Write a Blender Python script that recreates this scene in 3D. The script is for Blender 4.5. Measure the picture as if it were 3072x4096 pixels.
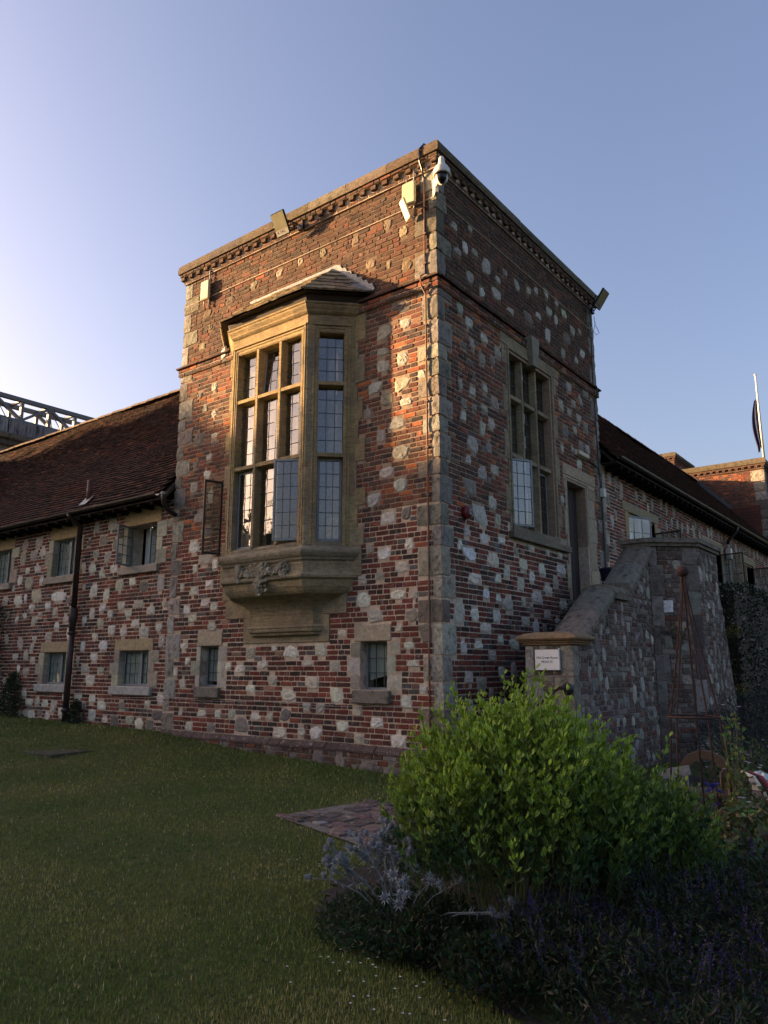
import bpy, math, random
import numpy as np
from mathutils import Vector, Matrix, noise

for o in list(bpy.data.objects):
    bpy.data.objects.remove(o)
scene = bpy.context.scene
col = scene.collection
R = math.radians

# ---------------------------------------------------------------- camera
CAM = Vector((5.7232, -8.7389, 1.6))
cam_d = bpy.data.cameras.new('camera')
cam_d.sensor_fit = 'HORIZONTAL'
cam_d.sensor_width = 36.0
cam_d.lens = 36.0 * 3028.0 / 3072.0
cam_d.clip_start = 0.05
cam_d.clip_end = 2000.0
cam = bpy.data.objects.new('camera', cam_d)
cam.location = CAM
cam.rotation_euler = (R(90 + 11.59), 0.0, R(37.584))
col.objects.link(cam)
scene.camera = cam

# ---------------------------------------------------------------- light
SUN_EL, SUN_AZ = 9.5, 23.6          # degrees; azimuth measured from the front wall towards the lawn
to_sun = Vector((-math.cos(R(SUN_AZ)) * math.cos(R(SUN_EL)), -math.sin(R(SUN_AZ)) * math.cos(R(SUN_EL)), math.sin(R(SUN_EL))))
world = bpy.data.worlds.new('World')
scene.world = world
world.use_nodes = True
wn, wl = world.node_tree.nodes, world.node_tree.links
for n in list(wn):
    wn.remove(n)
w_out = wn.new('ShaderNodeOutputWorld')
w_bg = wn.new('ShaderNodeBackground')
sky = wn.new('ShaderNodeTexSky')
sky.sky_type = 'NISHITA'
sky.sun_disc = False
sky.sun_elevation = R(SUN_EL)
sky.sun_rotation = math.atan2(to_sun.x, to_sun.y)
sky.altitude = 50.0
sky.air_density = 1.0
sky.dust_density = 5.0
sky.ozone_density = 1.5
w_bg.inputs['Strength'].default_value = 0.085
w_tint = wn.new('ShaderNodeMix'); w_tint.data_type = 'RGBA'; w_tint.blend_type = 'MULTIPLY'; w_tint.inputs['Factor'].default_value = 1.0
w_tint.inputs['B'].default_value = (1.055, 0.925, 1.015, 1.0)      # camera white balance of the whole sky
wl.new(sky.outputs[0], w_tint.inputs['A'])
wl.new(w_tint.outputs['Result'], w_bg.inputs['Color'])
wl.new(w_bg.outputs[0], w_out.inputs['Surface'])

sun_d = bpy.data.lights.new('sun', 'SUN')
sun_d.energy = 5.0
sun_d.angle = R(0.6)
sun_d.color = (1.0, 0.63, 0.31)
sun = bpy.data.objects.new('sun', sun_d)
sun.rotation_euler = (-to_sun).to_track_quat('-Z', 'Y').to_euler()
sun.location = (-20, -15, 20)
col.objects.link(sun)

vs = scene.view_settings
vs.view_transform = 'Standard'
vs.look = 'None'
vs.exposure = 2.20
vs.gamma = 1.0
vs.use_curve_mapping = False

# ---------------------------------------------------------------- helpers
rng = random.Random(7)
WORLD = {}


def tag(o, label=None, cat=None, group=None, kind=None):
    if label: o['label'] = label
    if cat: o['category'] = cat
    if group: o['group'] = group
    if kind: o['kind'] = kind
    return o


def thing(name, loc, label, cat, group=None):
    o = bpy.data.objects.new(name, None)
    o.empty_display_size = 0.2
    o.location = loc
    col.objects.link(o)
    WORLD[o.name] = Matrix.Translation(Vector(loc))
    return tag(o, label, cat, group)


def link(o, parent=None):
    col.objects.link(o)
    if parent is not None:
        o.parent = parent
        m = WORLD.get(parent.name)
        if m is not None:
            o.matrix_parent_inverse = m.inverted()
    return o


class MB:
    """collects geometry (world coordinates) for one mesh object"""
    def __init__(s):
        s.v, s.f, s.c, s.n = [], [], [], 0

    def add(s, vs_, fs_, c=None):
        b = s.n
        s.v.extend([tuple(p) for p in vs_])
        s.f.extend([tuple(i + b for i in f) for f in fs_])
        s.n += len(vs_)
        s.c.extend([c if c else (1, 1, 1)] * len(vs_))
        return s

    def box(s, x0, x1, y0, y1, z0, z1, c=None):
        v = [(x0, y0, z0), (x1, y0, z0), (x1, y1, z0), (x0, y1, z0), (x0, y0, z1), (x1, y0, z1), (x1, y1, z1), (x0, y1, z1)]
        f = [(0, 3, 2, 1), (4, 5, 6, 7), (0, 1, 5, 4), (1, 2, 6, 5), (2, 3, 7, 6), (3, 0, 4, 7)]
        return s.add(v, f, c)

    def obox(s, M, hx, hy, hz, c=None, bev=0.0):
        """oriented box, half sizes, optional chamfer of its twelve edges"""
        if bev <= 0:
            v = [M @ Vector((a * hx, b * hy, d * hz)) for d in (-1, 1) for b in (-1, 1) for a in (-1, 1)]
            f = [(0, 2, 3, 1), (4, 5, 7, 6), (0, 1, 5, 4), (1, 3, 7, 5), (3, 2, 6, 7), (2, 0, 4, 6)]
            return s.add(v, f, c)
        P = []
        def q(a, b, d):
            P.append(M @ Vector((a, b, d)))
        ix, iy, iz = hx - bev, hy - bev, hz - bev
        sg = [(a, b, d) for d in (-1, 1) for b in (-1, 1) for a in (-1, 1)]
        for a, b, d in sg: q(a * hx, b * iy, d * iz)
        for a, b, d in sg: q(a * ix, b * hy, d * iz)
        for a, b, d in sg: q(a * ix, b * iy, d * hz)
        idx = {t: i for i, t in enumerate(sg)}
        F = []
        for sx in (-1, 1):
            l = [idx[(sx, b, d)] for b, d in ((-1, -1), (1, -1), (1, 1), (-1, 1))]
            F.append(l if sx > 0 else l[::-1])
        for sy in (-1, 1):
            l = [8 + idx[(a, sy, d)] for a, d in ((-1, -1), (-1, 1), (1, 1), (1, -1))]
            F.append(l if sy > 0 else l[::-1])
        for sz in (-1, 1):
            l = [16 + idx[(a, b, sz)] for a, b in ((-1, -1), (1, -1), (1, 1), (-1, 1))]
            F.append(l if sz > 0 else l[::-1])
        for a in (-1, 1):
            for b in (-1, 1):
                i0, i1 = idx[(a, b, -1)], idx[(a, b, 1)]
                F.append((i0, i1, 8 + i1, 8 + i0))
        for a in (-1, 1):
            for d in (-1, 1):
                i0, i1 = idx[(a, -1, d)], idx[(a, 1, d)]
                F.append((i0, i1, 16 + i1, 16 + i0))
        for b in (-1, 1):
            for d in (-1, 1):
                i0, i1 = idx[(-1, b, d)], idx[(1, b, d)]
                F.append((8 + i0, 8 + i1, 16 + i1, 16 + i0))
        for t in sg:
            i = idx[t]
            F.append((i, 8 + i, 16 + i))
        return s.add(P, F, c)

    def tube(s, pts, r, n=8, c=None, caps=True):
        pts = [Vector(p) for p in pts]
        rr = r if isinstance(r, (list, tuple)) else [r] * len(pts)
        V, F = [], []
        prev = None
        for i, p in enumerate(pts):
            t = (pts[min(i + 1, len(pts) - 1)] - pts[max(i - 1, 0)])
            if t.length < 1e-9: t = Vector((0, 0, 1))
            t.normalize()
            a = t.cross(Vector((0, 0, 1)))
            if a.length < 0.05: a = t.cross(Vector((0, 1, 0)))
            a.normalize()
            if prev is not None and a.dot(prev) < 0: a = -a
            prev = a
            b = t.cross(a)
            for k in range(n):
                th = 2 * math.pi * k / n
                V.append(p + a * math.cos(th) * rr[i] + b * math.sin(th) * rr[i])
        for i in range(len(pts) - 1):
            for k in range(n):
                k2 = (k + 1) % n
                F.append((i * n + k, i * n + k2, (i + 1) * n + k2, (i + 1) * n + k))
        if caps:
            F.append(tuple(range(n - 1, -1, -1)))
            F.append(tuple(range((len(pts) - 1) * n, len(pts) * n)))
        return s.add(V, F, c)

    def lathe(s, prof, centre=(0, 0, 0), n=20, M=None, c=None):
        V, F = [], []
        for (r, z) in prof:
            for k in range(n):
                th = 2 * math.pi * k / n
                p = Vector((r * math.cos(th), r * math.sin(th), z))
                p = (M @ p) if M is not None else p + Vector(centre)
                V.append(p)
        for i in range(len(prof) - 1):
            for k in range(n):
                k2 = (k + 1) % n
                F.append((i * n + k, i * n + k2, (i + 1) * n + k2, (i + 1) * n + k))
        F.append(tuple(range(n - 1, -1, -1)))
        F.append(tuple(range((len(prof) - 1) * n, len(prof) * n)))
        return s.add(V, F, c)

    def prism(s, poly, a, b, fn, c=None):
        """poly in 2d (p,q), swept from a to b; fn(p,q,t)->xyz"""
        n = len(poly)
        V = [fn(p, q, a) for p, q in poly] + [fn(p, q, b) for p, q in poly]
        F = [(i, (i + 1) % n, n + (i + 1) % n, n + i) for i in range(n)]
        F.append(tuple(range(n - 1, -1, -1)))
        F.append(tuple(range(n, 2 * n)))
        return s.add(V, F, c)

    def mesh(s, name, mat, smooth=False, recalc=True):
        me = bpy.data.meshes.new(name)
        me.from_pydata(s.v, [], s.f)
        a = me.attributes.new('Col', 'FLOAT_COLOR', 'POINT')
        arr = np.ones((len(s.v), 4), dtype=np.float32)
        if s.c: arr[:, :3] = np.array(s.c, dtype=np.float32)
        a.data.foreach_set('color', arr.ravel())
        if mat is not None: me.materials.append(mat)
        if recalc:
            import bmesh
            bm = bmesh.new(); bm.from_mesh(me)
            bmesh.ops.recalc_face_normals(bm, faces=bm.faces)
            bm.to_mesh(me); bm.free()
        if smooth:
            me.polygons.foreach_set('use_smooth', [True] * len(me.polygons))
        me.update()
        return me

    def build(s, name, mat, parent=None, smooth=False, recalc=True):
        return link(bpy.data.objects.new(name, s.mesh(name, mat, smooth, recalc)), parent)


def frame(o, x, y):
    """matrix with origin o, x axis, approximate y axis"""
    x = Vector(x).normalized(); z = x.cross(Vector(y)).normalized(); y = z.cross(x)
    m = Matrix((x, y, z)).transposed().to_4x4()
    m.translation = Vector(o)
    return m


# ---------------------------------------------------------------- materials
class NT:
    def __init__(s, name):
        s.m = bpy.data.materials.new(name); s.m.use_nodes = True
        s.t = s.m.node_tree; s.b = s.t.nodes['Principled BSDF']
        s.pos = None

    def new(s, t, **k):
        n = s.t.nodes.new(t)
        for a, v in k.items(): setattr(n, a, v)
        return n

    def lk(s, a, b):
        s.t.links.new(a, b)

    def P(s):
        if s.pos is None: s.pos = s.new('ShaderNodeNewGeometry').outputs['Position']
        return s.pos

    def noise(s, scale, detail=4.0, rough=0.6, vec=None, sx=None):
        n = s.new('ShaderNodeTexNoise')
        n.inputs['Scale'].default_value = scale; n.inputs['Detail'].default_value = detail
        n.inputs['Roughness'].default_value = rough
        v = vec if vec is not None else s.P()
        if sx:
            mp = s.new('ShaderNodeMapping'); mp.inputs['Scale'].default_value = sx
            s.lk(v, mp.inputs['Vector']); v = mp.outputs[0]
        s.lk(v, n.inputs['Vector'])
        return n.outputs['Fac']

    def ramp(s, fac, a, b, ca=0.0, cb=1.0):
        n = s.new('ShaderNodeMapRange'); n.clamp = True
        n.inputs['From Min'].default_value = a; n.inputs['From Max'].default_value = b
        n.inputs['To Min'].default_value = ca; n.inputs['To Max'].default_value = cb
        s.lk(fac, n.inputs['Value'])
        return n.outputs[0]

    def mul(s, a, b):
        n = s.new('ShaderNodeMath', operation='MULTIPLY')
        for i, x in enumerate((a, b)):
            if isinstance(x, (int, float)): n.inputs[i].default_value = x
            else: s.lk(x, n.inputs[i])
        return n.outputs[0]

    def mix(s, fac, a, b, mode='MIX'):
        n = s.new('ShaderNodeMix', data_type='RGBA', blend_type=mode)
        for sock, x in ((n.inputs['Factor'], fac), (n.inputs['A'], a), (n.inputs['B'], b)):
            if isinstance(x, (int, float)): sock.default_value = x
            elif isinstance(x, tuple): sock.default_value = (x[0], x[1], x[2], 1)
            else: s.lk(x, sock)
        return n.outputs['Result']

    def attr(s, name='Col'):
        return s.new('ShaderNodeAttribute', attribute_name=name).outputs['Color']

    def scaled(s, colr, fac):
        """colour times a scalar socket"""
        n = s.new('ShaderNodeVectorMath', operation='SCALE')
        s.lk(colr, n.inputs[0]); s.lk(fac, n.inputs['Scale'])
        return n.outputs[0]

    def bump(s, h, strength, dist):
        n = s.new('ShaderNodeBump'); n.inputs['Strength'].default_value = strength
        n.inputs['Distance'].default_value = dist
        s.lk(h, n.inputs['Height'])
        old = s.b.inputs['Normal'].links
        if old: s.lk(old[0].from_socket, n.inputs['Normal'])
        s.lk(n.outputs[0], s.b.inputs['Normal'])

    def done(s, c=None, rough=0.9, metal=0.0, spec=0.3):
        if c is not None:
            if isinstance(c, tuple): s.b.inputs['Base Color'].default_value = (c[0], c[1], c[2], 1)
            else: s.lk(c, s.b.inputs['Base Color'])
        s.b.inputs['Roughness'].default_value = rough; s.b.inputs['Metallic'].default_value = metal
        s.b.inputs['Specular IOR Level'].default_value = spec
        return s.m


def m_brick(name, lichen=0.3, soot_shade=0.35, lime=0.0):
    k = NT(name)
    c = k.attr()
    c = k.scaled(c, k.ramp(k.noise(38, 5, 0.7), 0.3, 0.75, 0.62, 1.32))
    c = k.mix(k.ramp(k.noise(1.3, 3), 0.45, 0.7, 0.0, soot_shade), c, (0.045, 0.036, 0.032))
    sp = k.mul(k.ramp(k.noise(75, 2, 0.5), 0.63, 0.70), k.ramp(k.noise(2.1, 2), 0.42, 0.62, 0.0, lichen))
    c = k.mix(sp, c, (0.42, 0.40, 0.36))
    sm = k.mul(k.ramp(k.noise(11, 4, 0.7), 0.56, 0.68), 0.35 + 0.4 * lime)
    c = k.mix(sm, c, (0.33, 0.27, 0.22))
    k.bump(k.noise(95, 5, 0.75), 0.75, 0.006)
    k.bump(k.noise(22, 2, 0.5), 0.5, 0.008)
    return k.done(c, 0.92, spec=0.15)


def m_mortar(name, base=(0.62, 0.50, 0.38)):
    k = NT(name)
    c = k.mix(k.ramp(k.noise(14, 5), 0.3, 0.72), tuple(x * 0.55 for x in base), base)
    c = k.mix(k.ramp(k.noise(1.1, 3), 0.45, 0.7, 0, 0.55), c, (0.10, 0.085, 0.07))
    k.bump(k.noise(130, 4, 0.7), 0.9, 0.006)
    return k.done(c, 0.95, spec=0.1)


def m_stone(name, tintattr=True, base=(0.5, 0.48, 0.42), streak=False, dark=(0.09, 0.085, 0.07), damt=0.55, bump=0.010, bsc=34):
    k = NT(name)
    c = k.attr() if tintattr else k.mix(0.0, base, base)
    c = k.scaled(c, k.ramp(k.noise(16, 6, 0.7), 0.28, 0.75, 0.6, 1.25))
    c = k.mix(k.mul(k.ramp(k.noise(7.5, 5, 0.75), 0.50, 0.66), damt), c, dark)
    if streak:
        h = k.noise(5, 6, 0.75, sx=(1, 1, 11))
        c = k.mix(k.ramp(h, 0.52, 0.64, 0, 0.62), c, (0.09, 0.065, 0.038))
        g_ = k.noise(1.7, 4, 0.65)
        c = k.mix(k.ramp(g_, 0.46, 0.66, 0, 0.55), c, (0.12, 0.10, 0.075))
        k.bump(h, 1.0, 0.02)
    k.bump(k.noise(bsc, 6, 0.75), 0.9, bump)
    return k.done(c, 0.93, spec=0.15)


def m_plain(name, c, rough=0.6, metal=0.0, spec=0.4, var=0.25, sc=12, bump=0.0, bsc=60):
    k = NT(name)
    cc = k.mix(k.ramp(k.noise(sc, 5, 0.65), 0.3, 0.7), tuple(x * (1 - var) for x in c), tuple(min(1, x * (1 + var)) for x in c))
    if bump: k.bump(k.noise(bsc, 4, 0.7), 0.7, bump)
    return k.done(cc, rough, metal, spec)


def m_leaf(name, rough=0.5, trans=0.25):
    k = NT(name)
    c = k.attr()
    c = k.scaled(c, k.ramp(k.noise(30, 2), 0.3, 0.7, 0.8, 1.2))
    k.done(c, rough, spec=0.25)
    tr = k.new('ShaderNodeBsdfTranslucent'); k.lk(c, tr.inputs['Color'])
    mx = k.new('ShaderNodeMixShader'); mx.inputs[0].default_value = trans
    k.lk(k.b.outputs[0], mx.inputs[1]); k.lk(tr.outputs[0], mx.inputs[2])
    k.lk(mx.outputs[0], k.t.nodes['Material Output'].inputs['Surface'])
    return k.m


def m_glass(name):
    k = NT(name)
    k.t.nodes.remove(k.b)
    tr = k.new('ShaderNodeBsdfTransparent'); tr.inputs['Color'].default_value = (0.80, 0.84, 0.82, 1)
    gl = k.new('ShaderNodeBsdfGlossy'); gl.inputs['Roughness'].default_value = 0.02
    fr = k.new('ShaderNodeFresnel'); fr.inputs['IOR'].default_value = 2.4
    bp = k.new('ShaderNodeBump'); bp.inputs['Strength'].default_value = 0.25; bp.inputs['Distance'].default_value = 0.01
    k.lk(k.noise(5, 2, 0.5), bp.inputs['Height']); k.lk(bp.outputs[0], gl.inputs['Normal'])
    mx = k.new('ShaderNodeMixShader')
    bf = k.new('ShaderNodeMath', operation='SUBTRACT'); bf.inputs[0].default_value = 1.0; bf.use_clamp = True
    k.P(); geo = [n for n in k.t.nodes if n.bl_idname == 'ShaderNodeNewGeometry'][0]
    k.lk(geo.outputs['Backfacing'], bf.inputs[1])
    k.lk(k.mul(fr.outputs[0], bf.outputs[0]), mx.inputs[0]); k.lk(tr.outputs[0], mx.inputs[1]); k.lk(gl.outputs[0], mx.inputs[2])
    k.lk(mx.outputs[0], k.t.nodes['Material Output'].inputs['Surface'])
    return k.m


M = {}
M['brick'] = m_brick('brick_red', 0.45, 0.5, 0.35)
M['brick_top'] = m_brick('brick_weathered', 0.9, 0.5)
M['brick_stair'] = m_brick('brick_mossy', 0.9, 0.6, 1.0)
M['mortar'] = m_mortar('mortar')
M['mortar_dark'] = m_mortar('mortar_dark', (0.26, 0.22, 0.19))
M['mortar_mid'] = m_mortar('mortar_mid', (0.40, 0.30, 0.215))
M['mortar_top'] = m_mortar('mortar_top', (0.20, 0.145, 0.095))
M['rubble'] = m_stone('rubble_stone', damt=0.5, dark=(0.17, 0.16, 0.13))
M['quoin'] = m_stone('quoin_stone', bump=0.035, bsc=30, damt=0.85, dark=(0.075, 0.065, 0.05))
M['lime'] = m_stone('oriel_limestone', streak=True, damt=0.3, bump=0.005, bsc=60)
M['ashlar'] = m_stone('ashlar_stone', damt=0.3, bump=0.004, bsc=70)
M['coping'] = m_stone('coping_stone', damt=0.8, bump=0.014, dark=(0.04, 0.036, 0.03))
M['glass'] = m_glass('window_glass')
M['lead'] = m_plain('lead_came', (0.07, 0.075, 0.08), 0.55, 0.3, var=0.3)
M['flash'] = m_plain('lead_flashing', (0.21, 0.21, 0.205), 0.55, 0.2, var=0.4, sc=18)
M['frame'] = m_plain('grey_casement_paint', (0.20, 0.225, 0.235), 0.5, var=0.25, sc=25)
M['framedark'] = m_plain('dark_casement_iron', (0.035, 0.028, 0.024), 0.5, var=0.3)
M['blind'] = m_plain('white_blind', (0.74, 0.74, 0.72), 0.8, var=0.06)
M['plaster'] = m_plain('interior_plaster', (0.30, 0.28, 0.25), 0.9, var=0.1)
M['dark'] = m_plain('dark_timber', (0.035, 0.026, 0.022), 0.75, var=0.4, sc=30)
M['soot_shade'] = m_plain('eaves_shade_timber', (0.012, 0.010, 0.009), 0.95, spec=0.05, var=0.3)  # rafter end timber, blackened to put the shade under the eaves into its colour
M['iron'] = m_plain('black_iron', (0.022, 0.019, 0.020), 0.45, var=0.35, sc=20)
M['pipe'] = m_plain('brown_iron_pipe', (0.035, 0.02, 0.018), 0.5, var=0.4, sc=14)
M['rust'] = m_plain('rusted_iron', (0.042, 0.020, 0.015), 0.85, var=0.5, sc=40, bump=0.002)
M['white'] = m_plain('white_plastic', (0.58, 0.565, 0.51), 0.45, var=0.06)
M['cream'] = m_plain('cream_plastic', (0.47, 0.41, 0.25), 0.5, var=0.10)
M['metal'] = m_plain('galvanised_metal', (0.5, 0.5, 0.48), 0.4, 0.6, var=0.2)
M['black'] = m_plain('black_plastic', (0.012, 0.012, 0.014), 0.25, var=0.2)
M['blue'] = m_plain('blue_plastic', (0.010, 0.018, 0.045), 0.4, var=0.2)
M['red'] = m_plain('red_plastic', (0.20, 0.02, 0.018), 0.4, var=0.15)
M['conduit'] = m_plain('brown_conduit', (0.14, 0.075, 0.05), 0.7, var=0.3, sc=20)
M['leaf'] = m_leaf('leaf')
M['grassblade'] = m_leaf('grass_blade', 0.7, 0.15)
M['petal'] = m_leaf('petal', 0.6, 0.2)
M['stem'] = m_plain('plant_stem', (0.09, 0.10, 0.045), 0.7, var=0.3)
M['bark'] = m_plain('bark', (0.06, 0.045, 0.03), 0.9, var=0.4, bump=0.01)


def m_tile():
    k = NT('clay_roof_tile')
    c = k.attr()
    c = k.scaled(c, k.ramp(k.noise(26, 5, 0.7), 0.3, 0.75, 0.6, 1.3))
    c = k.mix(k.ramp(k.noise(1.0, 4), 0.42, 0.66, 0, 0.6), c, (0.035, 0.026, 0.024))
    c = k.mix(k.mul(k.ramp(k.noise(55, 2), 0.64, 0.7), 0.45), c, (0.22, 0.20, 0.16))
    k.bump(k.noise(80, 4, 0.7), 0.7, 0.006)
    return k.done(c, 0.9, spec=0.15)


M['tile'] = m_tile()

# ---------------------------------------------------------------- masonry
def wpick(pal):
    r = rng.random() * sum(p[0] for p in pal)
    for p in pal:
        r -= p[0]
        if r <= 0: break
    c = p[1]; f = rng.uniform(0.78, 1.22)
    return tuple(max(0.005, x * f * rng.uniform(0.94, 1.06)) for x in c)


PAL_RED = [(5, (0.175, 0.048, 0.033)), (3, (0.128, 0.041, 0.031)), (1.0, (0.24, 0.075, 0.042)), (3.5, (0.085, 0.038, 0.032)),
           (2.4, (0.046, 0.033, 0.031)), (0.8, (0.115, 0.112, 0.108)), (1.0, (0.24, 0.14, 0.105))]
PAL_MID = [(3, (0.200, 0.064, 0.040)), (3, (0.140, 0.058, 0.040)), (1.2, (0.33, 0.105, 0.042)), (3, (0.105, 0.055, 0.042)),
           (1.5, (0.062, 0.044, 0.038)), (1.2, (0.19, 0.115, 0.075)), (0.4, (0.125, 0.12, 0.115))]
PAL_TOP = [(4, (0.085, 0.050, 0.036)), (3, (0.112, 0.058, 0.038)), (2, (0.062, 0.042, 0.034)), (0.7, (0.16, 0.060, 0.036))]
PAL_STAIR = [(4, (0.125, 0.092, 0.078)), (3, (0.095, 0.076, 0.066)), (1.5, (0.15, 0.082, 0.064)), (3.0, (0.22, 0.20, 0.17)), (0.5, (0.15, 0.05, 0.04))]


def brick_geo(w, h, rs, depth=0.05, jit=1.0):
    hw, hh = w / 2, h / 2
    c = [min(hw, hh) * rs.uniform(0.08, 0.42) * jit for _ in range(4)]
    j = lambda: rs.uniform(-0.0022, 0.0022) * jit
    o = [(-hw + c[0], -hh), (hw - c[1], -hh), (hw, -hh + c[1]), (hw, hh - c[2]), (hw - c[2], hh), (-hw + c[3], hh), (-hw, hh - c[3]), (-hw, -hh + c[0])]
    o = [(a + j(), b + j()) for a, b in o]
    e = 0.0045
    tl = (rs.uniform(-1, 1) * 0.003, rs.uniform(-1, 1) * 0.002)
    V = []
    for a, b in o:
        s1, s2 = (hw - e) / hw, (hh - e) / hh
        V.append((a * s1, b * s2, tl[0] * a / hw + tl[1] * b / hh))
    V += [(a, b, -0.006) for a, b in o]
    V += [(a, b, -depth) for a, b in o]
    F = [tuple(range(8))]
    for k in range(2):
        for i in range(8):
            F.append((k * 8 + i, (k + 1) * 8 + i, (k + 1) * 8 + (i + 1) % 8, k * 8 + (i + 1) % 8))
    return V, F


def stone_geo(w, h, rs, n=None, rough=0.012, base=0.002, depth=0.06):
    n = n or rs.choice((6, 7, 7, 8, 9, 10))
    sk = rs.uniform(-0.28, 0.28); tp = rs.uniform(-0.25, 0.25)
    hw, hh = w / 2, h / 2
    O = []
    ph = rs.random()
    for i in range(n):
        t = 2 * math.pi * (i + ph + rs.uniform(-0.22, 0.22)) / n
        ct, st = math.cos(t), math.sin(t)
        q = rs.uniform(0.45, 0.95)
        r = rs.uniform(0.82, 1.12)
        bx, by = hw * r * math.copysign(abs(ct) ** q, ct), hh * r * math.copysign(abs(st) ** q, st)
        O.append((bx * (1 + tp * by / hh) + sk * by * hw / max(hw, hh), by))
    V = [(a, b, -depth) for a, b in O]
    V += [(a, b, -0.004) for a, b in O]
    V += [(a * 0.84 + rs.uniform(-1, 1) * 0.006, b * 0.84 + rs.uniform(-1, 1) * 0.006, base + rs.uniform(-0.3, 1) * rough * 0.7) for a, b in O]
    V += [(a * 0.42 + rs.uniform(-1, 1) * 0.012, b * 0.42 + rs.uniform(-1, 1) * 0.012, base + rs.uniform(-0.3, 1.0) * rough) for a, b in O]
    V.append((0, 0, base + rs.uniform(-0.3, 1) * rough))
    F = []
    for k in range(3):
        for i in range(n):
            F.append((k * n + i, k * n + (i + 1) % n, (k + 1) * n + (i + 1) % n, (k + 1) * n + i))
    for i in range(n):
        F.append((3 * n + i, 3 * n + (i + 1) % n, 4 * n))
    return V, F, O


POOL = {}
STONE_COUNT = {}


def brick_pool(key, pal, mat):
    if key not in POOL:
        rs = random.Random(hash(key) % 1000 if not isinstance(key, str) else sum(map(ord, key)))
        d = {}
        for nm, w in (('s', 0.215), ('h', 0.105)):
            L = []
            for i in range(28):
                mb = MB(); V, F = brick_geo(w, 0.065, rs)
                mb.add(V, F, wpick(pal))
                L.append(mb.mesh('brick', mat, recalc=False))
            d[nm] = L
        POOL[key] = d
    return POOL[key]


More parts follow.
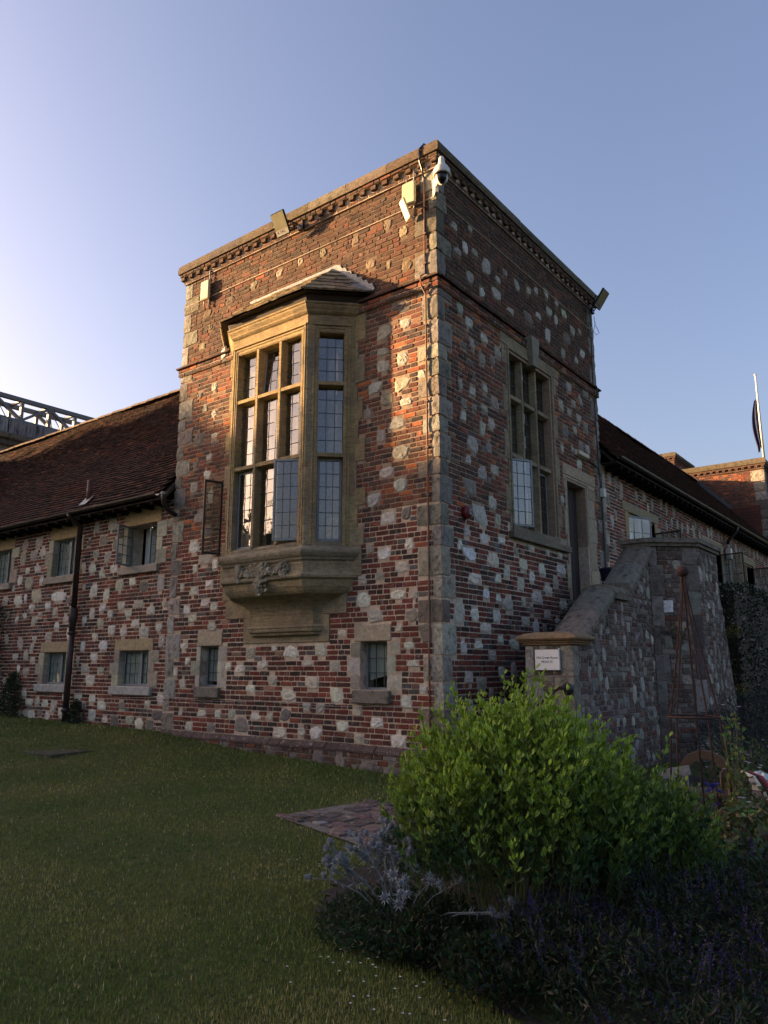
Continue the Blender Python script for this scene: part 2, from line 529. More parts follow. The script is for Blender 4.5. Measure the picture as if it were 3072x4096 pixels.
class Wall:
    """plane patch: origin, unit u axis (horizontal), outward normal"""
    def __init__(s, o, u, n):
        s.o, s.u, s.n = Vector(o), Vector(u).normalized(), Vector(n).normalized()
        s.rect, s.polys, s.bricks, s.stones = [], [], [], []

    def p(s, u, v, d=0.0):
        return s.o + s.u * u + Vector((0, 0, v)) + s.n * d

    def M(s, u, v, d=0.0):
        m = Matrix((s.u, Vector((0, 0, 1)), s.n)).transposed().to_4x4()
        m.translation = s.p(u, v, d)
        return m

    def block(s, u0, u1, v0, v1):
        s.rect.append((u0, u1, v0, v1))

    def scatter(s, lst, n, area, density=None, minsep=0.36, size=(0.13, 0.27), gray=0.15, tries=6000, aspect=(0.75, 1.35)):
        """random rubble stones that keep clear of openings and of each other"""
        u0, u1, v0, v1 = area
        for _ in range(tries):
            if n <= 0: break
            u, v = rng.uniform(u0, u1), rng.uniform(v0, v1)
            if density and rng.random() > density(u, v): continue
            w = rng.uniform(*size); h = w * rng.uniform(*aspect)
            if any((u - a[0]) ** 2 + (v - a[1]) ** 2 < minsep ** 2 for a in lst): continue
            lst.append((u, v, w, h, 1 if rng.random() < gray else 0)); n -= 1
        return lst

    def clear(s, u, v, w, h, m=0.01):
        return not any(u + w / 2 > a - m and u - w / 2 < b + m and v + h / 2 > c - m and v - h / 2 < d + m for a, b, c, d in s.rect)

    def place_stones(s, lst, parent, mat, cols, inside=None, single=True, name='stone', rough=0.012):
        mass = MB()
        for (u, v, w, h, g) in lst:
            w = max(w * 1.03, 0.10); h = max(h * 1.03, 0.10)
            if not s.clear(u, v, w * 0.66, h * 0.66): continue
            if inside and not inside(u - w / 2, u + w / 2, v - h / 2, v + h / 2): continue
            V, F, O = stone_geo(w, h, rng, rough=rough)
            s.polys.append([(a + u, b + v) for a, b in O])
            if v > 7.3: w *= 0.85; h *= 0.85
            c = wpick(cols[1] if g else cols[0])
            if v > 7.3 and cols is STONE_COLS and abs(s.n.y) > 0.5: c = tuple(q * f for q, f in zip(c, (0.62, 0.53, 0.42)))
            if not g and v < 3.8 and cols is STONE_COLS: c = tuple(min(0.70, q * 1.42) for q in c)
            if single and STONE_COUNT.get(parent.name, 0) < 290:
                STONE_COUNT[parent.name] = STONE_COUNT.get(parent.name, 0) + 1
                mb = MB(); mb.add(V, F, c)
                o = bpy.data.objects.new(name, mb.mesh(name, mat, recalc=False))
                o.matrix_basis = s.M(u, v, 0.0)
                link(o, parent)
            else:
                mass.add([s.p(u + a, v + b, d) for a, b, d in V], F, c)
        if mass.n:
            tag(mass.build('rubble', mat, parent, recalc=False), kind='stuff')

    def rows(s, u0, u1, v0, v1, course=0.079, inside=None, pal=None, key=None, mat=None, joint=0.012, hp=0.38, doff=0.0):
        nrow = int(round((v1 - v0) / course)); course = (v1 - v0) / nrow
        for r in range(nrow):
            a, b = v0 + r * course + joint * 0.5, v0 + (r + 1) * course - joint * 0.5
            bl = []
            for (x0, x1, y0, y1) in s.rect:
                if y1 > a + 0.012 and y0 < b - 0.012: bl.append((x0 - 0.004, x1 + 0.004))
            for P in s.polys:
                ys = [q[1] for q in P]
                if max(ys) < a - 0.002 or min(ys) > b + 0.002: continue
                xs = []
                n = len(P)
                for i in range(n):
                    (xa, ya), (xb, yb) = P[i], P[(i + 1) % n]
                    if a <= ya <= b: xs.append(xa)
                    for yy in (a, b):
                        if (ya - yy) * (yb - yy) < 0: xs.append(xa + (xb - xa) * (yy - ya) / (yb - ya))
                if xs: bl.append((min(xs) - 0.011, max(xs) + 0.011))
            bl.sort()
            free, x = [], u0
            for p0, p1 in bl:
                if p0 > x + 0.02: free.append((x, min(p0, u1)))
                x = max(x, p1)
                if x >= u1: break
            if x < u1 - 0.02: free.append((x, u1))
            for f0, f1 in free:
                x = f0
                first = rng.random() * 0.5
                while x < f1 - 0.03:
                    q = rng.random()
                    L = 0.116 if q < hp else (0.236 if q < 0.92 else 0.17)
                    L *= rng.uniform(0.93, 1.05)
                    if first > 0.25: L = rng.uniform(0.06, 0.2); first = 0
                    e = x + L
                    if f1 - e < 0.055: e = f1
                    if e - x > 0.285: e = x + (e - x) / 2
                    w = e - x - (joint if e < f1 - 0.001 else 0.004)
                    if w > 0.025:
                        uu, vv, hh = (x + w / 2), (a + b) / 2, (b - a)
                        if not inside or inside(uu - w / 2, uu + w / 2, a, b):
                            s.bricks.append((uu, vv + rng.uniform(-0.0015, 0.0015), w, hh * rng.uniform(0.93, 1.0), doff + rng.uniform(-0.003, 0.004), pal, key, mat))
                    x = e

    def emit(s, parent, singles, detail=True, rank=None):
        def app(t):
            p = s.p(t[0], t[1]); d = p - CAM
            return t[2] * t[3] * abs(d.normalized().dot(s.n)) / d.length_squared
        order = sorted(range(len(s.bricks)), key=lambda i: -app(s.bricks[i]))
        one = set(order[:singles])
        mass = {}
        for i, (u, v, w, h, d, pal, key, mat) in enumerate(s.bricks):
            rot = rng.uniform(-0.012, 0.012)
            if i in one:
                P = brick_pool(key, pal, mat)
                kind = 's' if w > 0.15 else 'h'
                o = bpy.data.objects.new('brick', rng.choice(P[kind]))
                m = s.M(u, v, d) @ Matrix.Rotation(rot, 4, 'Z') @ Matrix.Diagonal((w / (0.215 if kind == 's' else 0.105), h / 0.065, 1, 1))
                o.matrix_basis = m
                link(o, parent)
            else:
                mb = mass.setdefault(mat.name, (MB(), mat))[0]
                if detail:
                    V, F = brick_geo(w, h, rng)
                else:
                    a, b = w / 2, h / 2
                    V = [(-a, -b, 0), (a, -b, 0), (a, b, 0), (-a, b, 0), (-a, -b, -0.03), (a, -b, -0.03), (a, b, -0.03), (-a, b, -0.03)]
                    F = [(0, 1, 2, 3), (0, 4, 5, 1), (1, 5, 6, 2), (2, 6, 7, 3), (3, 7, 4, 0)]
                cr, sr = math.cos(rot), math.sin(rot)
                mb.add([s.p(u + a * cr - b * sr, v + a * sr + b * cr, d + q) for a, b, q in V], F, wpick(pal))
        for nm, (mb, mat) in mass.items():
            tag(mb.build('brickwork', mat, parent, recalc=False), kind='stuff')

    def backing(s, u0, u1, v0, v1, holes, mat, parent, name='wall', d0=-0.008, d1=-0.35, caps=True):
        """mortar core with real openings; front at d0, back at d1"""
        us = sorted(set([u0, u1] + [x for h in holes for x in h[:2]])); vs_ = sorted(set([v0, v1] + [x for h in holes for x in h[2:]]))
        us = [x for x in us if u0 <= x <= u1]; vs_ = [x for x in vs_ if v0 <= x <= v1]
        mb = MB()
        def hole(a, b, c, d):
            m, n = (a + b) / 2, (c + d) / 2
            return any(h[0] < m < h[1] and h[2] < n < h[3] for h in holes)
        for i in range(len(us) - 1):
            for j in range(len(vs_) - 1):
                a, b, c, d = us[i], us[i + 1], vs_[j], vs_[j + 1]
                if hole(a, b, c, d): continue
                mb.add([s.p(a, c, d0), s.p(b, c, d0), s.p(b, d, d0), s.p(a, d, d0)], [(0, 1, 2, 3)])
                mb.add([s.p(a, c, d1), s.p(b, c, d1), s.p(b, d, d1), s.p(a, d, d1)], [(3, 2, 1, 0)])
        for (a, b, c, d) in holes:
            for (p, q, r, t) in ((a, c, b, c), (b, c, b, d), (b, d, a, d), (a, d, a, c)):
                if q == t and q in (v0, v1): continue
                mb.add([s.p(p, q, d0), s.p(r, t, d0), s.p(r, t, d1), s.p(p, q, d1)], [(0, 1, 2, 3)])
        a, b, c, d = u0, u1, v0, v1
        for (p, q, r, t) in ((a, c, b, c), (b, c, b, d), (b, d, a, d), (a, d, a, c)):
            if caps or q != t:
                mb.add([s.p(p, q, d0), s.p(r, t, d0), s.p(r, t, d1), s.p(p, q, d1)], [(0, 1, 2, 3)])
        return mb.build(name, mat, parent, recalc=False)

    def slab(s, u0, u1, v0, v1, d0, d1, mat, parent, name, c=(0.4, 0.36, 0.28), bev=0.006, rough=0.0):
        mb = MB()
        m = s.M((u0 + u1) / 2, (v0 + v1) / 2, (d0 + d1) / 2)
        if rough > 0:
            rough_block(mb, m, (u1 - u0) / 2, (v1 - v0) / 2, (d1 - d0) / 2, rough, c)
        else:
            mb.obox(m, (u1 - u0) / 2, (v1 - v0) / 2, (d1 - d0) / 2, c, bev)
        return mb.build(name, mat, parent, recalc=False)


def rough_block(mb, m, hx, hy, hz, amp, c, nx=None, ny=None):
    """hewn block: gridded box with jittered skin and softened edges"""
    def steps(h): return max(2, min(5, int(h * 2 / 0.09)))
    nx, ny, nz = nx or steps(hx), ny or steps(hy), steps(hz)
    V, F, idx = [], [], {}
    def vid(i, j, k):
        t = (i, j, k)
        if t not in idx:
            x, y, z = (2 * i / nx - 1) * hx, (2 * j / ny - 1) * hy, (2 * k / nz - 1) * hz
            e = (i in (0, nx)) + (j in (0, ny)) + (k in (0, nz))
            ins = 0.0 if e < 2 else (0.007 if e == 2 else 0.012)
            x -= math.copysign(ins, x) if i in (0, nx) else 0; y -= math.copysign(ins, y) if j in (0, ny) else 0; z -= math.copysign(ins, z) if k in (0, nz) else 0
            idx[t] = len(V)
            V.append(m @ Vector((x + rng.uniform(-amp, amp), y + rng.uniform(-amp, amp), z + rng.uniform(-amp, amp))))
        return idx[t]
    for i in range(nx):
        for j in range(ny):
            for k, fl in ((0, 1), (nz, 0)):
                q = [vid(i, j, k), vid(i + 1, j, k), vid(i + 1, j + 1, k), vid(i, j + 1, k)]
                F.append(tuple(q[::-1] if fl else q))
    for i in range(nx):
        for k in range(nz):
            for j, fl in ((0, 0), (ny, 1)):
                q = [vid(i, j, k), vid(i + 1, j, k), vid(i + 1, j, k + 1), vid(i, j, k + 1)]
                F.append(tuple(q[::-1] if fl else q))
    for j in range(ny):
        for k in range(nz):
            for i, fl in ((0, 1), (nx, 0)):
                q = [vid(i, j, k), vid(i, j + 1, k), vid(i, j + 1, k + 1), vid(i, j, k + 1)]
                F.append(tuple(q[::-1] if fl else q))
    mb.add(V, F, c)


STONE_COLS = ([(4, (0.45, 0.43, 0.36)), (3, (0.37, 0.35, 0.29)), (1.2, (0.52, 0.495, 0.42)), (1.2, (0.29, 0.265, 0.21))], [(2, (0.23, 0.20, 0.17)), (1, (0.18, 0.155, 0.14))])
PAL_PALE = [(a, tuple(q * 1.45 for q in c)) for a, c in PAL_RED]
STAIR_COLS = ([(3, (0.36, 0.34, 0.29)), (3, (0.27, 0.255, 0.225)), (1, (0.43, 0.40, 0.34))], [(2, (0.19, 0.17, 0.15)), (1, (0.15, 0.13, 0.12))])
LIMEC = (0.40, 0.30, 0.155)
LIMEG = (0.33, 0.275, 0.175)

PANE = None


def pane_mesh():
    global PANE
    if PANE is None:
        PANE = MB().box(-0.5, 0.5, -0.5, 0.5, -0.0015, 0.0015).mesh('pane', M['glass'], recalc=False)
    return PANE


def leaded(W_M, u0, u1, v0, v1, cols, rows_, parent, tilt=0.010, came=0.010, nest=True):
    """leaded light in the local xy plane of matrix W_M: panes are objects, cames one mesh"""
    du, dv = (u1 - u0) / cols, (v1 - v0) / rows_
    mb = MB()
    for i in range(cols + 1):
        u = u0 + i * du
        mb.obox(W_M @ Matrix.Translation((u, (v0 + v1) / 2, 0)), came / 2, (v1 - v0) / 2 + came / 2, 0.006)
    for j in range(rows_ + 1):
        v = v0 + j * dv
        mb.obox(W_M @ Matrix.Translation(((u0 + u1) / 2, v, 0.001)), (u1 - u0) / 2, came / 2, 0.006)
    lead = mb.build('leaded_light' if nest else 'leading', M['lead'], parent, recalc=False)
    for i in range(cols):
        for j in range(rows_):
            o = bpy.data.objects.new('pane', pane_mesh())
            loc = Matrix.Translation(((u0 + (i + 0.5) * du), (v0 + (j + 0.5) * dv), 0))
            o.matrix_basis = W_M @ loc @ Matrix.Rotation(rng.gauss(0, tilt), 4, 'X') @ Matrix.Rotation(rng.gauss(0, tilt), 4, 'Y') @ Matrix.Diagonal((du - 0.002, dv - 0.002, 1, 1))
            link(o, lead if nest else parent)
    return lead


def casement(W_M, w, h, cols, rows_, parent, mat, fw=0.032, name='casement', stay=False):
    """opening light: frame mesh + leaded panes as its children; local x from hinge (0) to w, y 0..h"""
    mb = MB()
    for (a, b, c, d) in ((0, fw, 0, h), (w - fw, w, 0, h), (fw, w - fw, 0, fw), (fw, w - fw, h - fw, h)):
        mb.obox(W_M @ Matrix.Translation(((a + b) / 2, (c + d) / 2, 0)), (b - a) / 2, (d - c) / 2, 0.014, bev=0.003)
    if stay:
        mb.tube([W_M @ Vector((w - fw / 2, h * 0.47, 0.02)), W_M @ Vector((w - 0.12, h * 0.49, 0.05)), W_M @ Vector((w - 0.2, h * 0.45, 0.06))], 0.008, 6)
    o = mb.build(name, mat, parent, recalc=False)
    leaded(W_M, fw, w - fw, fw, h - fw, cols, rows_, o, nest=False)
    return o
STONES_FRONT = [
(-1.67,2.35,0.23,0.24,0),(-1.17,2.33,0.27,0.2,0),(-0.51,2.33,0.23,0.2,0),(-0.27,2.05,0.2,0.26,1),(-1.8,2.11,0.18,0.09,0),(-2.86,1.84,0.31,0.18,0),
(-2.22,1.85,0.22,0.2,0),(-2.5,1.67,0.22,0.11,0),(-3.5,1.64,0.26,0.14,0),(-1.94,1.61,0.2,0.15,0),(-4.03,1.57,0.24,0.13,0),(-3.26,1.4,0.2,0.14,0),
(-2.4,1.37,0.29,0.2,0),(-3.76,1.25,0.22,0.12,0),(-2.9,1.18,0.31,0.19,0),(-1.9,1.19,0.25,0.23,0),(-2.5,1,0.14,0.12,0),(-1.49,0.98,0.17,0.13,0),
(-2.96,0.87,0.21,0.18,1),(-4.2,0.84,0.16,0.14,0),(-4.55,0.83,0.14,0.13,0),(-4.96,0.82,0.23,0.11,0),(-3.63,0.82,0.2,0.11,0),(-3.3,0.83,0.14,0.1,0),
(-3.95,0.68,0.33,0.28,1),(-4.71,0.6,0.19,0.16,1),(-3.07,0.6,0.29,0.17,0),(-2.31,0.62,0.24,0.2,0),(-1.77,0.75,0.23,0.16,0),(-1.13,0.83,0.23,0.15,0),
(-1.46,0.59,0.17,0.14,0),(-0.76,0.6,0.24,0.18,0),(-0.57,1.9,0.19,0.11,0),(-0.5,1.65,0.2,0.1,0),(-3.79,1.83,0.2,0.18,0),(-4.35,2.33,0.22,0.23,0),
(-4.8,2.29,0.23,0.14,0),(-5.53,1.97,0.2,0.12,0),(-5.35,2.45,0.23,0.15,0),(-5.52,1.32,0.19,0.16,0),(-5.28,0.6,0.2,0.17,0),(-5.52,2.62,0.18,0.15,0),
(-1,6.74,0.29,0.25,0),(-0.59,6.76,0.19,0.16,0),(-1.03,6.41,0.19,0.15,0),(-1.03,6.17,0.24,0.2,0),(-0.65,6.21,0.23,0.22,0),(-1.17,5.86,0.26,0.19,0),
(-0.67,5.79,0.28,0.21,0),(-0.95,5.62,0.25,0.22,0),(-0.58,5.49,0.23,0.12,0),(-0.75,5.19,0.27,0.2,0),(-1.07,5.05,0.16,0.2,0),(-0.69,4.73,0.29,0.22,0),
(-0.96,4.46,0.26,0.16,0),(-0.7,4.22,0.22,0.19,0),(-1.21,4.08,0.25,0.2,0),(-0.92,3.76,0.3,0.2,0),(-0.72,7.09,0.24,0.13,1),(-5.46,6.69,0.15,0.12,1),
(-5.27,6.4,0.17,0.15,0),(-5,6.23,0.15,0.15,0),(-5.41,5.82,0.28,0.26,1),(-4.97,5.8,0.21,0.11,0),(-5.09,5.4,0.16,0.14,0),(-5.47,5.33,0.13,0.14,0),
(-5.11,5.08,0.19,0.15,0),(-5.49,4.89,0.22,0.19,0),(-4.99,4.65,0.17,0.23,0),(-5.29,4.3,0.28,0.19,0),(-5.08,3.99,0.3,0.16,1),(-5.4,3.75,0.26,0.21,0),
(-5.08,3.5,0.35,0.2,0),(-4.92,3.06,0.2,0.12,0),(-5.33,2.95,0.24,0.16,0),(-5.68,3.03,0.12,0.1,0),(-5.02,2.72,0.22,0.13,0),(-4.77,2.65,0.18,0.14,0),
(-4.68,8.43,0.25,0.18,1),(-5.34,8.35,0.25,0.15,1),(-5.24,8.04,0.14,0.13,0),(-5.46,7.7,0.21,0.13,0),(-5.04,6.78,0.16,0.15,0),(-0.93,8.57,0.15,0.18,0),
(-0.61,8.33,0.16,0.2,0),(-1.6,8.54,0.16,0.15,0),(-2.32,8.57,0.15,0.17,0),(-2.86,8.6,0.14,0.15,0),(-3.38,8.54,0.17,0.15,0),(-4.05,8.52,0.18,0.15,0),
(-1.28,7.99,0.21,0.15,0),(-0.91,7.86,0.1,0.17,0),(-0.55,7.72,0.19,0.17,0),(-1.01,3.24,0.26,0.16,0),(-0.68,3.02,0.25,0.17,0),(-1.08,2.91,0.18,0.14,0),
(-0.75,2.62,0.25,0.13,0),(-1.39,2.58,0.25,0.23,0),(-5.88,3.27,0.28,0.35,0),]
STONES_RIGHT = [
(1.37,6.85,0.22,0.14,0),(1,6.61,0.17,0.14,0),(1.82,6.76,0.21,0.14,0),(1.29,6.47,0.2,0.19,0),(1.64,6.54,0.16,0.15,1),(1.35,5.98,0.17,0.16,0),
(0.96,5.81,0.19,0.15,0),(1.67,5.81,0.27,0.19,0),(0.71,5.54,0.16,0.15,0),(1.01,5.55,0.14,0.09,1),(1.33,5.62,0.19,0.1,0),(1.53,5.42,0.2,0.2,0),
(1.25,5.28,0.17,0.25,0),(0.68,5.33,0.16,0.17,0),(0.94,4.95,0.32,0.26,0),(1.44,5,0.17,0.19,0),(1.21,4.56,0.27,0.24,0),(1.6,4.68,0.26,0.18,0),
(0.83,4.26,0.36,0.23,1),(1.5,4.13,0.28,0.23,0),(1.09,3.87,0.43,0.3,0),(1.65,3.87,0.18,0.19,0),(0.71,3.54,0.17,0.12,0),(1.22,3.52,0.27,0.17,0),
(1.75,3.56,0.22,0.1,0),(0.79,3.23,0.39,0.2,0),(1.46,3.22,0.36,0.22,0),(2.46,3.25,0.29,0.18,0),(1.89,3.08,0.18,0.17,0),(3.15,3.24,0.24,0.19,0),
(3.92,3.31,0.35,0.16,0),(0.93,2.88,0.39,0.17,0),(1.61,2.95,0.17,0.14,0),(2.76,3.08,0.2,0.16,0),(2.34,2.91,0.26,0.21,0),(3.67,3.06,0.25,0.15,0),
(3.36,2.9,0.32,0.15,0),(1.23,2.68,0.18,0.15,0),(2.93,2.75,0.38,0.19,0),(1.9,2.56,0.35,0.22,0),(0.88,2.35,0.23,0.19,0),(1.52,2.36,0.23,0.19,0),
(3.97,2.67,0.29,0.15,0),(3.29,2.46,0.24,0.1,0),(2.48,2.32,0.29,0.13,0),(2.78,3.58,0.25,0.08,0),(3.4,3.58,0.16,0.08,0),(3.9,3.59,0.2,0.07,0),
(4.28,6.52,0.22,0.21,0),(4.67,7,0.23,0.2,0),(5.52,7.11,0.29,0.18,0),(5.21,6.88,0.21,0.18,0),(4.86,6.72,0.2,0.16,0),(4.64,6.48,0.2,0.13,0),
(5.09,6.47,0.24,0.18,0),(5.42,6.36,0.25,0.19,0),(4.86,6.17,0.2,0.14,0),(5.12,5.87,0.26,0.26,1),(5.46,5.91,0.21,0.16,0),(5,5.5,0.27,0.17,0),
(4.49,7.65,0.2,0.21,0),(5.46,7.97,0.25,0.16,0),(3.81,7.79,0.27,0.32,0),(4.7,8.03,0.34,0.21,1),(5.02,8.32,0.21,0.19,0),(5.12,7.72,0.17,0.14,0),
(4.4,6.01,0.32,0.25,1),(0.53,8.45,0.18,0.13,0),(1.02,8.64,0.14,0.12,0),(0.61,8.05,0.22,0.12,0),(0.85,8.22,0.17,0.2,0),(1.15,8.28,0.18,0.13,0),
(1.52,8.2,0.29,0.32,0),(0.98,7.75,0.21,0.22,0),(2.18,8.37,0.18,0.14,0),(1.91,8.12,0.17,0.12,0),(2.61,8.32,0.19,0.19,0),(1.85,7.82,0.34,0.21,0),
(1.35,7.64,0.18,0.18,0),(3.08,8.4,0.2,0.14,0),(3.38,8.54,0.16,0.13,0),(3.83,8.65,0.19,0.16,0),(4.28,8.65,0.17,0.16,0),(2.33,7.7,0.29,0.13,0),
(3.44,8.05,0.21,0.13,0),(3.92,8.31,0.25,0.16,0),(4.63,8.54,0.24,0.16,0),(4.24,8.26,0.17,0.21,0),(0.64,7.09,0.18,0.17,0),(0.91,6.94,0.24,0.16,0),
(0.74,6.5,0.18,0.12,1),(3.03,7.84,0.32,0.24,1),(5.39,8.43,0.16,0.14,0),(1.19,2.18,0.29,0.13,0),(1.63,2.01,0.19,0.13,0),(2.06,1.95,0.32,0.18,0),
(0.95,1.92,0.23,0.13,0),(1.35,1.77,0.24,0.16,0),(1.63,1.52,0.19,0.16,0),(1.02,1.35,0.25,0.22,0),]
STONES_WING = [
(-11,4.38,0.28,0.22,0),(-11.61,4.38,0.26,0.21,0),(-11.18,4.1,0.3,0.22,0),(-10.78,4.15,0.28,0.18,0),(-11.66,4.09,0.26,0.23,0),(-11.4,3.79,0.22,0.15,0),
(-10.95,3.79,0.27,0.18,0),(-11.71,3.57,0.26,0.22,0),(-11.27,3.5,0.36,0.28,0),(-10.75,3.51,0.17,0.11,0),(-10.89,3.16,0.42,0.29,0),
(-9.98,3.11,0.55,0.24,0),(-11.71,3.11,0.4,0.2,0),(-12.31,3.14,0.27,0.15,0),(-9.4,3.24,0.22,0.19,0),(-10.38,2.92,0.23,0.14,0),
(-11.05,2.92,0.25,0.13,0),(-10.04,2.77,0.21,0.15,0),(-9.39,2.77,0.19,0.13,0),(-10.92,2.62,0.21,0.16,0),(-9.6,2.61,0.24,0.13,0),
(-11.34,2.75,0.18,0.11,0),(-9.94,2.47,0.19,0.15,0),(-10.68,2.74,0.17,0.09,0),(-9.35,2.28,0.34,0.26,0),(-10.23,2.25,0.29,0.14,0),
(-10.82,2.23,0.19,0.1,0),(-11.42,2.12,0.25,0.21,0),(-10.9,2.01,0.17,0.16,0),(-11.6,1.84,0.25,0.14,0),(-11.13,1.85,0.21,0.17,0),
(-10.82,1.76,0.2,0.12,0),(-11.08,1.49,0.24,0.14,0),(-8.1,4.49,0.29,0.24,0),(-8.68,4.48,0.18,0.21,0),(-8.38,4.18,0.29,0.2,0),(-7.96,4.06,0.17,0.26,0),
(-8.63,3.92,0.21,0.15,0),(-8.19,3.8,0.22,0.2,0),(-8.72,3.63,0.25,0.22,0),(-7.94,3.55,0.24,0.16,0),(-8.36,3.49,0.2,0.18,0),(-7.7,3.19,0.28,0.2,0),
(-7.27,3.25,0.21,0.16,0),(-6.89,3.12,0.28,0.2,1),(-6.35,3.16,0.24,0.29,0),(-8.61,3.15,0.25,0.28,0),(-8.14,3.04,0.23,0.21,0),(-6.13,4.29,0.22,0.14,0),
(-8.24,2.77,0.24,0.13,0),(-7.59,2.79,0.24,0.19,0),(-7.01,2.79,0.33,0.15,0),(-6.62,2.66,0.27,0.17,0),(-6.19,2.76,0.19,0.12,0),(-8.6,2.67,0.2,0.21,0),
(-7.95,2.65,0.19,0.16,0),(-7.33,2.63,0.21,0.14,0),(-8.27,2.47,0.25,0.13,0),(-7.1,2.43,0.26,0.12,0),(-7.87,2.33,0.27,0.17,0),(-7.46,2.28,0.22,0.19,0),
(-6.8,2.26,0.3,0.21,0),(-6.34,2.32,0.19,0.15,0),(-8.44,2.22,0.2,0.1,0),(-8.12,2.04,0.31,0.19,0),(-8.42,1.79,0.26,0.14,0),(-8.71,1.56,0.29,0.16,0),
(-8.15,1.54,0.21,0.14,0),(-8.49,1.35,0.35,0.2,0),(-8.86,2.02,0.18,0.18,0),]

# ================================================================ ground profile
def sstep(a, b, x):
    t = min(1, max(0, (x - a) / (b - a))); return t * t * (3 - 2 * t)


GX = [(-60, 0.75), (-20, 0.60), (-12, 0.55), (-6, 0.47), (-4, 0.31), (-1, 0.17), (1, 0.10), (6, 0.0), (60, 0.0)]


def gz(x, y):
    for (a, za), (b, zb) in zip(GX, GX[1:]):
        if a <= x <= b:
            g = za + (zb - za) * (x - a) / (b - a); break
    else:
        g = GX[0][1] if x < -60 else 0.0
    k = sstep(-9.5, 0.0, y)
    return g * (0.10 + 0.90 * k) if x > -6 else g * (0.35 + 0.65 * k) * (1) if x < -14 else g * ((0.35 + 0.65 * k) * (-6 - x) / 8 + (0.10 + 0.90 * k) * (14 + x) / 8)


# ================================================================ TOWER
TX0, TY1 = -6.05, 6.1
tower = thing('brick_tower', (-3.0, 3.0, 0.2), 'square brick and rubble tower with stone oriel window and dentil parapet', 'tower')
F = Wall((TX0, 0, 0), (1, 0, 0), (0, -1, 0))
G = Wall((0, 0, 0), (0, 1, 0), (1, 0, 0))
fx = lambda x: x - TX0

# --- openings
SW = [(-5.07, -4.60, 1.27, 1.96), (-1.45, -0.95, 1.28, 1.97)]
holesF = [(fx(a), fx(b), c, d) for a, b, c, d in SW] + [(fx(-3.85), fx(-2.15), 3.45, 6.95)]
holesG = [(2.22, 3.78, 3.87, 6.90), (4.37, 5.22, 2.80, 5.06)]
for h_ in holesF: F.block(*h_)
for h_ in holesG: G.block(*h_)

# --- quoins
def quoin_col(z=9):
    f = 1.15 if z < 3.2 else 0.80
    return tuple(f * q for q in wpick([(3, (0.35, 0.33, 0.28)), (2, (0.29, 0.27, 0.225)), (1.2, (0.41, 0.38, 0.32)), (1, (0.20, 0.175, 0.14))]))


z = 0.50
k = 0
while z < 9.13:
    h = rng.uniform(0.24, 0.47)
    if 9.16 - (z + h) < 0.22: h = 9.16 - z
    for lo, hi in ((7.19, 7.37),):
        if z < lo < z + h: h = max(0.15, lo - z)
        if lo <= z < hi: z = hi
    a, b = (rng.uniform(0.28, 0.42), rng.uniform(0.20, 0.26)) if k % 2 else (rng.uniform(0.13, 0.20), rng.uniform(0.30, 0.42))
    a2 = rng.uniform(0.16, 0.24) if k % 2 else rng.uniform(0.32, 0.48)
    j = 0.008
    mb = MB()
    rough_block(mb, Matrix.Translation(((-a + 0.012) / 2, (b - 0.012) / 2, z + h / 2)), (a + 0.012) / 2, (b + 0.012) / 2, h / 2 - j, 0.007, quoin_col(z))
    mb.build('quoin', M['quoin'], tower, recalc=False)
    F.block(fx(-a), fx(0) + 0.1, z, z + h); G.block(-0.1, b, z, z + h)
    mb = MB()
    rough_block(mb, Matrix.Translation((TX0 + (a2 - 0.012) / 2, 0.2 - 0.006, z + h / 2)), (a2 + 0.012) / 2, 0.206, h / 2 - j, 0.008, quoin_col(z))
    mb.build('quoin', M['quoin'], tower, recalc=False)
    F.block(-0.1, a2, z, z + h)
    b2 = rng.uniform(0.26, 0.42) if k % 2 else rng.uniform(0.16, 0.24)
    mb = MB()
    rough_block(mb, Matrix.Translation((-0.2 + 0.006, TY1 + 0.012 - (b2 + 0.012) / 2, z + h / 2)), 0.206, (b2 + 0.012) / 2, h / 2 - j, 0.008, quoin_col(z))
    mb.build('quoin', M['quoin'], tower, recalc=False)
    G.block(TY1 - b2, TY1 + 0.1, z, z + h)
    z += h
    k += 1

# --- small windows
def small_window(W, u0, u1, v0, v1, parent, sill, lint, jl, jr, cols, rows_, rec=0.20, ashlar=False, sillmat='coping', sc=(0.20, 0.18, 0.15), lc=None):
    """lintel, sill, jamb stones round an opening of wall W"""
    a, b, c, d = lint
    W.slab(a, b, c, d, -0.3, 0.008, M['ashlar'], parent, 'lintel', lc or (0.39, 0.33, 0.235), 0.006); W.block(a, b, c, d)
    a, b, c, d = sill
    W.slab(a, b, c, d, -0.30, 0.065, M[sillmat], parent, 'sill', sc, 0.012); W.block(a, b, c, d)
    for s_, (w0, w1) in ((-1, jl), (1, jr)):
        zz = v0 - 0.005
        n = 3
        hs = [rng.uniform(0.8, 1.2) for _ in range(n)]
        t = sum(hs)
        for i, q in enumerate(hs):
            hh = q / t * (v1 - v0)
            w = w0 + (w1 - w0) * ((i + (s_ > 0)) % 2) + rng.uniform(-0.02, 0.02)
            x0, x1 = (u0 - w, u0 + 0.004) if s_ < 0 else (u1 - 0.004, u1 + w)
            W.slab(x0, x1, zz, zz + hh, -0.3, 0.006, M['ashlar'] if ashlar else M['rubble'], parent, 'jamb_stone',
                   wpick([(2, (0.36, 0.315, 0.24)), (1, (0.42, 0.39, 0.31))]) if ashlar else wpick(STONE_COLS[0]), 0.008, rough=0 if ashlar else 0.006)
            W.block(x0, x1, zz, zz + hh)
            zz += hh


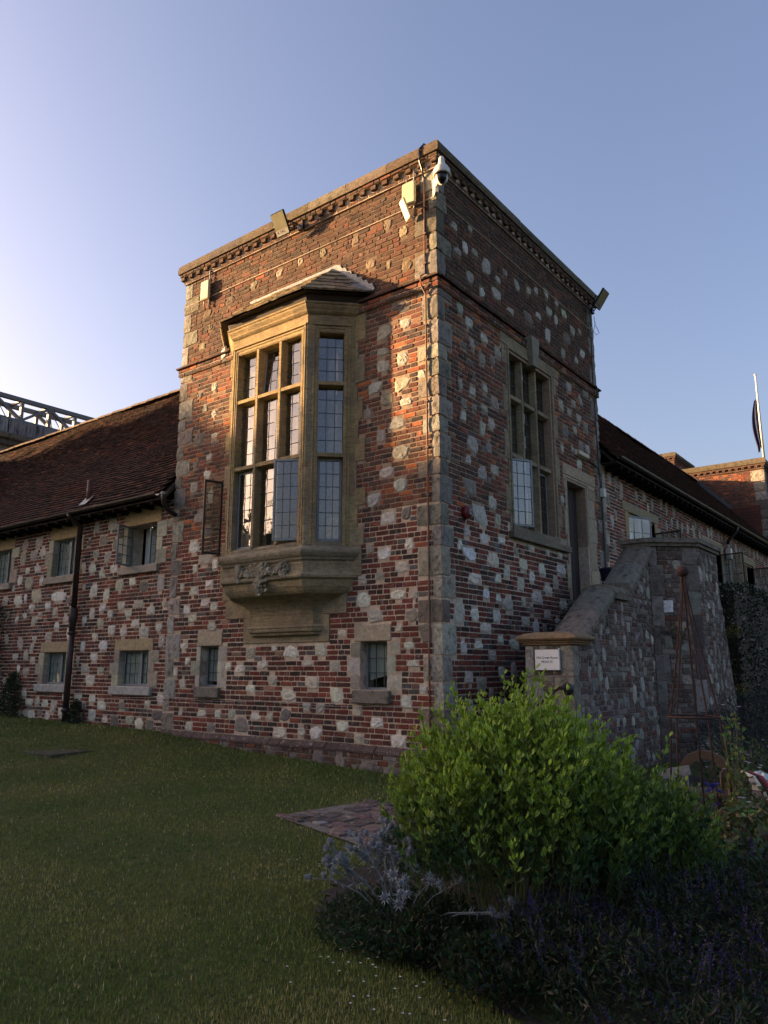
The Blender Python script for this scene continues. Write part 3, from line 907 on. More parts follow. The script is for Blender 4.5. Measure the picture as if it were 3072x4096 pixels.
for (a, b, c, d), (sl, li, jl, jr) in zip(SW, [((-5.13, -4.50, 1.09, 1.262), (-5.16, -4.51, 1.965, 2.20), (0.12, 0.24), (0.16, 0.24)),
                                               ((-1.55, -0.88, 1.09, 1.272), (-1.56, -0.88, 1.975, 2.21), (0.17, 0.25), (0.14, 0.24))]):
    small_window(F, fx(a), fx(b), c, d, tower, (fx(sl[0]), fx(sl[1]), sl[2], sl[3]), (fx(li[0]), fx(li[1]), li[2], li[3]), jl, jr, 3, 3)
    w, h = b - a, d - c
    casement(F.M(fx(a), c, -0.17), w, h, 3, 3, tower, M['frame'], 0.03)
    mb = MB(); m = F.M(fx((a + b) / 2), (c + d) / 2 + 0.02, -0.215)
    mb.obox(m @ Matrix.Rotation(R(14 if a > -2 else 0), 4, 'Z') @ Matrix.Translation((0, 0.10 if a > -2 else 0, 0)), w * 0.52, h * 0.40, 0.004)
    mb.build('blind', M['blind'], tower)

# --- right wall: tall mullioned window
def stone_window_G():
    P = lambda u0, u1, v0, v1, d0, d1, nm, c=LIMEG: G.slab(u0, u1, v0, v1, d0, d1, M['lime'], tower, nm, c, 0.006)
    # outer surround, toothed into the brickwork
    z = 3.76
    i = 0
    while z < 6.90:
        h = min(rng.uniform(0.34, 0.52), 6.905 - z)
        if 6.905 - (z + h) < 0.15: h = 6.905 - z
        a = 0.27 if i % 2 else 0.16
        P(2.22 - a, 2.22 - 0.10, z, z + h - 0.004, -0.3, 0.006, 'jamb_stone'); G.block(2.22 - a, 2.22, z, z + h)
        P(3.78 + 0.10, 3.78 + a, z, z + h - 0.004, -0.3, 0.006, 'jamb_stone'); G.block(3.78, 3.78 + a, z, z + h)
        z += h; i += 1
    P(1.90, 2.995, 6.995, 7.185, -0.3, 0.008, 'lintel'); P(3.005, 4.18, 6.995, 7.185, -0.3, 0.008, 'lintel'); G.block(1.90, 4.18, 6.90, 7.19)
    P(2.05, 2.12, 6.907, 6.993, -0.3, 0.006, 'lintel'); P(3.88, 3.97, 6.907, 6.993, -0.3, 0.006, 'lintel')
    # moulded frame : two steps
    for e, dd in ((0.10, 0.022), (0.055, -0.03)):
        f = e - 0.048
        P(2.22 - e, 2.22 - f, 3.87, 6.90 + e, -0.25, dd, 'window_moulding'); P(3.78 + f, 3.78 + e, 3.87, 6.90 + e, -0.25, dd, 'window_moulding')
        P(2.22 - f, 3.78 + f, 6.90 + f, 6.90 + e, -0.25, dd, 'window_moulding')
    P(2.0, 4.22, 3.645, 3.755, -0.3, 0.09, 'sill', (0.24, 0.21, 0.15)); P(2.13, 3.87, 3.757, 3.865, -0.3, 0.03, 'sill', (0.24, 0.21, 0.15)); G.block(1.98, 4.24, 3.64, 3.87)
    for y in (2.745, 3.275):
        mb = MB()
        poly = [(-0.027, -0.045), (0.027, -0.045), (0.055, -0.14), (0.055, -0.24), (-0.055, -0.24), (-0.055, -0.14)]
        mb.prism(poly, 3.865, 6.90, lambda p, q, t: G.p(y + p, t, q), LIMEG)
        mb.build('mullion', M['lime'], tower)
    for v in (6.14, 5.11):
        for (a, b) in ((2.22, 2.69), (2.80, 3.22), (3.33, 3.78)):
            mb = MB()
            poly = [(-0.035, -0.05), (0.035, -0.05), (0.055, -0.14), (0.055, -0.23), (-0.055, -0.23), (-0.055, -0.14)]
            mb.prism(poly, a, b, lambda p, q, t: G.p(t, v + p, q), LIMEG)
            mb.build('transom', M['lime'], tower)
    mb = MB()
    mb.prism([(-0.10, 6.87), (0.10, 6.87), (0.155, 7.42), (-0.155, 7.42)], -0.05, 0.10, lambda p, q, t: G.p(3.02 + p, q, t + (q - 6.87) * 0.03), (0.26, 0.235, 0.18))
    mb.build('keystone', M['ashlar'], tower); G.block(2.85, 3.19, 7.19, 7.43)
    # glazing
    for j, (v0, v1, r) in enumerate(((3.87, 5.055, 5), (5.165, 6.085, 4), (6.195, 6.90, 3))):
        for i, (a, b) in enumerate(((2.22, 2.69), (2.80, 3.22), (3.33, 3.78))):
            if j == 0 and i == 0:
                m = G.M(a + 0.02, v0 + 0.02, -0.10) @ Matrix.Rotation(R(-28), 4, 'Y')
                casement(m, b - a, v1 - v0 - 0.03, 3, 5, tower, M['frame'], 0.034)
            elif j == 0 and i == 2:
                casement(G.M(a, v0 + 0.01, -0.16), b - a, v1 - v0 - 0.02, 3, 5, tower, M['frame'], 0.034)
            else:
                leaded(G.M(0, 0, -0.165), a, b, v0, v1, 3, r, tower)


stone_window_G()

# --- door in the right wall
def door_G():
    P = lambda u0, u1, v0, v1, d0, d1, nm, c=(0.40, 0.325, 0.215), m='ashlar': G.slab(u0, u1, v0, v1, d0, d1, M[m], tower, nm, c, 0.006)
    z, i = 2.55, 0
    while z < 5.06:
        h = min(rng.uniform(0.36, 0.62), 5.063 - z)
        if 5.063 - (z + h) < 0.15: h = 5.063 - z
        a = 0.19 if i % 2 else 0.13
        b = 0.47 if i % 2 else 0.40
        cc = wpick([(2, (0.40, 0.33, 0.22)), (1, (0.31, 0.265, 0.19))])
        P(4.37 - a, 4.37 - 0.07, z, z + h - 0.004, -0.3, 0.006, 'jamb_stone', cc); G.block(4.37 - a, 4.37, z, z + h)
        P(5.22 + 0.10, 5.22 + b, z, z + h - 0.004, -0.3, 0.006, 'jamb_stone', cc); G.block(5.22, 5.22 + b, z, z + h)
        z += h; i += 1
    P(4.18, 5.70, 5.165, 5.375, -0.3, 0.010, 'lintel'); P(4.18, 4.30, 5.066, 5.16, -0.3, 0.006, 'lintel'); P(5.32, 5.66, 5.066, 5.16, -0.3, 0.006, 'lintel')
    G.block(4.18, 5.70, 5.06, 5.38)
    for e, f, dd in ((0.10, 0.05, 0.004), (0.05, 0.0, -0.05)):
        e1, f1 = (e, f) if e < 0.07 else (0.07, 0.05)
        P(4.37 - e1, 4.37 - f1 - 0.001, 2.80, 5.06 + e, -0.25, dd, 'door_moulding'); P(5.22 + f + 0.001, 5.22 + e, 2.80, 5.06 + e, -0.25, dd, 'door_moulding')
        P(4.37 - f1, 5.22 + f, 5.06 + f + 0.001, 5.06 + e, -0.25, dd, 'door_moulding')
    mb = MB().box(-0.27, -0.235, 4.37, 5.22, 2.8, 5.06)
    d = mb.build('door', M['dark'], tower)
    w = 0.85 / 5
    for i in range(5):
        b = MB(); b.obox(G.M(4.37 + (i + 0.5) * w, 3.93, -0.222), w / 2 - 0.004, 1.125, 0.012, bev=0.004); b.build('plank', M['dark'], d)
    kb = MB(); kb.lathe([(0.0, 0.0), (0.012, 0.0), (0.018, 0.02), (0.012, 0.035), (0.0, 0.04)], M=G.M(4.52, 3.72, -0.21), n=10); kb.build('door_knob', M['metal'], d)
    P(4.15, 5.45, 2.62, 2.795, -0.3, 0.05, 'threshold', (0.20, 0.18, 0.15), 'coping')


door_G()

# --- oriel: bodies swept round the canted plan
OX = -3.0
def oring(p, hw=None):
    hw = 0.88 + 0.414 * (p - 0.55)
    return [(OX - hw - p, 0.0), (OX - hw, -p), (OX + hw, -p), (OX + hw + p, 0.0)]


def oloft(prof, name, c, mat='lime', sub=4):
    mb = MB(); V, Fc = [], []
    n = 0
    for z, p in prof:
        pts = oring(p)
        ring = []
        for (a, b) in zip(pts, pts[1:]):
            for t in range(sub):
                q = t / sub
                ring.append((a[0] + (b[0] - a[0]) * q, a[1] + (b[1] - a[1]) * q, z))
        ring.append((pts[-1][0], pts[-1][1], z))
        n = len(ring)
        V += ring
    for i in range(len(prof) - 1):
        for j in range(n - 1):
            Fc.append((i * n + j, i * n + j + 1, (i + 1) * n + j + 1, (i + 1) * n + j))
    Fc.append(tuple(range(n))); Fc.append(tuple((len(prof) - 1) * n + j for j in range(n)))
    mb.add(V, Fc, c)
    return mb.build(name, M[mat], tower)


for (a, b, c, d) in ((-3.97, -2.05, 1.985, 2.40), (-4.44, -1.71, 2.403, 2.72), (-4.54, -1.60, 2.723, 2.95), (-4.62, -1.43, 2.953, 3.40)):
    F.slab(fx(a), fx(b), c, d, -0.1, 0.014, M['lime'], tower, 'apron_stone', LIMEG, 0.004); F.block(fx(a), fx(b), c, d)
oloft([(2.085, 0.05), (2.10, 0.09), (2.135, 0.10), (2.15, 0.135), (2.18, 0.145), (2.20, 0.145), (2.215, 0.16), (2.235, 0.15), (2.25, 0.10)], 'corbel_moulding', LIMEG)
oloft([(2.25, 0.092), (2.40, 0.098), (2.47, 0.12), (2.53, 0.16), (2.59, 0.225), (2.64, 0.31), (2.68, 0.41), (2.695, 0.445)], 'corbel_cove', (0.32, 0.265, 0.17))
oloft([(2.697, 0.447), (2.74, 0.490), (2.80, 0.528), (2.86, 0.545), (2.905, 0.552)], 'corbel_bulge', (0.34, 0.28, 0.165))
oloft([(2.906, 0.575), (2.925, 0.60), (2.955, 0.605), (2.975, 0.59), (2.985, 0.565), (3.02, 0.548), (3.10, 0.545), (3.18, 0.555)], 'oriel_fascia', LIMEG)
oloft([(3.181, 0.575), (3.20, 0.59), (3.225, 0.595), (3.235, 0.615), (3.27, 0.64), (3.30, 0.652), (3.33, 0.65), (3.345, 0.635), (3.41, 0.54)], 'oriel_ledge', (0.27, 0.235, 0.165))

# oriel body: three faces, each with its own local frame (u along the face, v up, d outward)
oc = oring(0.55)
faces = [Wall((oc[0][0], oc[0][1], 0), (oc[1][0] - oc[0][0], oc[1][1] - oc[0][1], 0), (-0.7071, -0.7071, 0)),
         Wall((oc[1][0], oc[1][1], 0), (1, 0, 0), (0, -1, 0)),
         Wall((oc[2][0], oc[2][1], 0), (oc[3][0] - oc[2][0], oc[3][1] - oc[2][1], 0), (0.7071, -0.7071, 0))]
CL = 0.55 * math.sqrt(2)
FLEN = oc[2][0] - oc[1][0]
f0 = lambda x: x - oc[1][0]
LIGHTS = [[(0.19, 0.59)], [(f0(-3.75), f0(-3.30)), (f0(-3.235), f0(-2.765)), (f0(-2.70), f0(-2.25))], [(0.19, 0.59)]]
ROWZ = [(3.47, 4.80, 6), (4.875, 5.98, 5), (6.05, 6.86, 4)]
for k, (W, L) in enumerate(zip(faces, LIGHTS)):
    LEN = FLEN if k == 1 else CL
    ext = 0.0
    mb = MB()
    e0, e1 = (0.0, L[0][0]), (L[-1][1], LEN)
    def pier(a, b, c=LIMEC):
        zz = 3.405
        while zz < 7.16:
            hh = min(rng.uniform(0.42, 0.85), 7.16 - zz)
            if 7.16 - zz - hh < 0.2: hh = 7.16 - zz
            z0, z1 = zz + 0.0015, zz + hh - 0.0015
            mb = MB(); mb.add([W.p(a, z0, 0), W.p(b, z0, 0), W.p(b, z1, 0), W.p(a, z1, 0), W.p(a, z0, -0.22), W.p(b, z0, -0.22), W.p(b, z1, -0.22), W.p(a, z1, -0.22)],
               [(0, 1, 2, 3), (1, 5, 6, 2), (4, 0, 3, 7), (7, 6, 5, 4), (3, 2, 6, 7), (0, 4, 5, 1)], wpick([(1, c), (1, LIMEG)]))
            mb.build('pier_stone', M['lime'], tower, recalc=False)
            zz += hh
    pier(*e0); pier(*e1)
    for (a, b), (c, d) in zip(L, L[1:]):
        m = (b + c) / 2; hf = (c - b) / 2
        mb = MB()
        poly = [(-hf * 0.75, -0.004), (hf * 0.75, -0.004), (hf + 0.002, -0.03), (hf + 0.018, -0.13), (hf + 0.018, -0.20), (-hf - 0.018, -0.20), (-hf - 0.018, -0.13), (-hf - 0.002, -0.03)]
        mb.prism(poly, 3.47, 6.86, lambda p, q, t: W.p(m + p, t, q), LIMEC); mb.build('mullion', M['lime'], tower)
    mb = MB(); mb.prism([(3.405, -0.002), (3.44, -0.002), (3.485, -0.06), (3.485, -0.22), (3.405, -0.22)], L[0][0], L[-1][1], lambda p, q, t: W.p(t, p, q), (0.28, 0.24, 0.165)); mb.build('sill', M['lime'], tower)
    mb = MB(); mb.prism([(6.86, -0.02), (6.88, -0.003), (7.16, -0.003), (7.16, -0.22), (6.86, -0.22)], L[0][0], L[-1][1], lambda p, q, t: W.p(t, p, q), LIMEC); mb.build('head', M['lime'], tower)
    # raised architrave moulding round the group of lights
    a, b = L[0][0] - 0.10, L[-1][1] + 0.10
    for (u0, u1, v0, v1, dd) in ((a, a + 0.03, 3.42, 6.98, 0.014), (b - 0.03, b, 3.42, 6.98, 0.014), (a - 0.012, b + 0.012, 6.98, 7.02, 0.026), (a + 0.045, a + 0.07, 3.42, 6.93, 0.008), (b - 0.07, b - 0.045, 3.42, 6.93, 0.008), (a + 0.045, b - 0.045, 6.93, 6.955, 0.010)):
        W.slab(u0, u1, v0, v1, -0.02, dd, M['lime'], tower, 'architrave', LIMEC, 0.004)
    for (c0, c1) in ((4.80, 4.875), (5.98, 6.05)):
        for (u0, u1) in L:
            mb = MB(); mid = (c0 + c1) / 2
            mb.prism([(-0.034, -0.008), (0.020, -0.008), (0.0375, -0.035), (0.05, -0.13), (0.05, -0.20), (-0.05, -0.20), (-0.05, -0.13), (-0.0375, -0.03)], u0, u1, lambda p, q, t: W.p(t, mid + p, q), LIMEC)
            mb.build('transom', M['lime'], tower)
    for j, (v0, v1, rr) in enumerate(ROWZ):
        for i, (u0, u1) in enumerate(L):
            w, h = u1 - u0, v1 - v0
            if k == 1 and j == 0 and i == 2:
                casement(W.M(u1 - 0.01, v0 + 0.03, -0.055) @ Matrix.Rotation(math.pi, 4, 'Y') @ Matrix.Rotation(R(27), 4, 'Y') , w - 0.02, h - 0.04, 3, 6, tower, M['frame'], 0.034)
            elif k == 0 and j == 0:
                casement(frame((-4.40, -0.22, v0 + 0.02), (-0.10, -0.32, 0), (0, 0, 1)), 0.34, h - 0.03, 2, 6, tower, M['framedark'], 0.034, stay=True)
            elif j == 0 and (k == 2 or i == 0):
                casement(W.M(u0 + 0.008, v0 + 0.02, -0.125), w - 0.016, h - 0.03, 3, rr, tower, M['frame'], 0.034)
            elif k == 1 and j == 2 and i == 1:
                casement(W.M(u0 + 0.008, v0 + 0.015, -0.12) @ Matrix.Rotation(R(-5), 4, 'X'), w - 0.016, h - 0.02, 3, rr, tower, M['frame'], 0.03)
            else:
                leaded(W.M(0, 0, -0.135), u0 - 0.005, u1 + 0.005, v0, v1 + 0.01, 3, rr, tower)

# cornice, soffit and slate roof of the oriel
oloft([(7.161, 0.552), (7.175, 0.575), (7.20, 0.60), (7.22, 0.605), (7.235, 0.615), (7.27, 0.64), (7.30, 0.648), (7.31, 0.665), (7.33, 0.67), (7.345, 0.655), (7.35, 0.55)], 'oriel_cornice', LIMEC)
oloft([(7.351, 0.56), (7.36, 0.61), (7.44, 0.66), (7.455, 0.66)], 'eaves_board', (0.03, 0.025, 0.02), 'dark')
# roof deck
rt = [(OX - 0.92, -0.0), (OX + 0.92, -0.0)]
ZR, ZE, PE = 8.12, 7.46, 0.76
ev = oring(PE)
mb = MB(); mb.add([(ev[0][0], 0, ZE), (ev[1][0], ev[1][1], ZE), (ev[2][0], ev[2][1], ZE), (ev[3][0], 0, ZE), (OX - 0.92, 0, ZR), (OX + 0.92, 0, ZR)],
                  [(0, 1, 4), (1, 2, 5, 4), (2, 3, 5), (0, 3, 2, 1), (0, 4, 5, 3)], (0.05, 0.045, 0.04))
oroof = mb.build('oriel_roof', M['dark'], tower)
NCO = 6
for i in range(NCO):
    t0, t1 = i / NCO - 0.02, (i + 1) / NCO + 0.10
    def epts(t):
        t = min(t, 0.99)
        L_ = [Vector((ev[0][0], 0, ZE)).lerp(Vector((OX - 0.92, 0, ZR)), t), Vector((ev[1][0], ev[1][1], ZE)).lerp(Vector((OX - 0.92, 0, ZR)), t),
              Vector((ev[2][0], ev[2][1], ZE)).lerp(Vector((OX + 0.92, 0, ZR)), t), Vector((ev[3][0], 0, ZE)).lerp(Vector((OX + 0.92, 0, ZR)), t)]
        return L_
    A, B = epts(t0), epts(t1)
    for s_ in range(3):
        a0, a1, b0, b1 = A[s_], A[s_ + 1], B[s_], B[s_ + 1]
        n = (a1 - a0).cross(b0 - a0 if (b0 - a0).length > 1e-4 else b1 - a1).normalized()
        if n.z < 0: n = -n
        ln = (a1 - a0).length
        cuts = [0.0]
        while cuts[-1] < 1.0:
            cuts.append(cuts[-1] + rng.uniform(0.17, 0.34) / max(ln, 0.01))
            if 1 - cuts[-1] < 0.12 / max(ln, 0.01): cuts[-1] = 1.0
        cuts[-1] = 1.0
        for c0, c1 in zip(cuts, cuts[1:]):
            th = rng.uniform(0.018, 0.038); g = 0.003 / ln
            lift = rng.uniform(0.028, 0.042)
            drop = rng.uniform(-0.02, 0.02)
            dn = (a0 - b0).normalized() if (a0 - b0).length > 1e-4 else Vector((0, 0, -1))
            q = [a0.lerp(a1, c0 + g) + dn * drop, a0.lerp(a1, c1 - g) + dn * drop, b0.lerp(b1, c1 - g), b0.lerp(b1, c0 + g)]
            lo = [q[0] + n * lift, q[1] + n * lift, q[2] + n * 0.006, q[3] + n * 0.006]
            up = [p + n * th for p in lo]
            mb = MB(); mb.add(lo + up, [(3, 2, 1, 0), (4, 5, 6, 7), (0, 1, 5, 4), (1, 2, 6, 5), (2, 3, 7, 6), (3, 0, 4, 7)], wpick([(2, (0.30, 0.235, 0.15)), (2, (0.22, 0.18, 0.125)), (1, (0.36, 0.29, 0.19))]))
            mb.build('stone_slate', M['coping'], oroof)
# lead flashing: stepped on the right hip, straight along the top, piece on the left
FL = MB()
def lead_quad(pts, c=(1, 1, 1)):
    pts = [Vector(p) for p in pts]
    n = (pts[1] - pts[0]).cross(pts[2] - pts[0]).normalized()
    m = len(pts)
    FL.add(pts + [p + Vector((0, 0.004, 0)) for p in pts], [tuple(range(m)), tuple(range(2 * m - 1, m - 1, -1))] + [(i, (i + 1) % m, m + (i + 1) % m, m + i) for i in range(m)])
lead_quad([(-4.05, -0.018, 8.10), (-1.98, -0.018, 8.10), (-1.98, -0.018, 8.22), (-4.12, -0.018, 8.20)])
hipd = Vector((ev[3][0] - (OX + 0.92), 0, ZE - ZR))
for i in range(7):
    t, t2 = i / 7, (i + 1) / 7
    a = Vector((OX + 0.92, -0.02 - 0.001 * i, ZR)) + hipd * t; b = Vector((OX + 0.92, -0.02 - 0.001 * i, ZR)) + hipd * t2
    lead_quad([a, b, b + Vector((0.10, 0, 0.06)), b + Vector((0.05, 0, 0.17)), a + Vector((0.02, 0, 0.10))])
a = Vector((OX + 0.92, -0.03, ZR)); b = a + hipd
lead_quad([a + Vector((-0.02, -0.05, 0.0)), b + Vector((-0.05, -0.12, 0.0)), b + Vector((0.05, 0, 0.05)), a + Vector((0.0, 0, 0.06))])
hl = Vector((ev[0][0] - (OX - 0.92), 0, ZE - ZR)); a = Vector((OX - 0.92, -0.02, ZR)); b = a + hl
lead_quad([a, b, b + Vector((-0.08, 0, 0.10)), a + Vector((-0.06, 0, 0.10))])
lead_quad([b + Vector((0.0, -0.03, 0.02)), b + Vector((-0.10, -0.03, -0.05)), b + Vector((-0.08, -0.03, -0.22)), b + Vector((0.03, -0.03, -0.16))])
FL.build('lead_flashing', M['flash'], tower)

# toothed ashlar beside the oriel
for s_ in (-1, 1):
    z, i = 3.41, 0
    while z < 7.42:
        h = min(rng.uniform(0.27, 0.46), 7.42 - z)
        if 7.42 - (z + h) < 0.15: h = 7.42 - z
        w = (0.06 if i % 2 else 0.17) + rng.uniform(-0.03, 0.04)
        a, b = (OX + 1.40, OX + 1.43 + w) if s_ > 0 else (OX - 1.43 - w, OX - 1.40)
        F.slab(fx(a), fx(b), z, z + h - 0.004, -0.1, 0.008, M['lime'], tower, 'jamb_stone', LIMEC if rng.random() < 0.5 else LIMEG, 0.004)
        F.block(fx(OX - 1.43 - w) if s_ < 0 else fx(OX), fx(OX) if s_ < 0 else fx(OX + 1.43 + w), z, z + h)
        z += h; i += 1

# carved garland on the fascia
def garland():
    mb = MB()
    rs = random.Random(3)
    pts = []
    def blob(x, z, r, d):
        m = Matrix.Translation((x, -0.548 - d, z)) @ Matrix.Rotation(rs.uniform(0, 6), 4, 'Y')
        n = 7
        V = [m @ Vector((r * math.cos(6.283 * i / n), 0, r * math.sin(6.283 * i / n))) for i in range(n)]
        V += [m @ Vector((0.75 * r * math.cos(6.283 * i / n), -r * 0.8, 0.75 * r * math.sin(6.283 * i / n))) for i in range(n)]
        V += [m @ Vector((0, -r * 0.45, 0))]
        mb.add(V, [(i, (i + 1) % n, n + (i + 1) % n, n + i) for i in range(n)] + [(n + i, n + (i + 1) % n, 2 * n) for i in range(n)], (0.46, 0.41, 0.31))
    for i in range(170):
        t = rs.uniform(-1, 1)
        sag = 3.155 - 0.13 * math.sin(math.pi * min(1, abs(t)))
        x = OX + 0.02 + t * 0.52
        blob(x, sag + rs.gauss(0, 0.025), rs.uniform(0.022, 0.038), rs.uniform(0.01, 0.07))
    for cx in (-0.5, 0.5):
        for i in range(45):
            blob(OX + 0.02 + cx + rs.gauss(0, 0.03), rs.uniform(2.93, 3.18), rs.uniform(0.022, 0.036), rs.uniform(0.01, 0.07))
    for i in range(120):
        q = rs.random()
        blob(OX + 0.02 + rs.gauss(0, 0.075 * (1 - 0.6 * q) + 0.01), 3.18 - 0.48 * q, rs.uniform(0.022, 0.038), rs.uniform(0.01, 0.10))
    mb.build('carved_garland', M['lime'], tower, recalc=False)


garland()

# --- plinth
PL = Wall((TX0 + 0.02, -0.085, 0), (1, 0, 0), (0, -1, 0))
pst = []
PL.scatter(pst, 12, (0.3, 6.0, 0.05, 0.36), minsep=0.35, size=(0.16, 0.28), gray=1.0)
PL.place_stones(pst, tower, M['rubble'], STONE_COLS)
PL.rows(0.0, 6.1, -0.15, 0.415, 0.08, pal=PAL_TOP + [(3, (0.16, 0.13, 0.115))], key='plinth', mat=M['brick_stair'])
MB().box(TX0 + 0.02, 0.055, -0.074, 0.0, -0.4, 0.415).build('plinth_core', M['mortar_dark'], tower)
pm = MB(); pm.prism([(0.0, 0.418), (0.098, 0.418), (0.098, 0.445), (0.006, 0.515), (0.0, 0.515)], -0.112, 0.112, lambda p, q, t: Vector((t, -p, q)), (0.10, 0.07, 0.062))
plm = pm.mesh('plinth_brick', M['brick_stair'])
x = TX0 + 0.14
while x < 0.05:
    o = bpy.data.objects.new('plinth_brick', plm); o.location = (x, rng.uniform(-0.006, 0.004), rng.uniform(-0.006, 0.004)); o.rotation_euler = (0, rng.uniform(-0.01, 0.01), rng.uniform(-0.015, 0.015)); link(o, tower); x += 0.234
PR = Wall((0.085, -0.08, 0), (0, 1, 0), (1, 0, 0))
PR.rows(0.0, 6.0, -0.15, 0.415, 0.08, pal=PAL_TOP, key='plinth', mat=M['brick_stair'])
MB().box(0.0, 0.074, 0.0, 6.0, -0.4, 0.415).build('plinth_core', M['mortar_dark'], tower)
pm = MB(); pm.prism([(0.0, 0.418), (0.098, 0.418), (0.098, 0.445), (0.006, 0.515), (0.0, 0.515)], 0.0, 6.0, lambda p, q, t: Vector((p, t, q)), (0.10, 0.07, 0.062)); pm.build('plinth_cap', M['brick_stair'], tower)

# --- rubble stones and brickwork of the two visible faces
fs = [(fx(a), b, c, d, g) for a, b, c, d, g in STONES_FRONT]
F.scatter(fs, 14, (0.3, 5.7, 7.5, 8.6), minsep=0.55, size=(0.12, 0.2), gray=0.4)
F.scatter(fs, 10, (0.3, 1.6, 3.6, 7.1), minsep=0.45)
F.scatter(fs, 60, (0.3, 5.8, 0.6, 3.4), minsep=0.27, size=(0.10, 0.18), gray=0.15)
F.scatter(fs, 24, (0.3, 5.8, 3.4, 7.0), minsep=0.30, size=(0.10, 0.18), gray=0.3)
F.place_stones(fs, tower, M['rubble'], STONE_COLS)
gs = list(STONES_RIGHT)
G.scatter(gs, 40, (0.4, 5.8, 0.6, 2.7), minsep=0.36)
G.scatter(gs, 70, (0.5, 5.7, 0.7, 7.0), minsep=0.28, size=(0.10, 0.18))
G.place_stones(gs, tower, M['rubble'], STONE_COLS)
for W, U1 in ((F, 6.05), (G, TY1)):
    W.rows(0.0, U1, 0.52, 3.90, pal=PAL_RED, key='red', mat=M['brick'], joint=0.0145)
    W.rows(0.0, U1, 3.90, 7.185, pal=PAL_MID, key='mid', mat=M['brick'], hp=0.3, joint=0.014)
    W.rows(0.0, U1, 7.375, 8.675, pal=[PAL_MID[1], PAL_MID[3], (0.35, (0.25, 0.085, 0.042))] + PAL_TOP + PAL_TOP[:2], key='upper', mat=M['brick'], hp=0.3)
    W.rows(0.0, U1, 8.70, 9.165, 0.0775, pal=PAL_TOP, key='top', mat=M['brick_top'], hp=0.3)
    sv, W.rect = W.rect, ([(fx(OX - 1.5), fx(OX + 1.5), 7.1, 7.5)] if W is F else [(2.85, 3.19, 7.1, 7.43)])
    sp, W.polys = W.polys, []
    W.rows(0.0 if W is G else -0.045, U1 + 0.045, 7.188, 7.338, 0.075, pal=PAL_MID, key='mid', mat=M['brick'], doff=0.042)
    W.rect = []
    W.rows(0.0 if W is G else -0.035, U1 + 0.035, 9.172, 9.248, 0.076, pal=PAL_TOP, key='top', mat=M['brick_top'], doff=0.035)
    W.rows(0.0 if W is G else -0.095, U1 + 0.095, 9.325, 9.385, 0.06, pal=PAL_TOP, key='top', mat=M['brick_top'], doff=0.10)
    W.rect, W.polys = sv, sp
F.emit(tower, 190); G.emit(tower, 110)
PL.emit(tower, 0); PR.emit(tower, 0)
for W, a_, b_, H_ in ((F, 0.02, fx(0) - 0.02, holesF), (G, 0.03, TY1 - 0.02, holesG)):
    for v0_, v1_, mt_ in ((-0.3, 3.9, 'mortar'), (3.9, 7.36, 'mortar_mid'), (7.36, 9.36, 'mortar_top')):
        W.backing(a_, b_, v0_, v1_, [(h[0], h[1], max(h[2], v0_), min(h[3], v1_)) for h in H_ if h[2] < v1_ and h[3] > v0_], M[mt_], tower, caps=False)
# back and left faces (partly hidden by the wings)
B1 = Wall((TX0, TY1, 0), (0, -1, 0), (-1, 0, 0)); B2 = Wall((0, TY1, 0), (-1, 0, 0), (0, 1, 0))
for W in (B1, B2):
    W.rows(0.0, 6.05, 4.5, 9.165, pal=PAL_MID, key='mid', mat=M['brick']); W.emit(tower, 0, detail=False)
    W.backing(0.04, 6.04 if W is B1 else 6.0, -0.3, 9.36, [], M['mortar'], tower)
for (a, b, c, d, z0, z1) in ((TX0 - 0.03, 0.03, -0.03, 0.0, 9.17, 9.39), (0.0, 0.03, 0.0, TY1, 9.17, 9.39), (TX0 - 0.085, 0.085, -0.085, 0.0, 9.327, 9.384), (0.0, 0.085, 0.0, TY1 + 0.08, 9.327, 9.384), (TX0 - 0.03, 0.03, -0.03, 0.0, 7.19, 7.335), (0, 0.03, 0.0, TY1, 7.19, 7.335)):
    MB().box(a, b, c, d, z0, z1).build('course_core', M['mortar'], tower)
# drip tiles on the string course
for W, n, u0 in ((F, 28, 0), (G, 27, 0)):
    for i in range(n):
        u = -0.075 + (6.2) * (i + 0.5) / n if W is F else 0.0 + 6.17 * (i + 0.5) / n
        if W is F and fx(OX - 1.5) < u < fx(OX + 1.5): continue
        if W is G and 2.8 < u < 3.24: continue
        W.slab(u - 0.107, u + 0.107, 7.340, 7.372, -0.02, 0.085 + rng.uniform(-0.006, 0.006), M['tile'], tower, 'drip_tile', wpick([(1, (0.12, 0.055, 0.04)), (1, (0.075, 0.045, 0.035))]), 0.004)
# cement line
F.slab(-0.012, fx(0.012), 8.677, 8.697, -0.01, 0.016, M['mortar'], tower, 'cement_line'); G.slab(0.0, TY1 + 0.01, 8.677, 8.697, -0.01, 0.016, M['mortar'], tower, 'cement_line')
# dentils
dm = MB(); dm.obox(Matrix.Identity(4), 0.056, 0.036, 0.045, (0.10, 0.056, 0.038), 0.006); dme = dm.mesh('dentil', M['brick_top'], recalc=False)
for W, U1 in ((F, 6.05), (G, TY1)):
    n = 26
    for i in range(n + 1):
        u = -0.02 + (U1 + 0.02) * i / n if W is F else 0.02 + (U1 - 0.02) * i / n
        if W is F and i == n: u = U1 + 0.02
        o = bpy.data.objects.new('dentil', dme); o.matrix_basis = W.M(u, 9.286 + rng.uniform(-0.004, 0.004), 0.04) @ Matrix.Rotation(rng.uniform(-0.03, 0.03), 4, 'Z'); link(o, tower)
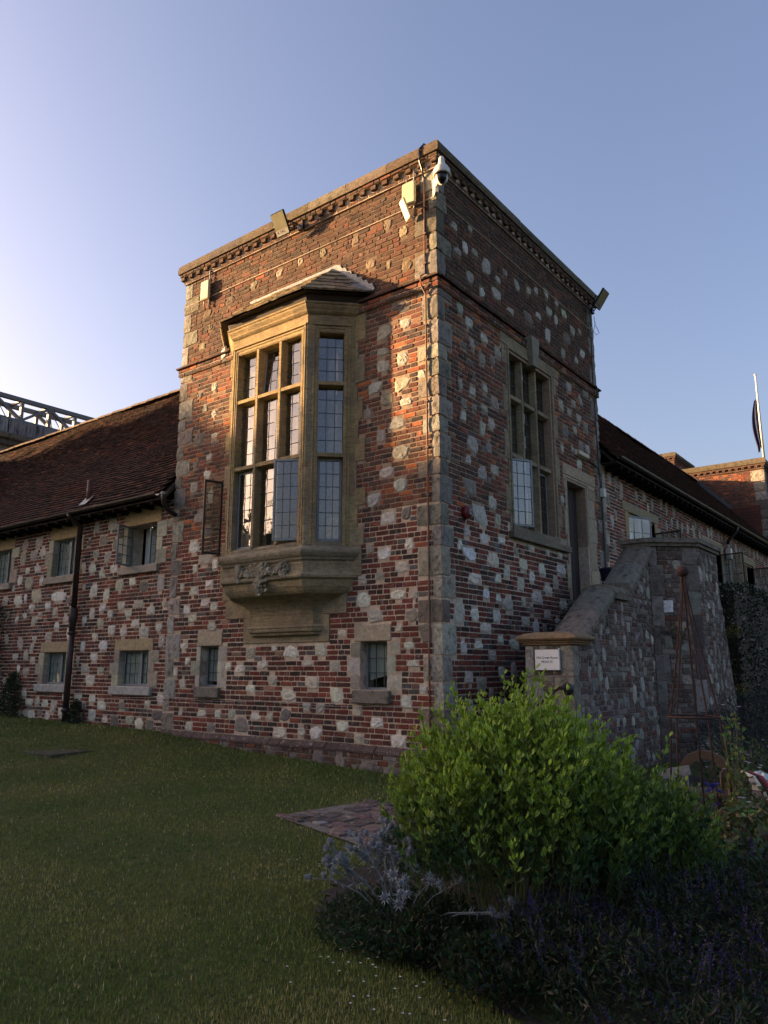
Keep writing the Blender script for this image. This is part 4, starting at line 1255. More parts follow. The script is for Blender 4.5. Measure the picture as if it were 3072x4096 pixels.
# coping, mitred at the corners
CP = [(0.125, 9.39), (0.130, 9.47), (0.115, 9.55), (0.075, 9.60), (0.0, 9.63), (-0.15, 9.645), (-0.40, 9.645), (-0.40, 9.39)]
def coping_run(fn, L, parent, prof, n, c, name='coping_stone', mitre=(1, 1)):
    for i in range(n):
        a, b = L * i / n, L * (i + 1) / n
        mb = MB()
        sh = rng.uniform(-0.004, 0.004)
        def g(p, q, t):
            e = 0.0
            if t == a and i == 0 and mitre[0]: e = -p
            if t == b and i == n - 1 and mitre[1]: e = p
            return fn(p + sh, q + sh, t + e + (0.003 if t == a else -0.003) * (0 if e else 1))
        mb.prism(prof, a, b, g, wpick(c)); mb.build(name, M['coping'], parent)
CC = [(2, (0.125, 0.10, 0.068)), (1, (0.10, 0.082, 0.06)), (1, (0.15, 0.125, 0.088))]
coping_run(lambda p, q, t: Vector((TX0 + t, -p, q)), 6.05, tower, CP, 7, CC)
coping_run(lambda p, q, t: Vector((p, t, q)), TY1, tower, CP, 7, CC)
coping_run(lambda p, q, t: Vector((-t, TY1 + p, q)), 6.05, tower, CP, 6, CC)
coping_run(lambda p, q, t: Vector((TX0 - p, TY1 - t, q)), TY1, tower, CP, 6, CC)
MB().box(TX0 + 0.36, -0.36, 0.36, TY1 - 0.36, 9.15, 9.3).build('roof_slab', M['flash'], tower)
MB().box(TX0 + 0.36, -0.36, 0.36, TY1 - 0.36, 2.55, 2.75).build('floor_slab', M['plaster'], tower)
mb = MB()
mb.box(-4.4, -4.36, 0.55, 0.56, 3.5, 6.6); mb.box(-1.7, -1.66, 0.5, 0.51, 3.5, 6.6)
mb.build('curtain_edge', M['blind'], tower)

# ================================================================ wings
PAL_TILE = [(4, (0.072, 0.032, 0.026)), (3, (0.052, 0.027, 0.024)), (2, (0.105, 0.042, 0.030)), (2.5, (0.035, 0.023, 0.022)), (0.5, (0.17, 0.068, 0.042))]


def tile_roof(parent, org, U, up, n, length, slope, singles, expo=0.1, tw=0.165, under=None):
    """plain clay tiles: org = eave start, U along the eave, up = up-slope unit, n = roof normal"""
    org, U, up, n = Vector(org), Vector(U), Vector(up), Vector(n)
    nc = int(slope / expo); nt = int(length / tw)
    lst = []
    for r in range(nc):
        for c in range(nt):
            u = (c + (0.5 if r % 2 else 0)) * tw
            s = r * expo + rng.uniform(-0.007, 0.007)
            if u + tw / 2 > length: continue
            p = org + U * (u + rng.uniform(-0.003, 0.003)) + up * s
            lst.append(p + n * (0.035 * math.sin(u * 0.9 + r * 0.05) + 0.03 * noise.noise(Vector((u * 0.5, r * 0.06, 2.0)))))
    order = sorted(range(len(lst)), key=lambda i: (lst[i] - CAM).length)
    # largest in view: nearest tiles that the camera can see above the eave
    one = set(order[:singles])
    pool = []
    for i in range(40):
        mb = MB(); c = wpick(PAL_TILE)
        w = tw / 2 - 0.0025; l0 = 0.036 + rng.uniform(-0.004, 0.006)
        a, b = rng.uniform(-0.004, 0.004), rng.uniform(-0.004, 0.004)
        V = [(-w, 0, l0 - 0.03 + a), (w, 0, l0 - 0.03 + b), (-w, 0, l0 + a), (w, 0, l0 + b), (-w, 0.26, -0.045), (w, 0.26, -0.045)]
        mb.add(V, [(0, 1, 3, 2), (2, 3, 5, 4), (0, 2, 4), (1, 5, 3)], c)
        pool.append((V, mb.f, mb.mesh('roof_tile', M['tile'], recalc=False)))
    base = Matrix((U, up, n)).transposed().to_4x4()
    mass = MB()
    for i, p in enumerate(lst):
        V, Fc, me = rng.choice(pool)
        rot = rng.gauss(0, 0.012)
        if i in one:
            o = bpy.data.objects.new('roof_tile', me); m = base.copy(); m.translation = p
            o.matrix_basis = m @ Matrix.Rotation(rot, 4, 'Z'); link(o, parent)
        else:
            c = wpick(PAL_TILE); cr, sr = math.cos(rot), math.sin(rot)
            mass.add([p + U * (a * cr - b * sr) + up * (a * sr + b * cr) + n * d for a, b, d in V], Fc, c)
    tag(mass.build('roof_tiling', M['tile'], parent, recalc=False), kind='stuff')
    mb = MB()
    q = [org - n * 0.085, org + U * length - n * 0.085, org + U * length + up * slope - n * 0.085, org + up * slope - n * 0.085]
    mb.add(q + [x - n * 0.06 for x in q], [(0, 1, 2, 3), (7, 6, 5, 4), (0, 4, 5, 1), (1, 5, 6, 2), (2, 6, 7, 3), (3, 7, 4, 0)], (0.05, 0.03, 0.025))
    mb.build('roof', M['dark'], parent, recalc=False)


def ridge(parent, a, b, c=(0.13, 0.075, 0.05)):
    a, b = Vector(a), Vector(b); L = (b - a).length; d = (b - a) / L
    side = d.cross(Vector((0, 0, 1)))
    n = int(L / 0.33)
    mb = MB()
    prof = [(0.12 * math.cos(t), 0.10 * math.sin(t) - 0.02) for t in [math.pi * i / 6 for i in range(7)]]
    V = [(p, 0.0 if e == 0 else 0.31, q + (0.008 if e == 0 else -0.004)) for e in (0, 1) for p, q in prof]
    mb.add(V, [(i, i + 1, 8 + i, 7 + i) for i in range(6)] + [tuple(range(7)), tuple(range(13, 6, -1))], c)
    me = mb.mesh('ridge_tile', M['tile'])
    for i in range(n):
        o = bpy.data.objects.new('ridge_tile', me)
        m = Matrix((side, d, Vector((0, 0, 1)))).transposed().to_4x4(); m.translation = a + d * (i * 0.33) + Vector((0, 0, rng.uniform(-0.008, 0.008)))
        o.matrix_basis = m @ Matrix.Rotation(rng.gauss(0, 0.02), 4, 'Z'); link(o, parent)


# ---------------------------------------------------------------- left wing
lwing = thing('brick_wing', (-13.0, 3.0, 0.5), 'low brick wing with tiled roof and small leaded windows beside the lawn', 'building')
XL = -20.0
WL = Wall((XL, 0.02, 0), (1, 0, 0), (0, -1, 0))
lx = lambda x: x - XL
UPW = [(-7.50, -6.56), (-10.34, -9.45), (-13.14, -12.20), (-16.0, -15.1)]
LOW = [(-7.53, -6.59), (-10.33, -9.44)]
hl_ = [(lx(a), lx(b), 3.55, 4.37) for a, b in UPW] + [(lx(a), lx(b), 1.25, 1.91) for a, b in LOW]
for h_ in hl_: WL.block(*h_)
for i, (a, b) in enumerate(UPW):
    small_window(WL, lx(a), lx(b), 3.55, 4.37, lwing, (lx(a) - 0.22, lx(b) + 0.13, 3.395, 3.545), (lx(a) - 0.14, lx(b) + 0.12, 4.375, 4.64), (0.20, 0.32), (0.17, 0.32), 3, 4, ashlar=True, sillmat='ashlar', sc=(0.33, 0.29, 0.23), lc=(0.38, 0.28, 0.145))
for a, b in LOW:
    small_window(WL, lx(a), lx(b), 1.25, 1.91, lwing, (lx(a) - 0.21, lx(b) + 0.16, 1.085, 1.245), (lx(a) - 0.17, lx(b) + 0.12, 1.915, 2.135), (0.20, 0.32), (0.17, 0.30), 3, 3, ashlar=True, sillmat='ashlar', sc=(0.40, 0.39, 0.36), lc=(0.38, 0.30, 0.185))
for (a, b), v0, v1, rr, op in [(w, 3.55, 4.37, 4, i == 0) for i, w in enumerate(UPW)] + [(w, 1.25, 1.91, 3, False) for w in LOW]:
    w = b - a
    if op:
        casement(WL.M(lx(a) + 0.01, v0 + 0.01, -0.11) @ Matrix.Rotation(R(-68), 4, 'Y'), w * 0.56, v1 - v0 - 0.02, 3, rr, lwing, M['frame'], 0.034)
    else:
        casement(WL.M(lx(a) + 0.005, v0 + 0.005, -0.125), w * 0.58, v1 - v0 - 0.01, 3, rr, lwing, M['frame'], 0.034)
    casement(WL.M(lx(a) + w * 0.59, v0 + 0.005, -0.125), w * 0.40, v1 - v0 - 0.01, 2, rr, lwing, M['frame'], 0.034)
    if not op:
        mb = MB(); mb.obox(WL.M(lx((a + b) / 2), (v0 + v1) / 2, -0.165), w / 2 - 0.02, (v1 - v0) / 2 - 0.02, 0.004); mb.build('blind', M['blind'], lwing)
    else:
        mb = MB(); mb.obox(WL.M(lx(a) + w * 0.3, (v0 + v1) / 2, -0.40), w * 0.27, (v1 - v0) / 2, 0.004); mb.build('blind', M['blind'], lwing)
ws = [(lx(a), b, c, d, g) for a, b, c, d, g in STONES_WING]
WL.scatter(ws, 60, (lx(-14.5), lx(-6.15), 0.55, 1.05), minsep=0.27, size=(0.16, 0.3), gray=0.35, aspect=(0.5, 1.0))
WL.scatter(ws, 130, (lx(-18), lx(-6.1), 1.1, 4.5), minsep=0.27, size=(0.11, 0.2))
WL.place_stones(ws, lwing, M['rubble'], STONE_COLS)
WL.rows(0.0, lx(TX0) - 0.01, 0.40, 4.68, 0.0755, pal=PAL_RED, key='red', mat=M['brick'], hp=0.5, joint=0.016)
WL.emit(lwing, 300)
WL.backing(0.0, lx(TX0) - 0.002, 0.1, 4.75, hl_, M['mortar'], lwing)
MB().box(XL, TX0 - 0.01, 6.0, 6.1, 0.1, 4.75).build('back_wall', M['mortar'], lwing); MB().box(XL - 0.1, XL, 0.0, 6.1, 0.1, 8.4).build('end_wall', M['mortar'], lwing)
MB().box(XL, TX0 - 0.01, 0.36, 6.0, 2.5, 2.6).build('floor_slab', M['plaster'], lwing)
SL = math.hypot(3.33, 3.91); up = Vector((0, 3.33, 3.91)) / SL; nr = Vector((0, -3.91, 3.33)) / SL
tile_roof(lwing, (XL, -0.345, 4.78), (1, 0, 0), up, nr, TX0 - XL - 0.005, SL, 300)
upb = Vector((0, -3.33, 3.91)) / SL; nb = Vector((0, 3.91, 3.33)) / SL
mb = MB(); q = [Vector((XL, 6.33, 4.8)), Vector((TX0 - 0.01, 6.33, 4.8)), Vector((TX0 - 0.01, 3.0, 8.70)), Vector((XL, 3.0, 8.70))]
mb.add(q + [x - Vector((0, 0, 0.08)) for x in q], [(0, 1, 2, 3), (7, 6, 5, 4), (0, 4, 5, 1), (1, 5, 6, 2), (2, 6, 7, 3), (3, 7, 4, 0)], (0.10, 0.045, 0.035)); mb.build('roof', M['tile'], lwing)
ridge(lwing, (XL, 3.0, 8.72), (TX0, 3.0, 8.72), (0.17, 0.12, 0.08))
# eaves
me = MB().box(-0.04, 0.04, -0.33, 0.0, 4.62, 4.69).mesh('rafter_end', M['soot_shade'])
x = TX0 - 0.25
while x > XL:
    o = bpy.data.objects.new('rafter_end', me); o.location = (x, 0, 0); link(o, lwing); x -= 0.42
MB().box(XL, TX0 - 0.01, -0.33, 0.0, 4.692, 4.71).build('soffit_board', M['dark'], lwing)
def gutter(parent, a, b, r=0.062, name='gutter'):
    a, b = Vector(a), Vector(b); d = (b - a).normalized(); s = d.cross(Vector((0, 0, 1)))
    mb = MB(); n = 8; V = []
    for p in (a, b):
        for k in range(n + 1):
            t = math.pi * k / n
            V.append(p + s * r * math.cos(t) - Vector((0, 0, 1)) * r * math.sin(t))
        for k in range(n + 1):
            t = math.pi * (n - k) / n
            V.append(p + s * (r - 0.006) * math.cos(t) - Vector((0, 0, 1)) * (r - 0.006) * math.sin(t))
    m = 2 * (n + 1)
    mb.add(V, [(i, (i + 1) % m, m + (i + 1) % m, m + i) for i in range(m)] + [tuple(range(m)), tuple(range(2 * m - 1, m - 1, -1))])
    g = mb.build(name, M['iron'], parent)
    L = (b - a).length; i = 0.9
    while i < L:
        q = a + d * i
        jb = MB(); V = []
        for e in (-0.03, 0.03):
            for k in range(n + 1):
                t = math.pi * k / n
                V.append(q + d * e + s * (r + 0.008) * math.cos(t) - Vector((0, 0, 1)) * (r + 0.008) * math.sin(t))
        jb.add(V, [(k, k + 1, n + 2 + k, n + 1 + k) for k in range(n)]); jb.build('gutter_joint', M['iron'], g); i += 1.83
gutter(lwing, (TX0 - 0.01, -0.395, 4.80), (XL, -0.395, 4.80))
dp = thing('downpipe', (-9.07, -0.11, 0.5), 'dark brown iron downpipe running from wing gutter to the lawn', 'pipe')
mb = MB(); mb.tube([(-9.07, -0.395, 4.78), (-9.07, -0.38, 4.72), (-9.07, -0.2, 4.60), (-9.07, -0.12, 4.52), (-9.07, -0.115, 2.78)], 0.056, 12); mb.build('upper_pipe', M['pipe'], dp, True)
mb = MB(); mb.tube([(-9.07, -0.115, 2.78), (-9.07, -0.115, 0.46)], 0.060, 12); mb.build('lower_pipe', M['pipe'], dp, True)
mb = MB(); mb.lathe([(0.062, -0.04), (0.085, -0.03), (0.085, 0.0), (0.066, 0.01)], (-9.07, -0.115, 2.80), 14); mb.lathe([(0.062, -0.02), (0.088, -0.01), (0.088, 0.03), (0.07, 0.05)], (-9.07, -0.115, 2.28), 14); mb.build('collar', M['pipe'], dp, True)
mb = MB(); mb.lathe([(0.066, 0.0), (0.068, 0.2), (0.086, 0.25), (0.088, 0.48), (0.066, 0.52)], (-9.07, -0.115, 2.29), 14); mb.build('access_eye', M['pipe'], dp, True)
mb = MB(); mb.lathe([(0.062, -0.02), (0.085, -0.01), (0.085, 0.05), (0.066, 0.07)], (-9.07, -0.115, 0.72), 14); mb.build('collar', M['pipe'], dp, True)
vp = thing('vent_pipe', (-8.86, -0.10, 5.07), 'short dark red vent pipe standing on the tiled roof', 'pipe')
mb = MB(); mb.tube([(-8.86, -0.10, 5.0), (-8.86, -0.10, 5.52)], 0.055, 14); mb.build('pipe', m_plain('vent_red', (0.07, 0.025, 0.022), 0.6), vp, True)
mb = MB(); m = Matrix((Vector((1, 0, 0)), up, nr)).transposed().to_4x4(); m.translation = Vector((-8.86, -0.12, 5.045)) + nr * 0.042; mb.obox(m, 0.13, 0.15, 0.006); mb.build('lead_slate', M['flash'], vp)
sw = thing('swan_neck_pipe', (-5.95, -0.1, 4.6), 'short curved lead spout between wing gutter and tower wall', 'pipe')
mb = MB(); mb.tube([(-5.93, -0.34, 4.80), (-5.93, -0.34, 4.72), (-5.94, -0.32, 4.62), (-5.96, -0.24, 4.53), (-5.98, -0.12, 4.46), (-5.98, 0.0, 4.42)], 0.045, 12); mb.build('pipe', M['iron'], sw, True)
mb = MB(); mb.lathe([(0.045, 0.0), (0.06, 0.01), (0.06, 0.05), (0.045, 0.06)], (-5.93, -0.34, 4.745), 12); mb.build('collar', M['flash'], sw, True)

# ---------------------------------------------------------------- right wing
rwing = thing('brick_wing', (-3.0, 14.5, 2.0), 'brick and rubble wing with dark tiled roof behind the outside stair', 'building')
WR = Wall((-0.02, TY1, 0), (0, 1, 0), (1, 0, 0))
ry = lambda y: y - TY1
LR = 17.0
RW = [(7.60, 9.36, 3.85, 4.98), (13.72, 15.35, 3.70, 5.0), (18.1, 19.6, 3.75, 5.0)]
hr = [(ry(a), ry(b), c, d) for a, b, c, d in RW]
for h_ in hr: WR.block(*h_)
for (a, b, c, d) in RW:
    P = lambda u0, u1, v0, v1, d0, d1, nm, cc=LIMEG: WR.slab(u0, u1, v0, v1, d0, d1, M['ashlar'], rwing, nm, cc, 0.006)
    P(ry(a) - 0.33, ry(b) + 0.30, d + 0.005, d + 0.22, -0.3, 0.01, 'lintel'); WR.block(ry(a) - 0.33, ry(b) + 0.3, d, d + 0.22)
    P(ry(a) - 0.15, ry(b) + 0.15, c - 0.13, c - 0.005, -0.3, 0.07, 'sill'); WR.block(ry(a) - 0.15, ry(b) + 0.15, c - 0.13, c)
    for (u0, u1) in ((ry(a) - 0.2, ry(a)), (ry(b), ry(b) + 0.2)):
        P(u0, u1, c, (c + d) / 2 - 0.003, -0.3, 0.008, 'jamb_stone'); P(u0, u1, (c + d) / 2, d, -0.3, 0.008, 'jamb_stone', LIMEC); WR.block(u0, u1, c, d)
    for e in (0.0,):
        P(ry(a) - 0.05, ry(b) + 0.05, d - 0.05, d - 0.002, -0.2, -0.04, 'window_moulding')
    m = (a + b) / 2
    P(ry(m) - 0.05, ry(m) + 0.05, c, d - 0.053, -0.22, -0.06, 'mullion')
    wv = (b - a) / 2 - 0.05
    if a < 10:
        casement(WR.M(ry(a), c + 0.01, -0.10) @ Matrix.Rotation(R(-24), 4, 'Y'), wv, d - c - 0.07, 3, 3, rwing, M['frame'], 0.036)
        casement(WR.M(ry(b), c + 0.01, -0.02) @ Matrix.Rotation(math.pi, 4, 'Y') @ Matrix.Rotation(R(80), 4, 'Y'), wv * 0.8, d - c - 0.25, 3, 3, rwing, M['framedark'], 0.034)
    else:
        casement(WR.M(ry(a), c + 0.01, -0.15), wv, d - c - 0.07, 3, 4, rwing, M['frame'], 0.036)
        casement(WR.M(ry(b), c + 0.01, -0.02) @ Matrix.Rotation(math.pi, 4, 'Y') @ Matrix.Rotation(R(78), 4, 'Y'), wv * 0.9, d - c - 0.08, 3, 4, rwing, M['framedark'], 0.034, stay=True)
    mb = MB(); mb.obox(WR.M(ry((a + b) / 2), (c + d) / 2, -0.45), (b - a) / 2, (d - c) / 2, 0.004); mb.build('blind', M['blind'], rwing)
rs_ = []
WR.scatter(rs_, 240, (0.1, LR, 2.9, 5.6), minsep=0.30, size=(0.13, 0.24), aspect=(0.9, 1.8))
WR.place_stones(rs_, rwing, M['rubble'], STONE_COLS, rough=0.015)
WR.block(ry(6.1), ry(6.35), 2, 6)
WR.rows(0.0, LR, 2.2, 5.72, 0.0755, pal=PAL_PALE, key='pale', mat=M['brick'], hp=0.5, joint=0.02)
WR.emit(rwing, 300, detail=False)
z = 2.2
while z < 5.7:
    h = rng.uniform(0.25, 0.42); w = rng.choice((0.14, 0.24))
    WR.slab(0.005, w, z, min(z + h, 5.72) - 0.006, -0.2, 0.006, M['rubble'], rwing, 'quoin', quoin_col(), 0.01, rough=0.006); z += h
WR.backing(0.002, LR, 0.5, 5.78, hr, M['mortar'], rwing)
MB().box(-5.15, -5.05, TY1 + 0.02, TY1 + LR, 0.3, 5.8).build('back_wall', M['mortar'], rwing)
MB().box(-5.0, -0.4, TY1 + 0.05, TY1 + LR, 2.7, 2.8).build('floor_slab', M['plaster'], rwing)
SR = math.hypot(2.9, 2.9 * 3.66 / 3.33); upr = Vector((-3.33, 0, 3.66)).normalized(); nrr = Vector((3.66, 0, 3.33)).normalized()
tile_roof(rwing, (0.345, TY1 + 0.005, 5.86), (0, 1, 0), upr, nrr, LR - 0.1, SR, 300)
mb = MB(); q = [Vector((-5.45, TY1 + 0.01, 5.86)), Vector((-5.45, TY1 + LR, 5.86)), Vector((-2.555, TY1 + LR, 9.03)), Vector((-2.555, TY1 + 0.01, 9.03))]
mb.add(q + [x - Vector((0, 0, 0.08)) for x in q], [(0, 1, 2, 3), (7, 6, 5, 4), (0, 4, 5, 1), (1, 5, 6, 2), (2, 6, 7, 3), (3, 7, 4, 0)], (0.10, 0.045, 0.035)); mb.build('roof', M['tile'], rwing)
ridge(rwing, (-2.555, TY1, 9.06), (-2.555, TY1 + LR, 9.06), (0.11, 0.05, 0.04))
me = MB().box(0.0, 0.33, -0.05, 0.05, 5.64, 5.74).mesh('rafter_end', M['soot_shade'])
y = TY1 + 0.3
while y < TY1 + LR:
    o = bpy.data.objects.new('rafter_end', me); o.location = (0, y, 0); link(o, rwing); y += 0.42
MB().box(0.0, 0.34, TY1, TY1 + LR, 5.742, 5.76).build('soffit_board', M['dark'], rwing)
gutter(rwing, (0.395, TY1 + 0.01, 5.86), (0.395, TY1 + LR - 0.1, 5.86))
rp = thing('downpipe', (0.06, 15.9, 2.5), 'black iron downpipe with swan neck on the right wing wall', 'pipe')
mb = MB(); mb.tube([(0.395, 15.9, 5.82), (0.36, 15.9, 5.68), (0.12, 15.9, 5.42), (0.07, 15.9, 5.3)], 0.05, 10); mb.build('swan_neck', M['iron'], rp, True)
mb = MB(); mb.tube([(0.07, 15.9, 5.3), (0.07, 15.9, 2.4)], 0.045, 10); mb.build('pipe', m_plain('pale_pipe', (0.30, 0.26, 0.22), 0.7), rp, True)
jb = MB(); jb.obox(Matrix.Translation((0.10, 15.9, 5.0)), 0.07, 0.09, 0.17, bev=0.01); tag(jb.build('junction_box', M['white']), 'white electrical box below the swan neck of the right wing', 'box')

# ================================================================ outside stair
stair = thing('outside_stair', (0.8, 2.5, 0.2), 'mossy brick outside stair with sloping stone coping and canted landing', 'staircase')
def zc(y):
    if y < 2.25: return 2.10 + (y - 1.30) * 0.60
    if y < 3.0: return 2.72
    return 2.78 + (y - 3.0) * 0.708
def under(u0, u1, v0, v1):
    return all(v1 < zc(u) - 0.12 for u in (u0, u1))
S1 = Wall((1.5, 0, 0), (0, 1, 0), (1, 0, 0))
st = []
S1.scatter(st, 110, (1.15, 4.05, 0.2, 3.4), minsep=0.20, size=(0.09, 0.17), gray=0.2, aspect=(0.9, 1.8))
S1.place_stones(st, stair, M['rubble'], STAIR_COLS, inside=under)
S1.rows(1.07, 4.10, 0.0, 3.6, 0.0765, pal=PAL_STAIR, key='stair', mat=M['brick_stair'], inside=under, hp=0.5)
S1.emit(stair, 170)
c1, c2 = Vector((1.5, 4.10, 0)), Vector((2.15, 4.68, 0))
dcan = (c2 - c1).normalized()
S2 = Wall(c1, dcan, (dcan.y, -dcan.x, 0))
LC = (c2 - c1).length
for (a, b) in ((0.0, 0.2), (LC - 0.2, LC)):
    z = 0.1
    while z < 3.58:
        h = min(rng.uniform(0.3, 0.6), 3.60 - z); w = rng.uniform(0.12, 0.3)
        x0, x1 = (a, a + w) if a == 0 else (b - w, b)
        S2.slab(x0, x1, z, z + h - 0.006, -0.2, 0.008, M['quoin'], stair, 'quoin', wpick(STAIR_COLS[1] + [(1, (0.3, 0.28, 0.25))]), 0.01, rough=0.005); S2.block(x0, x1, z, z + h); z += h
st = []
S2.scatter(st, 16, (0.15, LC - 0.15, 0.3, 3.4), minsep=0.28, size=(0.12, 0.2), gray=0.3)
S2.place_stones(st, stair, M['rubble'], STAIR_COLS)
S2.rows(0.0, LC, 0.0, 3.62, pal=PAL_STAIR, key='stair', mat=M['brick_stair'], hp=0.4)
S2.emit(stair, 60)
def yedge(v):
    P_ = [(3.7, 5.96), (2.9, 5.95), (2.4, 6.12), (1.5, 6.36), (0.0, 6.75)]
    for (a, ya), (b, yb) in zip(P_, P_[1:]):
        if b <= v <= a: return ya + (yb - ya) * (a - v) / (a - b)
    return 5.96
S3 = Wall((2.15, 4.68, 0), (0, 1, 0), (1, 0, 0))
in3 = lambda u0, u1, v0, v1: u1 + 4.68 < yedge((v0 + v1) / 2) + 0.01
st = []
S3.scatter(st, 90, (0.1, 2.0, 0.2, 3.5), minsep=0.20, size=(0.09, 0.17), gray=0.2, aspect=(0.9, 1.9))
S3.place_stones(st, stair, M['rubble'], STAIR_COLS, inside=in3)
S3.rows(0.0, 2.1, 0.0, 3.62, pal=PAL_STAIR, key='stair', mat=M['brick_stair'], hp=0.5, inside=in3)
S3.emit(stair, 70)
# cores
mb = MB(); ys = [1.05, 1.3, 2.25, 2.25, 3.0, 4.09]
poly = [(0.95, 0.0)] + [(4.09, 0.0)] + [(y, zc(y) - 0.10) for y in (4.09, 3.01, 2.99, 2.26, 2.24, 1.3, 0.95)]
mb.prism(poly, 1.12, 1.489, lambda p, q, t: Vector((t, p, q))); mb.build('parapet_core', M['mortar_dark'], stair)
mb = MB(); i2 = S2.n * -0.011
V = [Vector((1.489, 4.095, 0)), c1 + i2 + dcan * 0.02, c2 + i2, Vector((2.139, 4.68, 0))]
pl = [(1.489, 4.11), (2.139, 4.69), (2.139, None), (0.05, None), (0.05, 4.11)]
def core3(v):
    e = yedge(v) - 0.012
    return [(1.489, 4.112, v), (2.139, 4.692, v), (2.139, e, v), (1.80, e, v), (1.80, 4.86, v), (1.35, 4.45, v), (1.12, 4.45, v), (1.12, 4.112, v)]
lv = [0.0, 0.75, 1.5, 2.0, 2.4, 2.9, 3.62]
V, Fc = [], []
for v in lv: V += core3(v)
for i in range(len(lv) - 1):
    for j in range(8): Fc.append((i * 8 + j, i * 8 + (j + 1) % 8, i * 8 + 8 + (j + 1) % 8, i * 8 + 8 + j))
Fc.append(tuple(range(8))); Fc.append(tuple(range(len(V) - 8, len(V))))
mb.add(V, Fc); mb.build('landing_core', M['mortar_dark'], stair)
MB().box(0.10, 1.78, 4.25, 5.93, 2.5, 2.70).build('landing_slab', M['coping'], stair)
# steps
n = 15
for i in range(n):
    z1 = 0.20 + (i + 1) * (2.70 - 0.20) / n; y0 = 0.55 + i * 0.25
    MB().box(0.09, 1.115, y0, y0 + 0.28 + (0.1 if i == n - 1 else 0), max(0, z1 - 0.6), z1, (0.13, 0.12, 0.10)).build('step', M['coping'], stair)
# coping of the parapet
cp = [(-0.255, -0.10), (-0.265, 0.0), (-0.23, 0.06), (-0.14, 0.105), (0.0, 0.12), (0.14, 0.105), (0.23, 0.06), (0.265, 0.0), (0.255, -0.10)]
CS = [(2, (0.22, 0.19, 0.15)), (1, (0.18, 0.16, 0.13))]
def cop(y0, y1, f, n):
    for i in range(n):
        a, b = y0 + (y1 - y0) * i / n, y0 + (y1 - y0) * (i + 1) / n
        mb = MB(); mb.prism(cp, a + 0.002, b - 0.002, lambda p, q, t: Vector((1.305 + p, t, f(t) + q)), wpick(CS)); mb.build('coping_stone', M['coping'], stair)
cop(1.02, 2.27, lambda y: 2.10 + (y - 1.30) * 0.60 - 0.005, 2)
cop(2.275, 3.02, lambda y: 2.71, 1)
cop(3.025, 4.12, lambda y: 2.78 + (y - 3.0) * 0.708 - 0.005, 2)
mb = MB()
outl = [(1.02, 4.02), (1.50, 4.00), (2.22, 4.63), (2.22, 6.02), (1.74, 6.02), (1.74, 4.90), (1.33, 4.52), (1.02, 4.52)]
mb.prism(outl, 3.68, 3.755, lambda p, q, t: Vector((p, q, t)), (0.21, 0.185, 0.15)); mb.build('landing_coping', M['coping'], stair)
mb = MB(); outl2 = [(1.06, 4.06), (1.48, 4.04), (2.185, 4.655), (2.185, 5.99), (1.78, 5.99), (1.78, 4.88), (1.35, 4.48), (1.06, 4.48)]
mb.prism(outl2, 3.622, 3.679, lambda p, q, t: Vector((p, q, t)), (0.19, 0.17, 0.14)); mb.build('landing_coping', M['coping'], stair)
# pier
P1 = Wall((0.92, 0.6, 0), (1, 0, 0), (0, -1, 0)); P2 = Wall((1.6, 0.6, 0), (0, 1, 0), (1, 0, 0)); P3 = Wall((0.92, 1.07, 0), (0, -1, 0), (-1, 0, 0))
MB().box(0.931, 1.589, 0.611, 1.06, -0.1, 1.89).build('pier_core', M['mortar_dark'], stair)
z = 0.0
while z < 1.87:
    h = min(rng.uniform(0.26, 0.42), 1.885 - z)
    if 1.885 - z - h < 0.12: h = 1.885 - z
    a, b = rng.uniform(0.13, 0.26), rng.uniform(0.16, 0.30)
    P1.slab(0, a, z, z + h - 0.006, -0.2, 0.008, M['quoin'], stair, 'quoin', wpick([(1, (0.25, 0.23, 0.20)), (1, (0.33, 0.31, 0.27))]), rough=0.004); P1.block(0, a, z, z + h); P3.block(0.47 - 0.2, 0.5, z, z + h)
    mb = MB(); rough_block(mb, Matrix.Translation((1.6 - b / 2 + 0.004, 0.6 + 0.1 - 0.004, z + h / 2)), b / 2 + 0.004, 0.104, h / 2 - 0.004, 0.004, wpick([(1, (0.25, 0.23, 0.20)), (1, (0.33, 0.31, 0.27))])); mb.build('quoin', M['quoin'], stair)
    P1.block(0.68 - b, 0.7, z, z + h); P2.block(-0.1, 0.2, z, z + h)
    z += h
for W, L in ((P1, 0.68), (P2, 0.47), (P3, 0.47)):
    W.rows(0, L, 0.0, 1.885, pal=PAL_STAIR, key='stair', mat=M['brick_stair']); W.emit(stair, 0)
mb = MB()
for (e, z0, z1, bv) in ((0.03, 1.89, 1.915, 0.006), (0.055, 1.9151, 1.945, 0.010), (0.10, 1.9451, 2.005, 0.022)):
    mb.obox(Matrix.Translation((1.26, 0.835, (z0 + z1) / 2)), 0.34 + e, 0.235 + e, (z1 - z0) / 2, (0.235, 0.155, 0.088), bv)
mb.prism([(-0.41, 0), (0.41, 0), (0.33, 0.035), (0.15, 0.05), (-0.15, 0.05), (-0.33, 0.035)], -1, 1, lambda p, q, t: Vector((1.26 + p, 0.835 + t * (0.31 - q * 1.4), 2.006 + q)), (0.245, 0.17, 0.10))
mb.build('pier_cap', M['ashlar'], stair)

